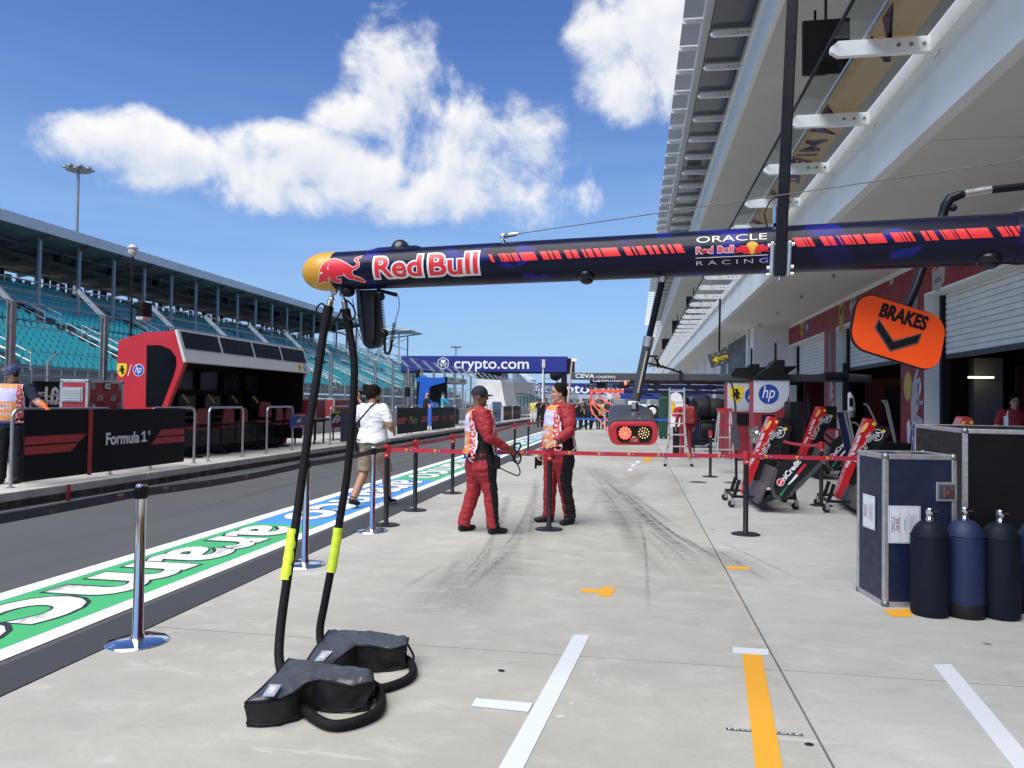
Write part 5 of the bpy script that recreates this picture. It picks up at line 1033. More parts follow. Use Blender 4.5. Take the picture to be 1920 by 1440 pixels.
c3 = c2-FW*.008-UP*9*kk; m1 = MB(); m1.tube([c3+(RT*math.cos(a)+UP*math.sin(a))*4*kk for a in [k*math.pi/8 for k in range(16)]], .003, 6, closed=True); m1.cyl(c3, c3-FW*.004, 2*kk, n=10); m1.build('sensor_lens', mat('sensor_brass', (.3,.2,.15), .3, .5), tl)
LR = mat('led_red', (1,.035,.02), .4, emit=4.5, var=.01); LC = mat('led_amber', (.75,.55,.22), .4, emit=.7, var=.01)
for sgn, m_ in ((-1, LR), (1, LC)):
    cc = c2+RT*sgn*17*kk-FW*.005+UP*2*kk
    for rr_, nn_ in ((0,1),(4.6,6),(9.2,12)):
        for i in range(nn_):
            a = 2*math.pi*i/nn_+.26; q = cc+(RT*math.cos(a)+UP*math.sin(a))*rr_*kk; m1 = MB(); m1.ell(q, (2.1*kk if sgn < 0 else 1.0*kk,)*3, 8, 6); m1.build('led', m_, tl)
# ------------------------------------------------------------------ hoses and gun bags
HOSE = mat('hose_black', (.008,.008,.009), .7, var=.25, sc=25, bump=.2); SLV = mat('sleeve_lime', (.56,.72,.035), .55, var=.12, sc=20, bump=.5, bsc=40)
def cat(pts, n=8):
    P = [Vector(p) for p in pts]; out = []
    for i in range(len(P)-1):
        a, b, c_, d_ = P[max(i-1,0)], P[i], P[i+1], P[min(i+2,len(P)-1)]
        for j in range(n):
            t_ = j/n; out.append(.5*((2*b)+(c_-a)*t_+(2*a-5*b+4*c_-d_)*t_*t_+(3*b-a-3*c_+d_)*t_**3))
    out.append(P[-1]); return out
def hose(label, pts, i0, i1, rad, top):
    """pts = (x, y, depth along the view axis or None for lying on the ground)"""
    W = [AD(x, y, d) if d else PZ(x, y, rad+.004) for x, y, d in pts]; o = thing('air_hose', label, 'hose', Vector((W[len(W)//2].x, W[len(W)//2].y, 0)))
    C_ = cat(W, 8); MB().tube(C_, [rad*(1.22 if i < 8 else 1) for i in range(len(C_))], 12).build('hose', HOSE, o)
    a, b = AD(*i0), AD(*i1); q = cat([a, a.lerp(b,.5)+RT*.002, b], 6); MB().tube(q, [rad*1.22+.002*math.sin(j*2.1) for j in range(len(q))], 14).build('lime_sleeve', SLV, o)
    c_ = W[0]; dd = (W[0]-W[1]).normalized(); MB().tube([c_-dd*.02, c_+dd*.035, c_+dd*.05], [rad*.8,rad*.8,rad*.5], 12).build('ferrule', mat('ferrule_grey', (.22,.22,.20), .4, .6), o)
    MB().tube([c_+dd*.04, Vector(top)], .011, 10).build('hook', CHROME, o); MB().ell(Vector(top).lerp(c_, .25), (.024,.02,.026), 12, 8).build('swivel', ss_, o); MB().ell(Vector(top).lerp(c_, .65), (.02,.018,.02), 12, 8).build('swivel', CHROME, o)
    return o
tpA, tpB = AD(630,536,4.68), AD(641,540,4.70)
hose('left black air hose with lime sleeve looping to the front bag', [(617,575,4.66),(609,610,4.64),(597,690,4.58),(581,790,4.50),(566,900,4.42),(552,1000,4.32),(538,1090,4.22),(526,1180,4.12),(524,1240,4.02),(540,1290,3.86),(575,1335,None),(625,1360,None),(690,1345,None),(714,1322,None),(708,1290,None),(690,1285,None)], (549,993,4.326), (535,1088,4.22), .0255, tpA)
hose('right black air hose with lime sleeve looping to the rear bag', [(648,580,4.68),(655,620,4.68),(664,680,4.66),(662,760,4.64),(652,880,4.6),(638,970,4.56),(626,1040,4.52),(609,1130,4.48),(600,1180,4.44),(604,1215,4.38),(618,1244,4.3),(650,1262,None),(700,1290,None),(750,1280,None),(774,1262,None),(768,1240,None),(750,1232,None)], (634,990,4.55), (621,1073,4.5), .0235, tpB)
# little loops of cable by the couplings
lp = thing('cable_loop', 'thin black cable loops tied between the two hose couplings', 'cable', AD(640,600,4.65)); MB().tube(cat([AD(613,578,4.64),AD(603,569,4.62),AD(594,578,4.62),AD(594,590,4.62),AD(600,597,4.63)], 6), .006, 6).build('loop', BLACK, lp)
MB().tube(cat([AD(648,562,4.66),AD(660,572,4.6),AD(666,588,4.6),AD(660,600,4.62),AD(648,590,4.64),(AD(640,580,4.62)),AD(636,590,4.62),AD(622,604,4.6)], 6), .006, 6).build('loop', BLACK, lp)
# bags
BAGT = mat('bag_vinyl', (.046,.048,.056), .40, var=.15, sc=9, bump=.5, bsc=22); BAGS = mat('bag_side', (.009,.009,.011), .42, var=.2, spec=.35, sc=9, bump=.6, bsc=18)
def bag(label, top, zt, tagpx, seedv):
    P = [PZ(x, y, zt+dz) for x, y, dz in top]; cen = sum(P, Vector())/len(P); o = thing('gun_bag', label, 'bag', (cen.x, cen.y, 0)); n_ = len(P)
    rnd = random.Random(seedv)
    # densify the outline, round and crease it a little
    Q = []
    for i in range(n_):
        a, b = P[i], P[(i+1) % n_]; m_ = max(2, int((b-a).length/.03))
        for j in range(m_): Q.append(a.lerp(b, j/m_))
    def wob(p, s=1.): return Vector((mnoise.noise(p*9+Vector((seedv,0,0))), mnoise.noise(p*9+Vector((0,seedv,3))), mnoise.noise(p*7+Vector((5,0,seedv)))*.8))*.017*s
    rings = []
    for k, (f, inset) in enumerate(((0.,.004),(.12,-.002),(.35,.006),(.6,.009),(.85,.004),(1.,.0))):
        row = []
        for p in Q: q = Vector((p.x, p.y, p.z*f)); c_ = Vector((cen.x, cen.y, q.z)); q = q+(c_-q).normalized()*inset + (wob(q, 2.0)+Vector((0,0,.006*mnoise.noise(q*20))) if 0 < f < 1 else wob(q,.4) if f == 1 else Vector((0,0,0))); q.z = max(q.z, .003); row.append(q)
        rings.append(row)
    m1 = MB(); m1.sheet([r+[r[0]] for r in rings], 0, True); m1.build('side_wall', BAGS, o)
    bm = bmesh.new(); vs_ = [bm.verts.new(p+Vector((0,0,.003))) for p in rings[-1]]; es = [bm.edges.new((vs_[i], vs_[(i+1) % len(vs_)])) for i in range(len(vs_))]; bmesh.ops.triangle_fill(bm, edges=es, use_beauty=True)
    for _ in range(4): bmesh.ops.subdivide_edges(bm, edges=[e for e in bm.edges if e.calc_length() > .03 and not e.is_boundary], cuts=1, use_grid_fill=False); bmesh.ops.triangulate(bm, faces=bm.faces[:])
    bmesh.ops.beautify_fill(bm, faces=bm.faces[:], edges=[e for e in bm.edges if not e.is_boundary])
    for v in bm.verts:
        if not v.is_boundary: w_ = mnoise.noise(v.co*5+Vector((seedv,1,0))); v.co.z += .024+.022*w_-.026*abs(mnoise.noise(Vector((v.co.x*14+v.co.y*6, v.co.y*3, seedv))))
    bmesh.ops.smooth_vert(bm, verts=[v for v in bm.verts if not v.is_boundary], factor=.4, use_axis_x=True, use_axis_y=True, use_axis_z=True)
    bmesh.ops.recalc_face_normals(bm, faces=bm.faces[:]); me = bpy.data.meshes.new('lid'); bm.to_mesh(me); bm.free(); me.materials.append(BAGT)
    for f in me.polygons: f.use_smooth = True
    l = bpy.data.objects.new('lid', me); col.objects.link(l); l.parent = o; l.location = -o.location
    MB().tube([p+Vector((0,0,.004)) for p in rings[-1]], .007, 6, closed=True).build('piping', mat('piping_black', (.008,.008,.009), .5), o); MB().tube([p+Vector((0,0,.003)) for p in rings[1]], .007, 6, closed=True).build('piping', MATS['piping_black'], o)
    T = [PZ(x, y, zt+.012) for x, y in tagpx]; m1 = MB(); m1.prism(T, (0,0,.004)); m1.build('name_window', mat('clear_pocket', (.30,.33,.42), .15, spec=.8), o)
    m1 = MB(); c_ = (T[0]+T[1]+T[2]+T[3])/4; m1.prism([c_+(p-c_)*.55+Vector((0,0,.0045)) for p in T], (0,0,.001)); m1.build('name_card', mat('card_print', (.55,.50,.52), .5, var=.4, sc=40), o)
    return o
bag('rear charcoal vinyl wheel gun bag with bent L shape', [(616,1184,0),(690,1187,.0),(766,1198,-.01),(762,1211,-.01),(732,1219,-.02),(691,1214,0),(666,1213,0),(649,1225,0),(628,1243,-.02),(606,1262,-.03),(570,1246,-.03)], .145, [(604,1221),(624,1222),(607,1240),(590,1240)], 3)
bag('front charcoal vinyl wheel gun bag with bent L shape', [(540,1237,0),(620,1248,0),(698,1264,-.01),(698,1280,-.01),(660,1289,-.02),(620,1281,0),(599,1277,0),(576,1283,0),(549,1302,-.02),(524,1315,-.03),(461,1320,-.04),(518,1266,-.01)], .15, [(506,1284),(528,1285),(514,1306),(492,1306)], 9)
for i, (a, b, c_) in enumerate(([(699,1275),(708,1292),(703,1310)], [(762,1204),(776,1232),(768,1246)])):
    z = (.14,.06,.02); m1 = MB(); P = [PZ(q[0], q[1], z[j]) for j, q in enumerate((a, b, c_))]; m1.tube(cat(P, 5), [(.013,.003)]*11, 6); tag(m1.build('carry_strap', MATS['piping_black']), ('short black strap hanging at the end of the front bag', 'short black strap hanging at the end of the rear bag')[i], 'strap')
# ------------------------------------------------------------------ controller under the boom tip
cu = thing('control_pack', 'black control pack with coiled cables hanging under the boom tip', 'control box', AD(695,600,4.6)); k = 4.6/FP
def cpt(x, y, d=4.6): return AD(560+x/4, 400+y/4, d)
m1 = MB(); P = [cpt(430,575),(cpt(585,572)),cpt(600,640),cpt(622,960),cpt(600,1000),cpt(560,1008),cpt(520,1015),cpt(490,990),cpt(462,880),cpt(440,760)]; m1.prism(P, FW*.10); m1.build('shell', mat('pack_black', (.010,.011,.016), .4), cu, bevel=.012)
m1 = MB(); m1.prism([cpt(430,575,4.59),cpt(460,575,4.59),cpt(495,960,4.59),cpt(475,930,4.59)], FW*-.012); m1.build('side_rib', mat('pack_rib', (.02,.022,.032), .35), cu, bevel=.003); m1 = MB(); m1.prism([cpt(545,620,4.595),cpt(575,610,4.595),cpt(575,940,4.595),cpt(550,980,4.595)], -FW*.03); m1.build('grip', BLACK, cu, bevel=.008)
for x, y, r_ in ((618,625,30),(640,900,34),(452,760,16)): m1 = MB(); m1.ell(cpt(x, y, 4.58), (r_*k/4,)*3, 12, 8); m1.build('knob', BLACK, cu)
m1 = MB(); m1.ell(cpt(370,585,4.62), (.045,.045,.036), 14, 8); m1.build('coupling_cap', BLACK, cu); m1 = MB(); m1.tube([cpt(590,575,4.6), cpt(735,612,4.56)], [.010,.013], 10); m1.build('stalk', BLACK, cu)
def coil(a, b, n_, r_, w_=.0022):
    a, b = Vector(a), Vector(b); d = (b-a).normalized(); x = d.cross(FW).normalized(); y = d.cross(x)
    m1 = MB(); m1.tube([a.lerp(b, i/(n_*10))+x*r_*math.cos(i*2*math.pi/10)+y*r_*math.sin(i*2*math.pi/10) for i in range(n_*10+1)], w_, 5); return m1
coil(cpt(618,660,4.57), cpt(636,860,4.57), 17, .014, .0026).build('coiled_cable', BLACK, cu)
MB().tube(cat([cpt(745,618),cpt(755,680),cpt(745,740),cpt(730,790),cpt(724,820)], 6), .0026, 6).build('thin_cable', BLACK, cu); coil(cpt(720,820), cpt(700,960), 11, .011, .0024).build('coiled_cable', BLACK, cu)
MB().tube(cat([cpt(698,950),cpt(692,1010),cpt(672,1052),cpt(650,1040),cpt(645,980),cpt(648,920)], 6), .0085, 8).build('loop_cable', BLACK, cu); MB().tube(cat([cpt(400,640),cpt(415,700),cpt(425,800),cpt(450,900),cpt(490,980)], 6), .0028, 6).build('thin_cable', BLACK, cu)
# ------------------------------------------------------------------ stanchions and belts
def stanchion_chrome():
    S = bpy.data.objects.new('chrome_stanchion', None); col.objects.link(S)
    MB().lathe([(0,.03),(.035,.03),(.1,.026),(.17,.016),(.186,.008),(.19,0)], n=48).build('base', CHROME, S, local=True); MB().lathe([(.044,.0),(.044,.04),(.032,.06),(.032,.90),(.034,.90),(.034,.985),(.03,.995),(0,.996)], n=28).build('tube', CHROME, S, local=True)
    m1 = MB(); m1.lathe([(.0345,.905),(.037,.908),(.037,.975),(.0345,.98)], n=24); m1.box(-.042,-.033,-.02,.02,.905,.978); m1.box(.033,.042,-.02,.02,.905,.978); m1.build('belt_head', BLACK, S, local=True); return S
def stanchion_red():
    S = bpy.data.objects.new('belt_stanchion', None); col.objects.link(S)
    MB().lathe([(0,.022),(.04,.022),(.15,.014),(.17,.006),(.172,0)], n=40).build('base', mat('post_black_matt', (.016,.016,.018), .4), S, local=True); MB().lathe([(.038,.018),(.038,.03),(.031,.036),(.031,.86),(0,.86)], n=24).build('tube', MATS['post_black_matt'], S, local=True)
    m1 = MB(); m1.lathe([(.032,.84),(.036,.842),(.036,.985),(.033,.995),(0,.996)], n=24); m1.box(-.041,-.03,-.012,.012,.90,.985); m1.box(.03,.041,-.012,.012,.90,.985); m1.box(-.012,.012,-.041,.041,.90,.985); m1.build('belt_head', mat('head_red', (.36,.016,.03), .45), S, local=True)
    m1 = MB(); poly2(m1, disc2(8,.008), (-.006,-.0365,.872), (1,0,0), (0,0,1), 0); poly2(m1, disc2(8,.008), (.01,-.0365,.872), (1,0,0), (0,0,1), 1); m1.build('tiny_badges', [YEL, WTXT], S, local=True); return S
sc0, sr0 = stanchion_chrome(), stanchion_red()
CS = [(-3.09,4.32),(-3.03,6.62),(-3.05,8.49)]
lab = ['nearest polished steel stanchion on the dark lane edge', 'polished steel stanchion half hidden behind the left hose', 'polished steel stanchion beside the red topped post and white shirted person']
for i, (x, y) in enumerate(CS): c = sc0 if i == 0 else copy_tree(sc0); c.location = (x, y, 0); c.rotation_euler[2] = R(90); tag(c, lab[i], 'stanchion', 'polished stanchions')
RS = {'a': (-3.03,8.93), 'b': (-3.05,10.23), 'c': (-3.02,12.3), 'd': (-3.1,19.4), 'e': (-3.05,21.6), 'e2': (-3.02,25.5), 'f': (-1.02,9.12), 'g': (1.33,9.35), 'h': (2.89,12.34), 'i': (2.62,15.0), 'j': (1.62,16.6)}
labs = {'a': 'red topped black stanchion right beside the chrome one', 'b': 'red topped black stanchion at the lane edge, second from the chrome one', 'c': 'red topped black stanchion at the lane edge just left of the capped marshal', 'd': 'red topped stanchion between the two marshals, nearest of the far three', 'e': 'red topped stanchion between the two marshals, middle of the far three', 'e2': 'red topped stanchion between the two marshals, farthest', 'f': 'red topped black stanchion under the hand of the bareheaded marshal', 'g': 'red topped black stanchion before the nearest nose cone', 'h': 'red topped black stanchion between the nearest two nose cones', 'i': 'red topped black stanchion behind the nearest nose cone', 'j': 'red topped black stanchion left of the red topped stepladder'}
for i, (kx, (x, y)) in enumerate(RS.items()): c = sr0 if i == 0 else copy_tree(sr0); c.location = (x, y, 0); tag(c, labs[kx], 'stanchion', 'red topped stanchions')
BELT = mat('belt_red', (.40,.018,.04), .55, var=.06, sc=5); NBELT = mat('belt_navy', (.012,.017,.038), .6, var=.1)
def belt(label, a, b, m, sag=.015, z0=.965, z1=.915, marks=None, step=.42):
    a, b = Vector((a[0],a[1],0)), Vector((b[0],b[1],0)); d = (b-a).normalized(); a += d*.04; b -= d*.04; L = (b-a).length; N = 16; n2 = Vector((d.y,-d.x,0)); 
    if n2.y > 0: n2 = -n2
    def z(t_): return -sag*4*t_*(1-t_)
    o = thing('barrier_belt', label, 'belt', a.lerp(b,.5)); m1 = MB(); g = [[a.lerp(b,i/N)+Vector((0,0,zz+z(i/N))) for zz in (z1, z0)] for i in range(N+1)]
    P = g; m1.sheet(g, 0, True); m1.sheet([[q+n2*.0015 for q in r_] for r_ in g][::-1], 0, True); m1.build('webbing', m, o)
    if marks:
        k = .2; m1 = MB()
        while k < L-.12:
            c_ = a+d*k+Vector((0,0,(z0+z1)/2+z(k/L)))+n2*.003; r_ = RT if d.dot(RT) > 0 else -RT; u = d if d.dot(RT) > 0 else -d
            if marks == 'red': shield_mark(m1, c_, u, (0,0,1), .034, 0, 1, .0004); poly2(m1, disc2(10,.015), c_+u*.055, u, (0,0,1), 2, .0004); poly2(m1, disc2(6,.006), c_+u*.055, u, (0,0,1), 3, .0008)
            else:
                flat_text(m1, 'ORACLE', c_+Vector((0,0,.008)), u, (0,0,1), .010, bold=-.01, mi=3); flat_text(m1, 'Red Bull', c_-Vector((0,0,.008)), u, (0,0,1), .009, mi=4)
                flat_text(m1, 'flex.', c_+u*.5-Vector((0,0,.012)), u, (0,0,1), .022, bold=-.02, mi=5)
            k += step
        m1.build('printed_marks', [YEL, BLACK, BLUE, WTXT, MRED, GREY], o, kind='stuff')
    return o
belt('navy belt with small team marks running off to the left from the nearest chrome stanchion', (-3.3,.9), CS[0], NBELT, .02, marks='navy', step=1.0); belt('navy belt between the first and second chrome stanchions', CS[0], CS[1], NBELT, .02, marks='navy', step=1.0); belt('navy belt between the second and third chrome stanchions', CS[1], CS[2], NBELT, .012, marks='navy', step=1.0); belt('short navy belt joining the chrome stanchion to the red topped one', CS[2], RS['a'], NBELT, 0)
belt('red belt along the lane edge left of the capped marshal', RS['a'], RS['b'], BELT, .01, marks='red'); belt('red belt along the lane edge behind the capped marshal', RS['b'], RS['c'], BELT, .012, marks='red'); belt('long red belt along the lane edge running behind the capped marshal', RS['c'], RS['d'], BELT, .05); belt('far red belt between the marshals, nearest piece', RS['d'], RS['e'], BELT, .01); belt('far red belt between the marshals, farthest piece', RS['e'], RS['e2'], BELT, .02)
belt('red belt with shield marks crossing behind the capped marshal to the middle post', RS['a'], RS['f'], BELT, .012, marks='red', step=.36); belt('long red belt with shield marks across the middle of the apron', RS['f'], RS['g'], BELT, .008, marks='red', step=.36); belt('red belt with shield marks running right to the flight case', RS['g'], (3.6,9.6), BELT, .01, marks='red', step=.36); belt('slack red belt between the two posts behind the nearest nose cone', RS['i'], RS['h'], BELT, .05)
# gas bottles in padded sleeves
def bottle(skin, x, y, h, label, kind):
    o = thing('gas_bottle', label, 'gas bottle', (x, y, 0)); r_ = .132
    f = .62*h; MB().lathe([(0,0),(r_-.012,0),(r_-.004,.015),(r_,.05),(r_+.002,.3*h),(r_,f-.06),(r_-.004,f-.02),(r_-.03,f+.035),(r_*.55,f+.07),(.045,f+.082),(.04,f+.08)], n=32).build('sleeve', skin, o, local=True)
    MB().tube([(r_*1.012*math.cos(a), r_*1.012*math.sin(a), f-.03) for a in [k*math.pi/16 for k in range(32)]], .003, 5, closed=True).build('seam', skin, o, local=True)
    if kind: MB().lathe([(r_+.003,.0),(r_+.004,.10),(r_+.001,.105)], n=32).build('foot_band', BLACK, o, local=True); MB().tube([(-r_*.75,-r_*.7,.1),(-r_*.75,-r_*.72,f-.05),(-r_*.4,-r_*.4,f+.05)], .009, 6).build('zip_flap', mat('sleeve_trim', (.012,.02,.10), .5), o, local=True)
    MB().lathe([(.026,f+.06),(.026,f+.10),(.02,f+.105),(.02,f+.125),(.026,f+.13),(.026,f+.165),(.018,f+.175),(0,f+.175)], n=16).build('valve', CHROME, o, local=True); MB().tube([(0,0,f+.145),(.05,.0,f+.145),(.06,0,f+.145)], [.012,.012,.02], 10).build('valve_handle', BLACK, o, local=True)
    o.rotation_euler[2] = random.uniform(-.4,.4); return o
N1 = mat('sleeve_dark', (.006,.009,.018), .6, var=.15, sc=18, bump=.15, bsc=120); N2 = mat('sleeve_blue', (.007,.014,.060), .6, var=.15, sc=18, bump=.15, bsc=120)
bottle(N1, *PZ(1743,1152).xy, 1.0, 'dark navy sleeved gas bottle in front of the paper label', 0); bottle(N2, *PZ(1809,1154).xy, 1.02, 'brighter blue sleeved gas bottle with zip and black foot', 1); bottle(N1, *PZ(1876,1157).xy, 1.0, 'dark navy sleeved gas bottle right of the blue one', 0); bottle(N2, *PZ(1947,1150).xy, 1.0, 'blue sleeved gas bottle cut off by the right edge', 1)
# ================================================================== GARAGE EQUIPMENT
def C3(x, y, Y): return PY(1340+x/6.857, 760+y/6.857, Y)
B0_ = Vector((1.98, 12.15, 0))
CARB = mat('carbon_black', (.014,.015,.017), .42, var=.25, sc=12); CARG = mat('carbon_grey', (.055,.058,.062), .4, var=.2, sc=12); NRED = mat('nose_red', (.46,.012,.016), .25, var=.05, coat=.6); PINK = mat('sponsor_pale', (.58,.48,.52), .5, var=.25, sc=30)
def nose_trolley():
    S = bpy.data.objects.new('nose_cone_trolley', None); col.objects.link(S); Yc = 12.15
    def L(x, y, dy=0.): return C3(x, y, Yc)-B0_+Vector((0,dy,0))
    def pr(pts, y0, y1, name, m, bev=.012, par=S):
        m1 = MB(); m1.prism([L(x, y, y0) for x, y in pts], (0,y1-y0,0)); o = m1.build(name, m, par, bevel=bev, local=True); return o
    ns = pr([(690,140),(775,158),(805,230),(700,420),(590,650),(470,950),(355,1150),(330,1110),(440,780),(560,480),(640,260)], -.13, .13, 'nose_cone', NRED, .03)
    pr([(800,225),(965,250),(975,320),(880,440),(700,700),(560,960),(480,950),(592,655),(705,420)], -.10, .10, 'nose_body', CARB, .03)
    m1 = MB(); P = [L(x, y, -.134) for x, y in ((640,250),(690,190),(715,200),(690,260),(650,310),(618,310))]; m1.prism(P, (0,-.003,0)); m1.build('amber_patch', mat('patch_amber', (.75,.40,.10), .4), S, local=True)
    k_ = 0
    for pts in ([(590,360),(630,350),(590,440),(560,450)], [(545,470),(590,455),(560,530),(515,545)], [(520,560),(560,560),(540,590),(505,590)], [(470,640),(510,640),(490,700),(450,720)], [(445,700),(480,705),(465,740),(432,745)]): m1 = MB(); m1.prism([L(x, y, -.1335) for x, y in pts], (0,-.002,0)); m1.build('pale_patch', PINK, S, local=True)
    u = (L(690,385)-L(590,580)).normalized(); v = Vector((0,-1,0)).cross(u); v = -v if v.z < 0 else v
    m1 = MB(); o_ = L(650,500,-.1365); vv = Vector((-u.z,0,u.x)); flat_text(m1, 'UniCredit', o_-vv*.045, u, vv, .085, w=.50, bold=.05, mi=1); flat_text(m1, 'UniCredit', o_-vv*.045+Vector((0,-.002,0)), u, vv, .085, w=.50, bold=.005, mi=0); m1.build('lettering', [BLACK, WTXT], S, local=True)
    m1 = MB(); o_ = L(815,345,-.104); poly2(m1, disc2(20,.09,1,.9), o_, u, vv, 0); poly2(m1, disc2(20,.08,1,.88), o_, u, vv, 1, .0015); flat_text(m1, 'FIA', o_-vv*.035, u, vv, .075, w=.12, bold=.02, mi=0, lift=.003); poly2(m1, disc2(10,.025), L(895,300,-.104), u, vv, 2); poly2(m1, disc2(10,.025), L(775,210,-.137), u, vv, 2); m1.build('round_mark', [WTXT, BLACK, YEL], S, local=True)
    ep = pr([(640,740),(760,625),(850,570),(1000,590),(1180,610),(1160,660),(900,915),(770,1090),(690,1130),(610,1085),(575,955)], -.92, -.90, 'wing_endplate', CARB, .006)
    pr([(690,1130),(770,1090),(900,915),(1160,660),(1215,640),(1210,680),(950,960),(820,1075),(740,1120)], -.91, -.84, 'wing_endplate_foot', CARG, .01)
    pr([(640,740),(575,955),(610,1085),(690,1130),(715,1105),(640,1050),(612,955),(668,765)], -.94, -.92, 'endplate_edge', CARG, .004)
    pr([(560,960),(640,740),(665,760),(600,960)], -.90, .90, 'wing_element', CARG, .006); pr([(528,968),(562,950),(486,1140),(440,1180),(428,1172)], -.85, .85, 'wing_element', CARG, .006); pr([(600,1050),(690,1100),(460,1190),(440,1180)], -.88, .88, 'wing_element', CARB, .008)
    pr([(640,740),(760,625),(850,570),(1000,590),(900,915),(690,1130),(575,955)], .90, .92, 'wing_endplate', CARB, .006)
    u = (L(880,690)-L(680,920)).normalized(); vv = Vector((-u.z,0,u.x)); o_ = L(800,790,-.925); m1 = MB(); flat_text(m1, 'UniCredit', o_-vv*.035, u, vv, .075, w=.44, bold=.03); poly2(m1, disc2(14,.055), L(700,910,-.925), u, vv, 0); poly2(m1, disc2(14,.047), L(700,910,-.925), u, vv, 1, .0015); poly2(m1, [(-.04,-.012),(.04,.012),(.04,-.004),(-.04,-.028)], L(700,910,-.925), u, vv, 0, .003); m1.build('lettering', [WTXT, MRED], S, local=True)
    for pts, m_ in (([(985,685),(1010,700),(910,820),(890,800)], MRED), ([(885,815),(912,825),(855,890),(790,945),(785,935)], WTXT), ([(690,1055),(780,950),(785,955),(700,1085)], mat('green_stripe', (.03,.22,.10), .5))): m1 = MB(); m1.prism([L(x, y, -.9205) for x, y in pts], (0,-.002,0)); m1.build('endplate_stripe', m_, S, local=True)
    # trolley
    z = .17
    for y in (-.42, .42): m1 = MB(); m1.bar((-.52,y,z),(.42,y,z),.035,.04); m1.build('side_rail', BLACK, S, local=True)
    for x in (-.5, -.1, .4): m1 = MB(); m1.bar((x,-.42,z),(x,.42,z),.03,.035); m1.build('cross_rail', BLACK, S, local=True)
    for y in (-.36,.36): m1 = MB(); m1.bar((.40,y,z),(.40,y,.62),.045,.045,up=(1,0,0)); m1.bar((.40,y,.62),(.12,y,.85),.03,.03); m1.build('upright', BLACK, S, local=True); m1 = MB(); m1.bar((-.45,y*.6,z),(-.38,y*.6,.40),.05,.05,up=(1,0,0)); m1.build('front_support', BLACK, S, local=True)
    for x in (-.5,.42):
        for y in (-.42,.42):
            cst = MB(); cst.cyl((x-.02,y-.018,.055),(x-.02,y+.018,.055),.052,n=16); cs = cst.build('castor', RUB, S, local=True); m1 = MB(); m1.box(x-.03,x+.02,y-.032,y-.022,.05,.15); m1.box(x-.03,x+.02,y+.022,y+.032,.05,.15); m1.build('castor_fork', STEEL, cs, local=True)
    return S
n0 = nose_trolley(); n0.location = B0_
for i, (x, y, rz, s) in enumerate(((1.98,12.15,0,1),(3.95,17.6,.05,1.12),(3.32,11.9,-.08,1.0),(4.55,11.7,-.05,1.04))):
    c = n0 if i == 0 else copy_tree(n0); c.location = (x, y, 0); c.rotation_euler[2] = rz; c.scale = (s, s, s); tag(c, ('nearest red nose cone with black wing standing on a castor trolley', 'red nose cone on its trolley farther back before the red garage door', 'red nose cone half hidden behind the tall navy case', 'red nose cone of which only the top shows above the big black case')[i], 'nose cone', 'nose cones on trolleys')
# hp cabinets
PALE = mat('cabinet_white', (.52,.55,.62), .4, var=.04)
def cabinet(label, px0, px1, Y, badge, dep=.75):
    a, b = PY(px0,718,Y), PY(px1,718,Y); w = b.x-a.x; o = thing('equipment_cabinet', label, 'cabinet', (a.x, Y, 0)); zt = 2.2; zc = 1.42
    MB().box(a.x,b.x,Y,Y+dep,.12,zt).build('body', DRED, o, bevel=.02); P = [(0,zt-.01),(0,zc)]+[(w*.45+w*.55*math.sin(t_), zc+.55*(1-math.cos(t_))) for t_ in [k*math.pi/16 for k in range(8)]]+[(w,zt-.1),(w,zt-.01)]
    for g, m_, nm, lf in ((-.075, DRED, 'dark_curve', .003),(-.04, WTXT, 'white_curve', .006), (-.01, DRED, 'dark_curve', .009), (0, PALE, 'white_panel', .012)):
        m1 = MB(); m1.prism([(a.x+x, Y-lf, max(z+(g if z < zt-.02 else 0), .3)) for x, z in P], (0,.002,0)); m1.build(nm, m_, o)
    m1 = MB(); 
    if badge == 2: shield_mark(m1, (a.x+.24,Y-.015,1.85), (1,0,0), (0,0,1), .44, 2, 3); round_hp(m1, (a.x+w*.72,Y-.015,1.82), (1,0,0), (0,0,1), .48, 0, 1, rim=False)
    else: round_hp(m1, (a.x+w*.42,Y-.015,1.84), (1,0,0), (0,0,1), .50, 0, 1, rim=False)
    m1.build('badge', [BLUE, WTXT, YEL, BLACK], o)
    m1 = MB(); m1.prism([(a.x-.02,Y-.05,zt),(b.x+.02,Y-.05,zt),(b.x-.12,Y-.05,zt+.2),(b.x-.12,Y-.05,zt+.5),(b.x-.35,Y-.05,zt+.5),(b.x-.5,Y-.05,zt+.3),(a.x+.2,Y-.05,zt+.2)], (0,dep,0)); m1.build('hood', BLACK, o); MB().cyl((b.x-.3,Y+.2,zt+.5),(b.x-.3,Y+.2,zt+.95),.03,n=8).build('antenna', BLACK, o); MB().box(a.x+.2,b.x-.35,Y-.02,Y-.002,1.0,1.32).build('hatch', BLACK, o)
    for x in (a.x+.1,b.x-.1): MB().cyl((x,Y+.1,.06),(x+.04,Y+.1,.06),.06,n=12).build('castor', RUB, o)
cabinet('red and white cabinet with one round blue badge under a black hood', 1413, 1480, 19.6, 1); cabinet('red and white cabinet with a shield and a blue badge, behind the first', 1364, 1432, 21.6, 2)
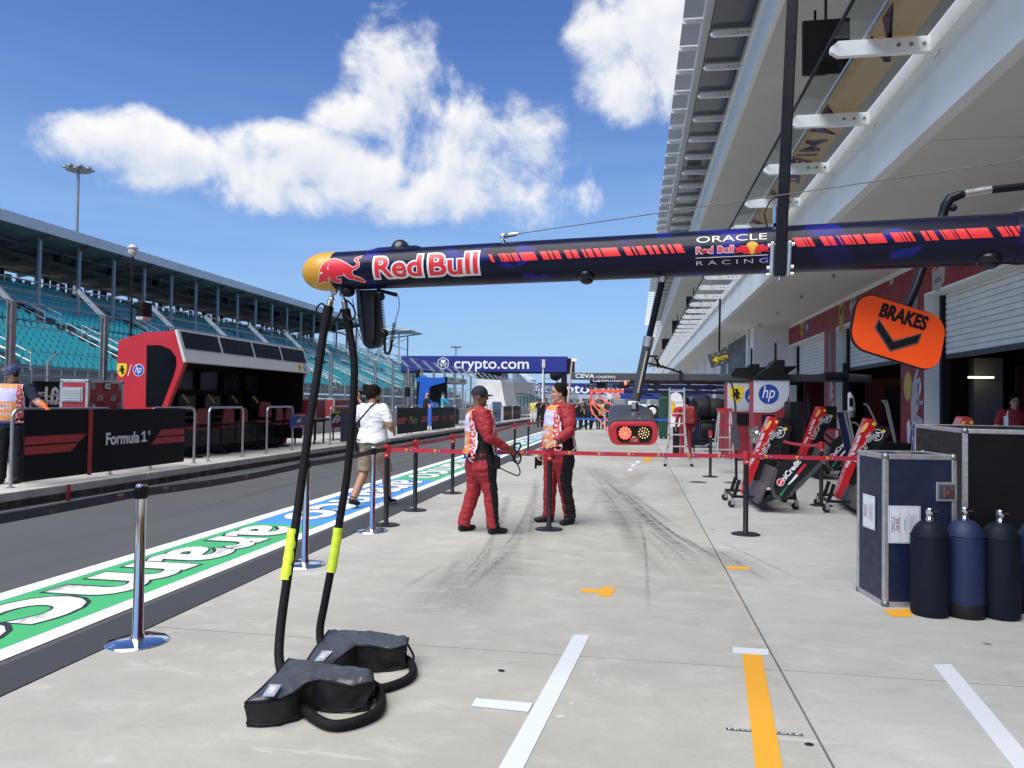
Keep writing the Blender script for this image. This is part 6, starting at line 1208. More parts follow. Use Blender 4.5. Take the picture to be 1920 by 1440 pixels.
# stepladders
LAD = mat('ladder_alu', (.62,.63,.64), .35, .6, var=.08)
def lad(px, py): return PY(px, py, 19.0)
o = thing('stepladder', 'tall aluminium telescopic stepladder with red joints on the apron', 'ladder', lad(1270,873)); RL = [(1256,727),(1255,795),(1253,837),(1247,872)]; RR_ = [(1283,727),(1284,795),(1288,837),(1297,872)]
for q in (RL, RR_): MB().tube([lad(*p) for p in q], .022, 8).build('front_rail', LAD, o); m1 = MB(); P = [lad(*p) for p in q]; m1.tube([P[0]]+[p+Vector((0,.28*(i+1),0)) for i, p in enumerate(P[1:])], .018, 8); m1.build('rear_rail', LAD, o); m1 = MB(); e = P[-1]; m1.ell(e, (.045,.045,.04), 8, 6); m1.build('foot', RUB, o)
for y in (734,755,775,794,815,837,858):
    def at_(q): 
        for (a, b) in zip(q, q[1:]):
            if a[1] <= y <= b[1]: t_ = (y-a[1])/(b[1]-a[1]); return a[0]+(b[0]-a[0])*t_
        return q[-1][0]
    a, b = lad(at_(RL), y), lad(at_(RR_), y); MB().bar(a, b, .05, .03).build('rung', LAD, o)
    if y > 780:
        for q in (a, b): MB().ell(q, (.035,.035,.03), 8, 6).build('red_joint', RED, o)
o = thing('stepladder', 'small aluminium stepladder with red top left of the nearest nose cone', 'ladder', PY(1358,868,17.6)); f_ = lambda x, y, d=0.: PY(x, y, 17.6)+Vector((0,d,0))
MB().obox(f_(1359,768,.1), ((.16,0,0),(0,.15,0),(0,0,.03))).build('top_step', RED, o)
for a, b in ((1349,1344),(1370,1376)): MB().bar(f_(a,769), f_(b,866), .04, .03).build('front_rail', LAD, o); MB().bar(f_(a,769,.2), f_(b,864,.75), .03, .03).build('rear_rail', LAD, o)
for y in (797,820,843,862): w = (y-768)/98*5; MB().bar(f_(1349-w,y), f_(1370+w,y), .1, .025).build('step', LAD if y != 797 else RED, o)
# tyre rack
TY = mat('tyre_cover', (.018,.018,.020), .55, var=.2, sc=10)
def tyre_mesh(): m1 = MB(); m1.lathe([(.18,-.2),(.30,-.215),(.335,-.18),(.35,-.1),(.352,.1),(.335,.18),(.30,.215),(.18,.2),(.18,-.2)], n=28, ax=0); return m1
rk = thing('tyre_rack', 'black wheeled tyre rack beyond the tall aluminium ladder', 'rack', PY(1335,830,25.5)); a, b = PY(1300,826,25.5), PY(1375,826,25.5)
for z in (.35, 1.02):
    for y in (25.2,25.8): m1 = MB(); m1.bar((a.x,y,z),(b.x,y,z),.04,.05); m1.build('shelf_bar', BLACK, rk)
for x in (a.x, b.x): m1 = MB(); m1.bar((x,25.2,.1),(x,25.2,1.75),.05,.05,up=(1,0,0)); m1.bar((x,25.8,.1),(x,25.8,1.75),.05,.05,up=(1,0,0)); m1.build('upright', BLACK, rk); MB().cyl((x-.02,25.2,.07),(x+.02,25.2,.07),.07,n=12).build('castor', RUB, rk)
t0 = None
for i, (x, z) in enumerate(((1318,1.4),(1343,1.4),(1367,1.4),(1325,.72),(1350,.72))):
    p = PY(x,780,25.5); me = tyre_mesh()
    if t0 is None: t0 = me.build('tyre', TY); c = t0
    else: c = t0.copy(); col.objects.link(c)
    c.location = (p.x,25.5,z+.02); tag(c, ('dark covered tyre at the left of the upper rack shelf', 'dark covered tyre in the middle of the upper rack shelf', 'dark covered tyre at the right of the upper rack shelf', 'dark covered tyre at the left of the lower rack shelf', 'dark covered tyre at the right of the lower rack shelf')[i], 'tyre', 'tyres on the rack')
# hanging curved panel, foil sheet, leaning screen, bullet heater, handles, tube
def px6(x, y, Y): return PY(1340+x/6.857, 760+y/6.857, Y)
o = thing('curved_panel', 'long black curved carbon panel hanging beside the red topped stepladder', 'panel', px6(280,560,16)); m1 = MB(); m1.prism([px6(x, y, 16) for x, y in ((255,0),(285,0),(280,180),(300,330),(330,460),(325,560),(270,570),(235,500),(205,400),(215,300),(240,180))], (0,.06,0)); m1.build('panel', CARG, o, bevel=.01); MB().tube([px6(265,5,16.02), px6(240,-200,16.1), px6(200,-330,16.3)], .02, 8).build('hanger', BLACK, o); MB().bar((px6(280,560,16).x,16,0),(px6(280,560,16).x,16.05,.6),.05,.05,up=(1,0,0)).build('foot_post', BLACK, o)
FOIL = mat('foil', (.55,.56,.54), .25, .8, var=.3, sc=12, bump=1.0, bsc=18)
o = thing('foil_sheet', 'crumpled silver foil sheet behind the nearest nose cone', 'foil', px6(500,500,14.5)); g = []
for i in range(9):
    row = []
    for j in range(9): x, y = 430+j*18+i*4, 290-abs(j-3)*6+i*28; row.append(px6(x, y, 14.5+.10*mnoise.noise(Vector((i*.9, j*.9, 0)))+.12*math.sin(j*.6)))
    g.append(row)
MB().sheet(g).build('sheet', FOIL, o); m1 = MB(); p = px6(520,500,14.5); m1.bar((p.x,14.6,0),(p.x,14.6,p.z),.05,.05,up=(1,0,0)); m1.build('stand', BLACK, o)
def q2(x, y, Y): return PY(1460+x/6.4, 640+y/6.4, Y)
o = thing('folding_screen', 'dark folding screen with grey metal frame leaning in front of the middle garage', 'screen', q2(820,1300,15.5)); m1 = MB(); m1.prism([q2(x, y, 15.5) for x, y in ((700,845),(785,840),(895,1330),(800,1320))], (0,.04,0)); m1.build('panel', NAVY, o); m1 = MB()
for a, b in (((785,838),(900,1330)),((830,850),(925,1320)),((700,842),(830,840))): MB().bar(q2(*a,15.48), q2(*b,15.48), .035, .035, up=(0,1,0)).build('frame_bar', STEEL, o)
MB().bar(q2(830,1330,15.5), Vector((q2(840,1330,15.5).x,15.6,0)), .06,.06, up=(1,0,0)).build('leg', BLACK, o)
o = thing('bullet_blower', 'white bullet shaped blower on a stand at the door of the middle garage', 'blower', q2(850,870,19)); p = q2(852,830,19); h = q2(852,605,19).z-p.z; MB().lathe([(0,h),(.05,h*.9),(.10,h*.65),(.125,h*.35),(.125,0),(.10,-.02)], p, 16).build('shell', WHITE, o); MB().lathe([(.13,-.16),(.13,-.02),(.0,-.02)], p, 16).build('collar', ALU, o); MB().box(p.x-.04,p.x+.04,18.86,18.89,p.z+.1,p.z+.3).build('dark_slot', BLACK, o); MB().cyl((p.x,19,0),(p.x,19,p.z-.1),.05,n=10).build('stand', BLACK, o)
o = thing('push_trolley', 'trolley with tall grey tube handles before the middle garage', 'trolley', Vector((q2(1250,1300,17).x,17,0)))
for pts in ([(1020,755),(1060,765),(1100,830),(1180,1000)], [(1235,718),(1280,720),(1310,760),(1410,1230)], [(1260,725),(1290,780),(1330,960),(1400,1240)], [(880,975),(930,985),(990,1060),(1010,1150)], [(1000,985),(1060,980),(1100,1010),(1150,1090)]): MB().tube(cat([q2(*p, 17) for p in pts], 4), .022, 8).build('handle', mat('handle_grey', (.33,.34,.34), .35, .6), o)
a = q2(1010,1240,17); MB().box(a.x,a.x+.9,16.8,17.4,.2,.8).build('bed', BLACK, o); [MB().cyl((a.x+x,16.8,.08),(a.x+x,16.85,.08),.08,n=12).build('castor', RUB, o) for x in (.1,.8)]
o = thing('boom_end', 'thick black horizontal tube end in front of the first shutter', 'boom', q2(700,420,17.5)); MB().cyl(q2(550,418,17.5), q2(815,418,17.5), .09, n=18).build('tube', BLACK, o); MB().cyl(q2(800,418,17.5), q2(828,418,17.5), .11, n=18).build('collar', BLACK, o); MB().cyl(q2(828,416,17.5), q2(1060,432,18.3), .055, n=14).build('inner_tube', GREY, o); p = q2(812,418,17.5); MB().bar((p.x,17.6,0),(p.x,17.6,p.z+.3),.09,.09,up=(1,0,0)).build('post', BLACK, o)
o = thing('tool_cabinet', 'black tool cabinet beside the hp badged cabinet', 'cabinet', q2(220,1100,18.5)); a, b = q2(135,1100,18.5), q2(300,725,18.5); MB().box(a.x,b.x,18.5,19.2,.1,b.z).build('body', BLACK, o, bevel=.015); a, b = q2(30,1100,18.3), q2(140,920,18.3); MB().box(a.x,b.x,18.3,19.0,.1,b.z).build('side_unit', BLACK, o)
o = thing('work_table', 'red legged work table with a black toolbox before the red garage door', 'table', q2(480,1100,19.5)); a, b = q2(300,1040,19.5), q2(750,1030,19.5); MB().box(a.x,b.x,19.4,20.0,a.z-.04,a.z).build('top', RED, o); [MB().box(x-.025,x+.025,19.42,19.47,0,a.z-.041).build('leg', RED, o) for x in (a.x+.05,b.x-.05)]
bx_ = thing('toolbox', 'black toolbox with a tall thin cone standing on the red legged table', 'toolbox', q2(370,1030,19.6)); p0, p1 = q2(325,1030,19.6), q2(420,925,19.6); MB().box(p0.x,p1.x,19.5,19.8,a.z,p1.z).build('box', BLACK, bx_, bevel=.01); q = q2(375,925,19.6); MB().cyl((q.x,19.6,p1.z),(q.x-.05,19.6,q2(365,625,19.6).z),.09,.02,10).build('cone', BLACK, bx_)
MB().box(p1.x+.1,b.x-.1,19.5,19.9,a.z+.004,a.z+.55).build('black_cover', BLACK, thing('covered_kit', 'black covered kit on the red legged table', 'cover', (p1.x+.3,19.6,a.z)))
# warning arrow panel on the soffit side
o = thing('hanging_sign', 'tilted grey panel with yellow brembo arrow under the soffit', 'sign', AD(1350,672,22)); c0 = AD(1350,672,22); a_ = R(16); eu2 = RT*math.cos(a_)+UP*math.sin(a_); ev2 = UP*math.cos(a_)-RT*math.sin(a_); k = 22/FP
m1 = MB(); m1.prism([c0+eu2*x*k+ev2*y*k for x, y in ((-20,-13),(20,-13),(20,13),(-20,13))], FW*.05); m1.build('panel', mat('panel_grey', (.07,.075,.075), .6, var=.3, sc=3), o); m1 = MB(); poly2(m1, [(x*k,y*k) for x, y in ((-15,0),(-5,7),(-5,3),(15,3),(15,-3),(-5,-3),(-5,-7))], c0-FW*.005, eu2, ev2, 0); flat_text(m1, 'brembo', c0+eu2*4*k-ev2*2*k-FW*.008, eu2, ev2, 4*k, w=18*k, mi=1); [poly2(m1, disc2(12,2.6*k), c0+eu2*x*k+ev2*y*k-FW*.005, eu2, ev2, 2) for x, y in ((-12,9),(-1,9),(13,9),(-10,-9),(2,-9))]; m1.build('arrow_print', [YEL, BLACK, GREY], o); MB().cyl(c0+FW*.1, Vector((c0.x,c0.y+.1,ZS)), .03, n=8).build('drop_rod', BLACK, o)
# ------------------------------------------------------------------ booms of the other garages
GB2 = mat('boom_grey', (.055,.06,.066), .45, var=.1)
def far_boom(label, Y, x0, x1, z, h, text, m=GB2, col_t=WTXT, d=.25):
    o = thing('overhead_boom', label, 'boom', (x0, Y, z)); MB().box(x0,x1,Y,Y+d,z-h/2,z+h/2).build('beam', m, o, bevel=.02)
    if text: m1 = MB(); flat_text(m1, text[0], (x0+.12,Y-.003,z-h*.24), (1,0,0), (0,0,1), h*.55, w=text[2], align='L', bold=.02); flat_text(m1, text[1], (x0+.16+text[2],Y-.003,z-h*.24), (1,0,0), (0,0,1), h*.30, w=text[3], align='L'); m1.build('lettering', col_t, o)
    return o
b1 = far_boom('dark grey boom lettered CEVA LOGISTICS across the next garage', 20.3, -1.72, 5.98, 2.28, .19, ('CEVA','LOGISTICS',.52,.52))
b2b = far_boom('second black boom lettered CEVA LOGISTICS, just behind the first', 28.5, -1.7, 5.98, 2.42, .22, ('CEVA','LOGISTICS',.62,.72), BLACK)
far_boom('thin navy boom farther down the pit lane', 44, -3.0, 4.59, 2.55, .26, ('INSURANCE','VISION',1.6,1.6), NAVY); far_boom('dark green boom farthest down the pit lane', 55, -.5, 4.59, 2.2, .35, None, mat('dark_green', (.01,.05,.035), .5))
m1 = MB(); m1.prism([PY(x, y, 20.25) for x, y in ((1380,690),(1497,686),(1470,706),(1430,712),(1370,703))], (0,.4,0)); m1.build('fairing', BLACK, b1); p = PY(1245,700,20.25); MB().box(p.x+.4,p.x+.46,20.2,20.6,2.1,2.45).build('clamp', BLACK, b1)
o = thing('gantry_bracket', 'small black frame with struts above the first grey boom', 'bracket', PY(1230,690,20.4)); 
for a, b in (((1215,668),(1234,668)),((1227,670),(1240,690)),((1233,672),(1233,690)),((1212,680),(1265,694)),((1240,686),(1290,704)),((1180,706),(1243,724)),((1215,722),(1250,742)),((1282,715),(1312,735)),((1224,742),(1200,738))): MB().bar(PY(*a,20.4), PY(*b,20.4), .05, .06, up=(0,1,0)).build('strut', BLACK, o)
# hanging screens and lamp
for i, (x0, y0, x1, y1, Y) in enumerate(((1119,718,1136,727,28.6),(1161,716,1179,728,28.4))):
    a, b = PY(x0,y1,Y), PY(x1,y0,Y); tag(MB().box(a.x,b.x,Y,Y+.1,a.z,b.z).build('hanging_screen', BLACK, bevel=.01), ('small black screen hanging under the second lettered boom', 'small black box with a red lamp under the lettered booms')[i], 'screen')
p = PY(1173,718,28.35); tag(MB().ell(p, (.05,.04,.08), 8, 6).build('red_lamp', mat('far_red_lamp', (1,.06,.03), .4, emit=3)), 'tiny lit red lamp under the lettered booms', 'lamp')
# orange hoses
HO = mat('hose_orange', (.72,.10,.045), .5)
for i, (x0, y0, xm, ym, x1, y1) in enumerate(((1107,738,1118,765,1140,790),(1110,735,1128,765,1160,783),(1122,736,1136,752,1172,780),(1106,745,1112,775,1135,800),(1124,740,1148,760,1178,775))):
    tag(MB().tube(cat([PY(x0,y0,36), PY((x0*2+xm)/3,(y0+ym)/2+4,36), PY(xm,ym,35.8), PY(x1,y1,35.4), PY(x1+6,y1+16,35.2)], 6), .036, 8).build('orange_hose', HO), ('leftmost bright orange hose in the bundle under the far boom', 'second bright orange hose in the hanging bundle', 'third bright orange hose in the hanging bundle', 'lowest orange hose of the hanging bundle', 'rightmost orange hose of the hanging bundle')[i], 'hose', 'orange hoses hanging from a far boom')
o = thing('overhead_boom', 'orange and red tipped far boom carrying the orange hoses', 'boom', PY(1130,733,36)); a, b = PY(1105,736,36.1), PY(1150,730,36.1); MB().box(a.x,b.x+.5,36.1,36.4,a.z,b.z).build('beam', HO, o); c = PY(1330,733,36.1); MB().box(b.x+.5,c.x,36.12,36.38,a.z,b.z-.02).build('rear_beam', NAVY, o); MB().box(c.x,4.59,36.14,36.36,a.z,b.z-.03).build('wall_piece', NAVY, o)
for i, (x0, x1) in enumerate(((1138,1147),(1150,1162),(1163,1235))): a, b = PY(x0,748,36.8), PY(x1,738,36.8); tag(MB().box(a.x,b.x,36.8,36.9,a.z,b.z).build('hanging_sign', (WTXT, mat('badge_pink', (.6,.3,.28), .5), mat('banner_blue', (.02,.04,.28), .5))[i]), ('small white sign hanging beyond the lettered booms', 'small pinkish badge sign hanging beyond the lettered booms', 'long blue banner hanging beyond the lettered booms')[i], 'sign')
MB().box(-2.5,4.2,37.0,37.1,2.35,2.45).build('rail', NAVY, thing('banner_rail', 'thin navy rail from which the far signs hang', 'rail', (0,37,2.3)))
# blue tape barrier
bt = mat('tape_blue', (.015,.10,.48), .5)
for i, (x0, y0, x1, y1, Y) in enumerate(((1040,785,1160,787,41),(1222,787,1330,786,33),(1222,776,1250,777,41))):
    a, b = PY(x0,y0,Y), PY(x1,y1,Y); m1 = MB(); m1.box(a.x,b.x,Y,Y+.01,a.z-.04,a.z+.05); o = thing('tape_barrier', ('bright blue tape barrier in front of the distant crowd', 'bright blue tape barrier right of the signal light', 'short far blue tape right of the signal light')[i], 'barrier', ((a.x+b.x)/2,Y,0)); m1.build('tape', bt, o)
    for x in (a.x, b.x): MB().cyl((x,Y+.03,0),(x,Y+.03,a.z+.06),.03,n=8).build('post', STEEL, o)
# far clutter down the pit lane, each a thing
def clutter(name, label, cat_, px0, px1, py0, Y, m, z0=0., dep=.8, bev=.05):
    a, b = PY(px0,py0,Y), PY(px1,py0,Y); o = thing(name, label, cat_, ((a.x+b.x)/2,Y,z0)); MB().box(a.x,b.x,Y,Y+dep,z0+.08,a.z).build('body', m, o, bevel=bev); [MB().cyl((x,Y+.05,z0+.06),(x,Y+.1,z0+.06),.06,n=10).build('castor', RUB, o) for x in (a.x+.1,b.x-.1)]; return o
clutter('pit_cabinet', 'dark green cabinet beyond the signal light', 'cabinet', 1236, 1254, 744, 34, MATS['dark_green']); clutter('pit_cabinet', 'navy draped cabinet left of the tyre rack', 'cabinet', 1286, 1336, 738, 27.5, NAVY, bev=.25); clutter('pit_cabinet', 'pale cabinet beyond the dark green one', 'cabinet', 1192, 1212, 758, 60, WHITE); clutter('pit_cabinet', 'grey cabinet behind the distant crowd', 'cabinet', 1150, 1172, 748, 70, GREY); clutter('pit_cabinet', 'low white cabinet at the end of the pit lane', 'cabinet', 1178, 1196, 752, 80, WHITE); clutter('pit_cabinet', 'dark cabinet beside the far white rimmed wheel', 'cabinet', 1206, 1236, 766, 48, BLACK)
clutter('pit_cabinet', 'dark red cabinet right of the tyre rack', 'cabinet', 1352, 1372, 770, 23.5, DRED)
w_ = thing('spare_wheel', 'far wheel with white rim leaning beyond the signal light', 'wheel', PY(1223,790,40)); p = PY(1223,771,40); m1 = MB(); m1.lathe([(.2,-.18),(.33,-.19),(.36,-.1),(.36,.1),(.33,.19),(.2,.18)], p, 24, ax=1); m1.build('tyre', RUB, w_); m1 = MB(); m1.lathe([(0,-.15),(.08,-.15),(.09,-.19),(.2,-.185),(.22,-.16)], p, 24, ax=1); m1.build('rim', WHITE, w_); MB().box(p.x-.3,p.x+.3,39.8,40.2,p.z-.5,p.z-.36).build('stand', BLACK, w_); MB().box(p.x-.25,p.x+.25,39.85,40.15,0,p.z-.5).build('stand_leg', BLACK, w_)
sf = thing('sail_flag', 'white round topped display with red and yellow patches behind the tall ladder', 'display', PY(1268,800,24)); P = [(1256,800),(1256,746),(1260,738),(1268,735),(1277,740),(1281,752),(1281,800)]; m1 = MB(); m1.prism([PY(x, y, 24) for x, y in P], (0,.25,0)); m1.build('panel', WTXT, sf, bevel=.03)
m1 = MB(); [poly2(m1, [((x-1268)*.0165,(770-y)*.0165) for x, y in pts], PY(1268,770,23.99), (1,0,0), (0,0,1), i, .003*(1+i)) for i, pts in enumerate(([(1258,776),(1258,750),(1264,752),(1268,768),(1262,776)], [(1260,780),(1264,766),(1272,762),(1276,772),(1270,782)]))]; m1.build('print', [YEL, MRED], sf); MB().bar((PY(1268,800,24.1).x,24.1,0),(PY(1268,800,24.1).x,24.1,PY(1268,800,24).z),.2,.2,up=(1,0,0)).build('base', BLACK, sf)
for i in range(7):
    y = 46+i*11; x = 2.2+.5*math.sin(i*2.1); o = thing('pit_trolley', ('white equipment trolley nearest along the far garages','grey equipment trolley with black load by the far garages','blue equipment trolley by the far garages','black equipment trolley with white load by the far garages','grey equipment trolley with navy load by the far garages','white equipment trolley farthest along the far garages','dark red equipment trolley by the far garages')[i], 'trolley', (x,y,0), 0, 'equipment trolleys by the far garages'); MB().box(x,x+1.6,y,y+.8,.2,1.2+.3*(i % 2)).build('body', (WHITE,GREY,BLUE,BLACK,GREY,WHITE,DRED)[i], o, bevel=.05); MB().box(x+.2,x+1.4,y+.1,y+.7,1.25+.3*(i % 2),1.7+.2*(i % 3)).build('load', (GREY,BLACK,GREY,WHITE,NAVY,GREY,GREY)[i], o, bevel=.05); [MB().cyl((x+q,y,.1),(x+q,y+.06,.1),.1,n=10).build('castor', RUB, o) for q in (.2,1.4)]
o = thing('far_building', 'low pale building closing the view at the end of the pit lane', 'building', (0, 320, 0)); MB().box(-60,60,320,330,0,5).build('wall', mat('far_pale', (.35,.38,.40), .7), o); [MB().box(-58+k*6,-55+k*6,319.8,319.99,1.5,3.5).build('window', mat('far_window', (.10,.13,.15), .2), o) for k in range(19)]
# ================================================================== PEOPLE
SKIN = mat('skin_light', (.44,.24,.17), .5, var=.08, sc=20); SKIN2 = mat('skin_tan', (.30,.15,.09), .5, var=.08, sc=20); SKIN3 = mat('skin_dark', (.14,.065,.042), .5, var=.08, sc=20); LIP = mat('lips', (.33,.12,.10), .5)
EYEM = mat('eye_brown', (.10,.055,.04), .5); OV = mat('overall_red', (.27,.012,.02), .75, var=.12, sc=14, bump=.3, bsc=60); OVB = mat('overall_black', (.010,.010,.013), .75, var=.2, sc=14, spec=.25); SHOE = mat('shoe_black', (.010,.010,.011), .6, var=.2, spec=.3); HAIRD = mat('hair_dark', (.010,.007,.005), .8, var=.5, sc=60, bump=.9, bsc=120, spec=.1)  # first material: plain dark brown of the eyes
TEE = mat('tee_white', (.70,.71,.74), .8, var=.03, sc=9, bump=.25, bsc=25); KHAKI = mat('khaki', (.24,.19,.12), .85, var=.1, sc=14, bump=.3, bsc=40); CLOTHB = mat('cloth_black', (.014,.014,.016), .85, var=.2, spec=.2); CLOTHN = mat('cloth_navy', (.02,.028,.05), .85, var=.2, spec=.2); CYAN = mat('cloth_cyan', (.03,.28,.44), .8, var=.08)
def person(name, label, loc, rz, J, cols, paint=None, vox=.010, S=1., girth=1., lean=(0,0), head=(0,0), kids=None, group=None, hands=True, fold=.005, bag=1.):
    """one skinned figure: overlapping tapered solids fused by a voxel remesh. J: joints in the figure's own frame (x right, y forward)"""
    D = dict(sr=(.19,0,1.44), sl=(-.19,0,1.44), er=(.27,-.03,1.15), el=(-.27,-.03,1.15), wr=(.27,.08,.90), wl=(-.27,.08,.90), hr=(.095,0,.91), hl=(-.095,0,.91), kr=(.11,.03,.50), kl=(-.11,.03,.50), ar=(.12,-.02,.09), al=(-.12,-.02,.09), tr=0, tl=0, lr=0., ll=0., curl=.55)
    D.update(J); V3 = {k: Vector(v) for k, v in D.items() if isinstance(v, tuple)}
    def sp(z): t_ = max(0, (z-.92)/.6); return Vector((lean[0]*t_, lean[1]*t_, 0))
    for k in ('sr','sl'): V3[k] = V3[k]+sp(1.44)
    prims = []
    def P(lbl): m1 = MB(); prims.append((lbl, m1)); return m1
    g = girth
    P('top').tube([Vector((0,dy,z))+sp(z) for z, dy in ((.84,0),(.90,0),(.98,.005),(1.08,.015),(1.2,.015),(1.32,.01),(1.41,0),(1.47,-.01),(1.505,-.015))], [(.150*g,.115*g),(.168*g,.122*g),(.168*g,.125*g),(.163*g,.125*g),(.168*g,.125*g),(.182*g,.122*g),(.18*g,.108*g),(.125,.085),(.07,.065)], 20)
    for s in 'rl':
        sh, e, w, h, k, a = V3['s'+s], V3['e'+s], V3['w'+s], V3['h'+s], V3['k'+s], V3['a'+s]; q = 1 if s == 'r' else -1
        ba = 1+(bag-1)*.75; P('arm').ell(sh+Vector((-q*.02,0,-.01)), (.075*g,.075*ba,.075), 12, 8)
        P('arm').tube([sh, sh.lerp(e,.35), sh.lerp(e,.7), e], [.068*g*ba,.064*g*ba,.056*g*ba,.050*ba], 12); P('fore').tube([e, e.lerp(w,.3), e.lerp(w,.7), w], [.050*ba,.049*ba,.043*ba,.036*ba], 12); P('fore').ell(e, (.05*ba,.05*ba,.05*ba), 10, 8)
        P('leg').tube([h+Vector((0,0,.04)), h.lerp(k,.3), h.lerp(k,.7), k], [.100*g,.095*g*bag,.080*bag,.070*bag], 14); P('leg').ell(k, (.07*bag,.07*bag,.07), 10, 8); P('shin').tube([k, k.lerp(a,.3), k.lerp(a,.7), a+Vector((0,0,.0 if bag == 1 else -.015))], [.068*bag,.066*bag,.060*bag,.060*bag if bag > 1 else .054], 14)
        ty = D['t'+s]; fd = Vector((-math.sin(ty), math.cos(ty), 0)); lift = D['l'+s]; hl = a+Vector((0,0,-.045))-fd*.05+Vector((0,0,lift)); toe = a+Vector((0,0,-.055))+fd*.17
        P('shoe').tube([hl-fd*.015, hl+fd*.03, hl.lerp(toe,.5)+Vector((0,0,.004)), toe-fd*.04, toe, toe+fd*.02], [(.03,.035),(.040,.045),(.042,.042),(.047,.034),(.04,.026),(.018,.014)], 14)
        if hands:
            hd = D.get('d'+s); hn = D.get('n'+s)
            hd = Vector(hd).normalized() if hd else (w-e).normalized(); hn = Vector(hn).normalized() if hn else Vector((-q,0,0)); hn = (hn-hd*hn.dot(hd)).normalized(); sd_ = hd.cross(hn)
            if sd_.dot(Vector((0,1,0))) < 0 and not D.get('n'+s): sd_ = -sd_
            rot = Matrix((sd_, hd, hn)).transposed(); P('skin').ell(w+hd*.05, (.043,.055,.019), 12, 8, rot=rot); P('skin').tube([w-hd*.02, w+hd*.03], [.028,.03], 10)
            for i, (off, L_) in enumerate(((-.030,.062),(-.010,.078),(.011,.084),(.032,.072))):
                b = w+hd*.092+sd_*off; pts = [w+hd*.05+sd_*off*.8, b]; d_ = hd; 
                for j in range(3): ang = D['curl']*(j+.6); dd = hd*math.cos(ang)+hn*math.sin(ang); pts.append(pts[-1]+dd*L_*(.45,.32,.25)[j])
                P('skin').tube(pts, [.010,.0105,.0098,.009,.0075], 8)
            b = w+hd*.035+sd_*.034; d1 = (hd*.6+sd_*.65+hn*.35).normalized(); d2 = (hd*.85+sd_*.15+hn*.5).normalized(); P('skin').tube([w+hd*.02+sd_*.01, b, b+d1*.035, b+d1*.035+d2*.032], [.014,.014,.0115,.009], 8)
    hc = Vector((0,.015,1.635))+sp(1.6); hr_ = Matrix.Rotation(head[0], 3, 'Z') @ Matrix.Rotation(head[1], 3, 'X')
    nb = Vector((0,-.02,1.46))+sp(1.46); P('skin').tube([nb, nb.lerp(hc,.5)+Vector((0,-.006,0)), hc+hr_ @ Vector((0,-.025,-.03))], [.064,.058,.058], 14)
    hm = P('skin'); hm.tube([hc+hr_ @ Vector((0,dy,z)) for z, dy in ((-.122,.048),(-.110,.042),(-.085,.028),(-.05,.012),(-.01,.002),(.035,-.004),(.075,-.008),(.105,-.01),(.120,-.01))], [(.018,.018),(.036,.034),(.052,.058),(.062,.078),(.069,.088),(.074,.095),(.069,.088),(.046,.058),(.012,.014)], 20)
    # the tube's own ring frame: x across, so turn rings with the head
    for c, r in (((0,.094,-.025),(.0125,.017,.014)),((0,.090,-.005),(.009,.012,.024)),((.074,-.008,-.012),(.010,.02,.03)),((-.074,-.008,-.012),(.010,.02,.03)),((0,.078,.028),(.05,.016,.010)),((.03,.066,-.03),(.024,.022,.018)),((-.03,.066,-.03),(.024,.022,.018)),((0,.074,-.104),(.022,.018,.016))): P('skin').ell(hc+hr_ @ Vector(c), r, 10, 8, rot=hr_)
    P('lip').ell(hc+hr_ @ Vector((0,.084,-.066)), (.021,.010,.0065), 10, 6, rot=hr_)
    for x in (-.03,.03): P('eye').ell(hc+hr_ @ Vector((x,.081,.004)), (.0125,.007,.006), 8, 6, rot=hr_); P('brow').ell(hc+hr_ @ Vector((x,.086,.026)), (.018,.006,.004), 8, 6, rot=hr_)
    allb = MB(); lab_ = []
    for l, m1 in prims:
        allb.add(m1.v, m1.f); lab_ += [l]*len(m1.v)
    kd = kdtree.KDTree(len(allb.v)*2); q = 0; ll = []
    for i, v in enumerate(allb.v): kd.insert(v, i)
    cnt = len(allb.v)
    # denser samples along faces for clean colour borders
    li = []; base = 0
    for l, m1 in prims:
        for f in m1.f:
            c = Vector((0,0,0))
            for i in f: c += Vector(m1.v[i])
            li.append((c/len(f), l))
    for c, l in li:
        if cnt+len(ll) < len(allb.v)*2: kd.insert(c, cnt+len(ll)); ll.append(l)
    kd.balance(); lab_ += ll
    me = allb.mesh('body', [SKIN]); o = bpy.data.objects.new('tmp', me); col.objects.link(o); md = o.modifiers.new('r', 'REMESH'); md.mode = 'VOXEL'; md.voxel_size = vox; sm = o.modifiers.new('s', 'SMOOTH'); sm.factor = .5; sm.iterations = 3
    dg = bpy.context.evaluated_depsgraph_get(); me2 = bpy.data.meshes.new_from_object(o.evaluated_get(dg)); bpy.data.objects.remove(o)
    keys = list(dict.fromkeys(list(cols.values()))); me2.materials.clear(); [me2.materials.append(k) for k in keys]
    flab = []
    for p in me2.polygons:
        c = p.center; l = lab_[kd.find(c)[1]]
        key = paint(l, c) if paint else l
        flab.append(key); p.material_index = keys.index(cols.get(key, cols['skin'])); p.use_smooth = True
    if fold:
        cloth = set()
        for p, k in zip(me2.polygons, flab):
            if k not in ('skin','lip','eye','brow','shoe'): cloth.update(p.vertices)
        ns = [v.normal.copy() for v in me2.vertices]
        for i in cloth:
            v = me2.vertices[i]; v.co += ns[i]*fold*(mnoise.noise(Vector((v.co.x*8, v.co.y*8, v.co.z*12)))*.8+1.5*(.3-abs(mnoise.noise(Vector((v.co.x*10+v.co.z*5, v.co.y*10-v.co.z*4, v.co.z*17)))))+mnoise.noise(v.co*30)*.35)
    root = thing(name, label, 'person', loc, rz, group); root.scale = (S, S, S); b = bpy.data.objects.new('body', me2); col.objects.link(b); b.parent = root
    return root, b, flab, hc, hr_
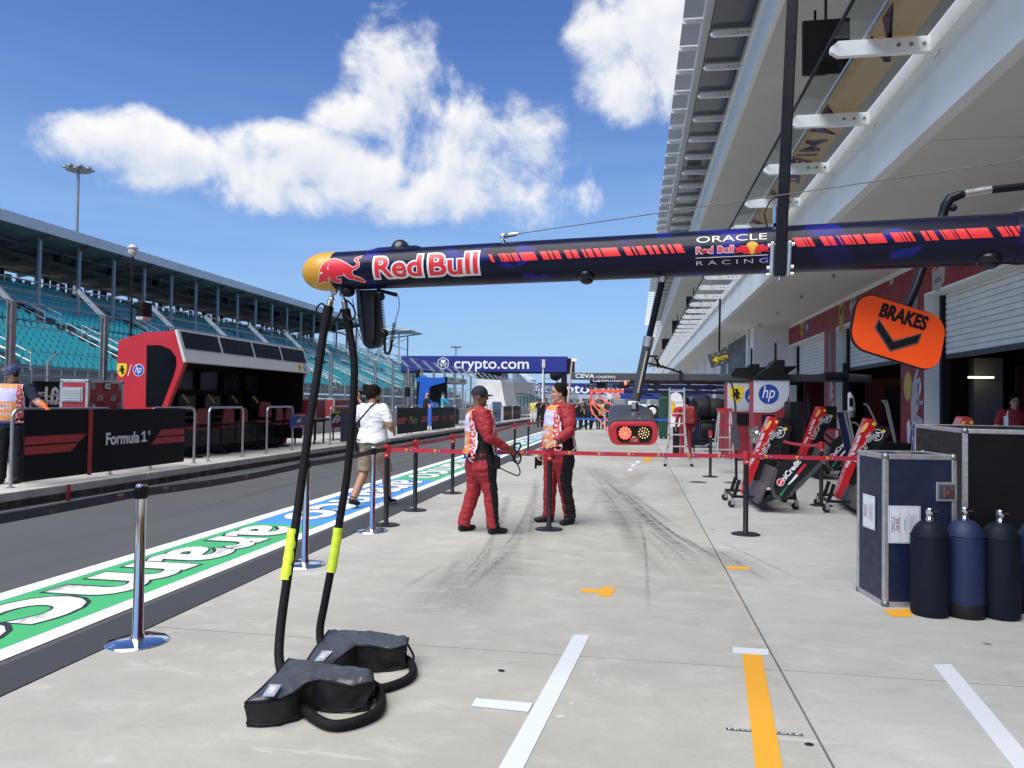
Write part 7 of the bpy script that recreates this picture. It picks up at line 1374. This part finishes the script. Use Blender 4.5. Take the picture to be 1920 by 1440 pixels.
def shell(b, flab, keep, off, name, mats, paintf, flare=0., parent=None):
    """clothing layer: part of the body surface lifted off it"""
    me = b.data; bm = bmesh.new(); mp = {}
    for p, k in zip(me.polygons, flab):
        if keep(k, p.center):
            vs_ = []
            for i in p.vertices:
                if i not in mp: v = me.vertices[i]; mp[i] = bm.verts.new(v.co+v.normal*(off+flare*max(0, 1.25-v.co.z)))
                vs_.append(mp[i])
            try: f = bm.faces.new(vs_); f.material_index = paintf(p.center); f.smooth = True
            except ValueError: pass
    for _ in range(6): bmesh.ops.smooth_vert(bm, verts=bm.verts[:], factor=.5, use_axis_x=True, use_axis_y=True, use_axis_z=True)
    m2 = bpy.data.meshes.new(name); bm.to_mesh(m2); bm.free(); [m2.materials.append(q) for q in mats]; o = bpy.data.objects.new(name, m2); col.objects.link(o); o.parent = b.parent if parent is None else parent; sd2 = o.modifiers.new('thickness', 'SOLIDIFY'); sd2.thickness = .004; sd2.offset = 1; return o
def project_text(root, target, lines, dirv, m, name='lettering'):
    """flat text laid on a curved garment. lines: (text, centre x, base z, height, width)"""
    bv = BVHTree.FromPolygons([v.co for v in target.data.vertices], [p.vertices for p in target.data.polygons]); m1 = MB(); d = Vector(dirv)
    for s, cx, z, h, w in lines:
        V, F, W = text2d(s, .02, 0, 1.); pts = []; sg = -1 if d.y > 0 else 1          # seen from behind (+y ray) text runs +x, from front it runs -x
        for x, y in V:
            p = Vector((cx+(x/W-.5)*w*(-sg), 0, z+y*h)) - d*1.0; h_ = bv.ray_cast(p, d); pts.append((h_[0]-d*.004) if h_[0] else p+d*.85)
        m1.add(pts, F)
    o = m1.build(name, m, root, local=True); return o
BIBR = mat('bib_red', (.50,.055,.06), .6, var=.2, sc=30); BIBO = mat('bib_orange', (.62,.25,.07), .55, var=.2, sc=16); BIBL = mat('bib_lilac', (.50,.48,.68), .55, var=.06); BIBN = mat('bib_navy', (.04,.04,.16), .6); BIBW = mat('bib_piping', (.66,.60,.62), .6)
BM = [BIBR, BIBO, BIBL, BIBN, BIBW]
def bibpaint(c):
    x, z = abs(c.x), c.z
    if x > .175: return 4
    if x > .115: return 4 if mnoise.noise(Vector((c.x*30, c.y*30, c.z*70))) > .22 else 0
    if z < .945: return 3
    if z > 1.41: return 1
    if z > 1.22: return 2
    return 1 if not (x < .07 and (1.10 < z < 1.19 or 1.02 < z < 1.06) and (int((c.x+1)*50) % 2)) else 2
def bibkeep(k, c): return k in ('top','side') and abs(c.x) < .19 and c.z > .895 and (c.z < 1.47)
def cap(root, hc, hr_, m, brimm=None, back=False, tilt=0):
    o = MB(); g_ = []
    for i in range(8):
        a = math.pi/2*i/7; rr = math.cos(a); row = []
        for k in range(25): b = 2*math.pi*k/24; row.append(hc+hr_ @ Vector((.084*rr*math.cos(b), .106*rr*math.sin(b)-.004, .022+.112*math.sin(a))))
        g_.append(row)
    o.sheet(g_, 0, True); c = o.build('cap', m, root, local=True)
    br_ = MB(); g_ = []
    for i in range(6):
        t_ = i/5; g_.append([hc+hr_ @ Vector(((.078-.004*t_)*math.sin(a)*(1-.1*t_*t_), .098*math.cos(a)*.9+.075*t_*math.cos(a)+.01, .028-.012*t_-.018*abs(math.sin(a))**2)) for a in [-1.15+2.3*k/12 for k in range(13)]])
    br_.sheet(g_, 0, True); br_.sheet([[p-Vector((0,0,.004)) for p in r] for r in g_][::-1], 0, True); br_.build('brim', brimm or m, c, local=True); return c
def hair(root, hc, hr_, m, vol=.012, low=-.03, back=-.07, seed=0, front=.075):
    o = MB(); g_ = []
    for i in range(12):
        row = []
        for k in range(33):
            b = 2*math.pi*k/32; fr = (1+math.sin(b))/2; lo = back+(front-back)*(fr**2.2); lo = lo if abs(math.cos(b)) < .8 or fr > .6 else min(lo, low)
            t_ = i/11; z = lo+(.125+vol-lo)*math.sin(t_*math.pi/2); zz = max(-.9, min(.999, (z-.01)/(.122+vol))); rr = math.sqrt(max(0, 1-zz*zz)) if z > .02 else 1-.25*((z-.02)/.1)**2
            nz = vol*1.1*mnoise.noise(Vector((math.cos(b)*6+seed, math.sin(b)*6, z*45)))
            row.append(hc+hr_ @ Vector(((.076+vol*.8+nz)*rr*math.cos(b), (.097+vol*.8+nz)*rr*math.sin(b)-.006, z)))
        g_.append(row)
    o.sheet(g_, 0, True); return o.build('hair', m, root, local=True)
# --- capped marshal, seen from behind
def ovp(l, c):
    if l == 'top': return 'side' if (abs(c.x) > .10 and c.y < .09 and c.z < 1.30) or (c.z < .99 and c.x > .03) else 'top'
    if l == 'leg' or l == 'shin': return 'legs' if (abs(c.x) > .12 and c.y > -.12) else 'leg'
    if l == 'arm': return 'arm'
    return l
OC = dict(skin=SKIN, top=OV, side=OVB, arm=OV, fore=OV, leg=OV, shin=OV, legs=OVB, shoe=SHOE, lip=LIP, eye=EYEM, brow=HAIRD)
c1_ = dict(OC, skin=SKIN3, lip=SKIN3, brow=SKIN3)
def ovp1(l, c):
    if l in ('leg','shin'): return 'legs' if c.x > .02 and c.y > .17*(.91-c.z)+.012 else 'leg'
    if l == 'top': return 'side' if (c.x > .06 and c.y > -.10 and c.z < 1.22) else 'top'
    return l
r1, b1_, f1_, hc, hr_ = person('person', 'marshal in red overalls, dark cap and printed bib standing left of the middle post', (-1.80,8.70,0), R(-66), dict(er=(.31,.02,1.16), wr=(.22,.27,1.03), el=(-.28,.08,1.16), wl=(-.10,.29,1.04), ar=(.13,.14,.09), al=(-.13,-.17,.09), kr=(.13,.10,.50), kl=(-.12,-.05,.50), tr=.2, tl=.5, curl=.7, nr=(-1,0,-.1), nl=(1,0,-.1)), c1_, ovp1, vox=.0085, S=.985, girth=1.30, lean=(0,-.03), head=(-.25,.0), bag=1.28, fold=.010)
v1 = shell(b1_, f1_, bibkeep, .020, 'bib', BM, bibpaint, .05)
project_text(r1, v1, [('LARA',.01,1.335,.035,.12), ('REDI',.01,1.245,.04,.13), ('PIT',.0,1.08,.085,.13), ('LTR',.0,1.015,.045,.12)], (0,1,0), WTXT); 
cap(r1, hc, hr_, mat('cap_navy', (.014,.016,.026), .75, spec=.25))
gl_ = MB(); gl_.tube([hc+hr_ @ Vector((.079*math.cos(a), .094*math.sin(a), .004)) for a in [R(8)+R(164)*k/14 for k in range(15)]], [(.004,.011)]*15, 8); gl_.build('sunglasses', BLKG, r1, local=True)
rd = MB(); rd.box(.20,.25,.12,.19,.78,.93); rd.build('belt_radio', BLACK, r1, bevel=.008, local=True)
m1 = MB(); m1.tube(cat([(.05,-.16,.90),(.12,-.14,.87),(.18,.0,.80),(.21,.12,.81)], 6), .006, 6); m1.build('white_cord', WTXT, r1, local=True)
W1 = r1.matrix_basis
def world(root, p): return Matrix.Translation(root.location) @ Matrix.Rotation(root.rotation_euler[2], 4, 'Z') @ (Vector(p)*root.scale[0])
cl = thing('cable_loop', 'black looped cable held in front of the capped marshal', 'cable', world(r1, (.15,.45,.9)))
MB().tube(cat([world(r1,p) for p in ((.16,.36,1.06),(.15,.44,1.08),(.14,.46,1.03),(.16,.40,.96),(.17,.37,.88),(.18,.43,.84),(.16,.46,.92),(.15,.40,.99),(.16,.36,1.04))], 5), .011, 8).build('loop', BLACK, cl)
MB().tube(cat([world(r1,p) for p in ((.20,.14,.82),(.22,.30,.74),(.2,.42,.70),(.18,.44,.78),(.18,.32,.98))], 5), .008, 6).build('lead', BLACK, cl)
# --- bareheaded marshal by the post
def ovp2(l, c):
    if l in ('leg','shin'): return 'legs' if c.x < -.15 and c.y < .07 else 'leg'
    if l == 'top': return 'side' if (c.x < -.08 and c.y < .07 and c.z < 1.28) or c.z < .97 and c.x < -.05 else 'top'
    if l == 'fore' and c.z < 1.075 and c.x < -.2 and c.y > .2: return 'side'
    return l
r2, b2p, f2_, hc, hr_ = person('person', 'bareheaded marshal in red overalls and printed bib with one hand on the middle post', (-.95,9.62,0), R(124), dict(el=(-.33,.04,1.17), wl=(-.37,.25,1.035), dl=(-.1,1,-.25), nl=(.1,-.1,-1), er=(.29,.0,1.15), wr=(.24,.12,.90), ar=(.12,.08,.09), al=(-.12,-.10,.09), kr=(.11,.07,.50), kl=(-.11,-.02,.50), tr=-.25, tl=.35, curl=.5), OC, ovp2, vox=.0085, S=1.025, girth=1.22, head=(-.30,.04), bag=1.26, fold=.010)
v2 = shell(b2p, f2_, bibkeep, .022, 'bib', BM, bibpaint, .07)
project_text(r2, v2, [('DAMIAN',0,1.345,.032,.15), ('FIDAN',0,1.255,.036,.14), ('PIT',0,1.08,.085,.13), ('LANE',0,1.015,.045,.12)], (0,-1,0), WTXT)
hair(r2, hc, hr_, HAIRD, .007, .0, -.045, 2, .088)
m1 = MB(); m1.box(-.03,.03,-.03,.03,-.02,.02); bdg = m1.build('sleeve_badge', [WTXT], r2, local=True); bdg.location = (-.268,.035,1.30); bdg.rotation_euler = (0,.2,.0); bdg.scale = (.35,1.1,1)
m1 = MB(); m1.tube(cat([(-.17,.13,.93),(-.24,.0,.90),(-.19,-.13,.97),(-.1,-.17,1.0)], 6), .006, 6); m1.build('white_cord', WTXT, r2, local=True)
dv = thing('handheld_device', 'black handheld device in the lowered hand of the bareheaded marshal', 'device', world(r2,(.23,.17,.72))); p = world(r2,(.24,.16,.76)); MB().obox(p, ((.035,.0,0),(0,.05,0),(0,0,.055))).build('body', BLACK, dv, bevel=.012); MB().obox(p+Vector((-.045,-.02,-.02)), ((.012,0,0),(0,.03,0),(0,0,.075))).build('pad', BLACK, dv, bevel=.006); MB().tube([p+Vector((-.03,0,.05)), p+Vector((0,0,.10)), p+Vector((.03,0,.05))], .009, 8).build('handle', BLACK, dv)
# --- person in white shirt walking off
def shp(l, c):
    if l == 'arm': return 'top' if c.z > 1.24 else 'skin'
    if l == 'fore': return 'skin'
    if l == 'top': return 'top' if c.z > .93 else 'leg'
    if l == 'leg': return 'leg' if c.z > .52 else 'skin'
    if l == 'shin': return 'leg' if c.z > .50 else 'skin' if c.z > .13 else 'sock'
    if l == 'shoe': return 'sole' if c.z < .035 else 'shoe'
    return l
r3, b3, f3_, hc, hr_ = person('person', 'dark haired person in white shirt and khaki shorts walking along the painted lane', (-3.77,10.43,0), R(-14), dict(er=(.31,-.02,1.18), wr=(.24,.20,1.10), el=(-.30,-.06,1.17), wl=(-.28,.10,1.0), ar=(.09,.30,.095), al=(-.10,-.32,.12), kr=(.10,.22,.51), kl=(-.10,-.04,.50), tr=-.15, tl=.1, ll=.035, curl=.6), dict(skin=SKIN2, top=TEE, leg=KHAKI, shoe=SHOE, sole=WTXT, sock=SHOE, lip=LIP, eye=EYEM, brow=HAIRD), shp, vox=.009, S=1.0, girth=1.12, head=(-.85,-.05), fold=.010)
hem = shell(b3, f3_, lambda k, c: k == 'top' and c.z < 1.15 and c.z > .90, .012, 'shirt_hem', [TEE], lambda c: 0, .12)
legs_ = shell(b3, f3_, lambda k, c: k == 'leg' and c.z < .80, .012, 'shorts_leg', [KHAKI], lambda c: 0, .02)
hair(r3, hc, hr_, HAIRD, .022, -.05, -.09, 5, .06); m1 = MB(); m1.ell(hc+hr_ @ Vector((0,.055,-.088)), (.045,.036,.030), 12, 8, rot=hr_); m1.build('beard', HAIRD, r3, local=True)
gl_ = MB(); gl_.tube([hc+hr_ @ Vector((.079*math.cos(a), .094*math.sin(a), .006)) for a in [R(8)+R(164)*k/14 for k in range(15)]], [(.0025,.003)]*15, 6); gl_.build('glasses', BLACK, r3, local=True)
cm_ = thing('slung_camera', 'black camera with long lens slung at the hip of the white shirted person', 'camera', world(r3,(-.26,-.10,1.0))); p = world(r3,(-.27,-.08,1.10)); q = world(r3,(-.20,-.16,.80))
MB().obox(p, ((.075,0,0),(0,.04,0),(0,0,.05))).build('camera_body', BLACK, cm_, bevel=.012); MB().tube([p+Vector((.01,-.02,-.02)), p.lerp(q,.25), p.lerp(q,.5), p.lerp(q,.52), q], [.045,.042,.042,.052,.058], 16).build('lens', BLACK, cm_); MB().tube(cat([world(r3,a) for a in ((-.25,-.11,1.13),(-.13,-.165,1.24),(.0,-.155,1.38),(.06,-.10,1.475),(.07,.0,1.50))], 5), [(.017,.004)]*21, 8).build('strap', CLOTHB, cm_)
# --- marshal with orange glove at the railing
def mp4(l, c):
    if l == 'arm': return 'top'
    if l == 'fore': return 'skin' if c.x > -.42 else 'glove'
    if l == 'skin' and c.x < -.40: return 'glove'
    if l == 'skin' and c.z < 1.2 and c.x > .2: return 'glove'
    return l
r4, b4, f4_, hc, hr_ = person('person', 'marshal in cap and earmuffs with an orange glove on the railing at the left edge', (-9.12,9.75,.235), R(197), dict(el=(-.36,.05,1.22), wl=(-.50,.09,1.14), dl=(-.4,.6,-.5), nl=(.2,-.3,-1), er=(.30,.06,1.18), wr=(.33,.16,1.40), curl=.8, ar=(.13,0,.09), al=(-.12,.03,.09)), dict(skin=SKIN, top=CLOTHN, arm=CLOTHN, fore=SKIN, glove=ORANGE, leg=CLOTHB, shin=CLOTHB, shoe=SHOE, lip=LIP, eye=EYEM, brow=HAIRD), mp4, vox=.009, girth=1.2, head=(-.75,-.15), bag=1.15)
v4 = shell(b4, f4_, bibkeep, .018, 'bib', BM, bibpaint, .03); project_text(r4, v4, [('PIT MARSHAL',0,1.28,.03,.2), ('PIT',0,1.08,.085,.13)], (0,-1,0), MATS['navy_paint']); cap(r4, hc, hr_, mat('cap_blue', (.018,.035,.12), .7))
for x in (-.085,.085): m1 = MB(); m1.ell(hc+hr_ @ Vector((x,-.005,-.005)), (.03,.042,.05), 12, 8, rot=hr_); m1.build('earmuff', BLACK, r4, local=True)
m1 = MB(); m1.tube(cat([(.07,.11,1.46),(.05,.17,1.25),(.01,.185,1.08),(-.03,.17,1.25),(-.07,.11,1.46)], 6), [(.008,.003)]*25, 6); m1.build('lanyard', CYAN, r4, local=True); gl_ = MB(); gl_.tube([hc+hr_ @ Vector((.079*math.cos(a), .094*math.sin(a), .004)) for a in [R(8)+R(164)*k/14 for k in range(15)]], [(.004,.012)]*15, 8); gl_.build('sunglasses', mat('blue_lens', (.01,.04,.16), .1), r4, local=True)
# --- others
STD = dict(skin=SKIN, top=CLOTHB, arm=CLOTHB, fore=SKIN, leg=CLOTHB, shin=CLOTHB, shoe=SHOE, lip=LIP, eye=EYEM, brow=HAIRD)
def tee(l, c): return 'skin' if l == 'arm' and c.z < 1.24 else l
p5 = PX(795,790,-9.15); r5, *_, hc, hr_ = person('person', 'person in black shirt and headphones looking at a phone behind the script board', (p5.x,p5.y,.235), R(-50), dict(er=(.28,.12,1.12), wr=(.14,.36,1.18), el=(-.28,.12,1.12), wl=(-.12,.36,1.18)), STD, tee, vox=.014, lean=(0,.12), head=(0,-.35), S=.95)
for x in (-.085,.085): m1 = MB(); m1.ell(hc+hr_ @ Vector((x,-.005,-.005)), (.03,.042,.05), 10, 8, rot=hr_); m1.build('headphone', BLACK, r5, local=True)
m1 = MB(); m1.tube([hc+hr_ @ Vector((.088*math.cos(a), -.005, .13*math.sin(a))) for a in [math.pi*k/10 for k in range(11)]], .010, 6); m1.build('headband', BLACK, r5, local=True); q = world(r5,(0,.47,1.2)); tag(MB().obox(q, ((.04,0,0),(0,.006,0),(0,0,.07))).build('phone', BLACK, bevel=.004), 'black phone held by the person in headphones', 'phone')
p6 = PX(830,790,-9.7); r6, *_, hc, hr_ = person('person', 'person in cyan long sleeves and cap reaching into the blue pit stand', (p6.x,p6.y,.235), R(-65), dict(er=(.27,.22,1.20), wr=(.20,.46,1.05), el=(-.26,.28,1.36), wl=(-.22,.58,1.42)), dict(STD, top=CYAN, arm=CYAN, fore=CYAN, leg=CLOTHN, shin=CLOTHN), None, vox=.014, head=(-.1,-.1)); cap(r6, hc, hr_, CLOTHN)
p7 = PY(1903,800,14.3); r7, b7, f7, hc, hr_ = person('person', 'dark haired person in red and white team shirt inside the nearest garage', (p7.x,14.3,0), R(160), dict(er=(.27,.05,1.16), wr=(.20,.25,1.1), el=(-.27,.05,1.16), wl=(-.2,.25,1.1)), dict(STD, top=OV, arm=OV, pale=WTXT), lambda l, c: 'pale' if l == 'top' and c.z > 1.2 and .10 < c.x < .17 else tee(l, c), vox=.011, S=1.03, head=(.1,-.1)); hair(r7, hc, hr_, HAIRD, .012, -.02, -.06, 8)
p8 = PY(1286,828,22.0); r8, b8, f8, hc, hr_ = person('person', 'person in red team overalls behind the tall aluminium ladder', (p8.x,22.0,0), R(15), {}, dict(STD, top=OV, arm=OV, fore=OV, leg=DRED, shin=DRED), None, vox=.013, S=.99); hair(r8, hc, hr_, HAIRD, .012, -.02, -.06, 3)
v8 = MB(); v8.box(-.2,.2,-.22,-.10,1.0,1.5); tag(v8.build('backpack', mat('pack_red', (.36,.05,.05), .6, var=.4, sc=12), bevel=.06), 'round cornered red backpack worn by the person behind the ladder', 'backpack'); bpk = bpy.data.objects['backpack']; bpk.location = (p8.x,22.0,0); bpk.rotation_euler[2] = R(15)
p10 = PX(674,800,-9.5); r10, *_, hc, hr_ = person('person', 'photographer in dark shirt raising a camera behind the right hose', (p10.x,p10.y,.235), R(160), dict(er=(.24,.22,1.30), wr=(.08,.26,1.55), el=(-.24,.22,1.30), wl=(-.08,.26,1.55)), STD, tee, vox=.014, S=.93); hair(r10, hc, hr_, HAIRD); q = world(r10,(0,.25,1.64)); pc = thing('raised_camera', 'black camera raised by the photographer behind the right hose', 'camera', q); MB().obox(q, ((.08,0,0),(0,.04,0),(0,0,.05))).build('body', BLACK, pc, bevel=.01); MB().cyl(q, q+Vector((.08,-.22,0)), .05, n=12).build('lens', BLACK, pc)
# distant crowd: three figures reused with their own clothes
base = []
for i in range(3):
    J = ({}, dict(er=(.26,.15,1.2), wr=(.08,.30,1.45), el=(-.26,.15,1.2), wl=(-.08,.30,1.45)), dict(ar=(.2,.1,.09), kr=(.16,.1,.5)))[i]
    base.append((J,))
cloths = [(1070,CLOTHB,CLOTHB,44,0),(1083,CLOTHB,CLOTHN,43,1),(1094,CLOTHB,CLOTHB,45,1),(1103,CLOTHN,CLOTHB,43.4,0),(1116,CLOTHB,CLOTHB,44.5,2),(1127,mat('tee_yellow',(.5,.5,.12),.8),CLOTHB,45,1),(1141,CLOTHN,CLOTHN,43,0),(999,mat('tee_yellow',(.5,.5,.12),.8),TEE,52,0),(1007,TEE,TEE,55,2),(1012,CLOTHB,CLOTHB,47,0),(1022,CLOTHB,CLOTHB,45,1)]
wordsL = ['black clad onlooker just right of the bareheaded marshal, leftmost behind the blue tape', 'black clad onlooker raising both hands, second behind the blue tape', 'black clad onlooker raising a camera, third behind the blue tape', 'navy shirted onlooker fourth behind the blue tape', 'black clad onlooker standing astride under the orange hoses', 'yellow shirted onlooker among the orange hoses', 'navy clad onlooker nearest the signal light', 'distant person in yellow shirt and pale trousers on the pit lane', 'distant person all in white on the pit lane', 'distant person in black beside the one in white', 'distant person in black raising both hands, nearest the bareheaded marshal']
for i, (px, top_, leg_, Y, v) in enumerate(cloths):
    q = PY(px, 800, Y); rr, *_, hc, hr_ = person('person', wordsL[i], (q.x, Y, 0), R(random.choice((170,150,200,180))), base[v][0], dict(STD, top=top_, arm=top_, leg=leg_, shin=leg_), tee, vox=.026, S=random.uniform(.96,1.03), group='onlookers far down the pit lane', hands=False, fold=0)
    if i % 3: hair(rr, hc, hr_, HAIRD)
    else: cap(rr, hc, hr_, CLOTHN)
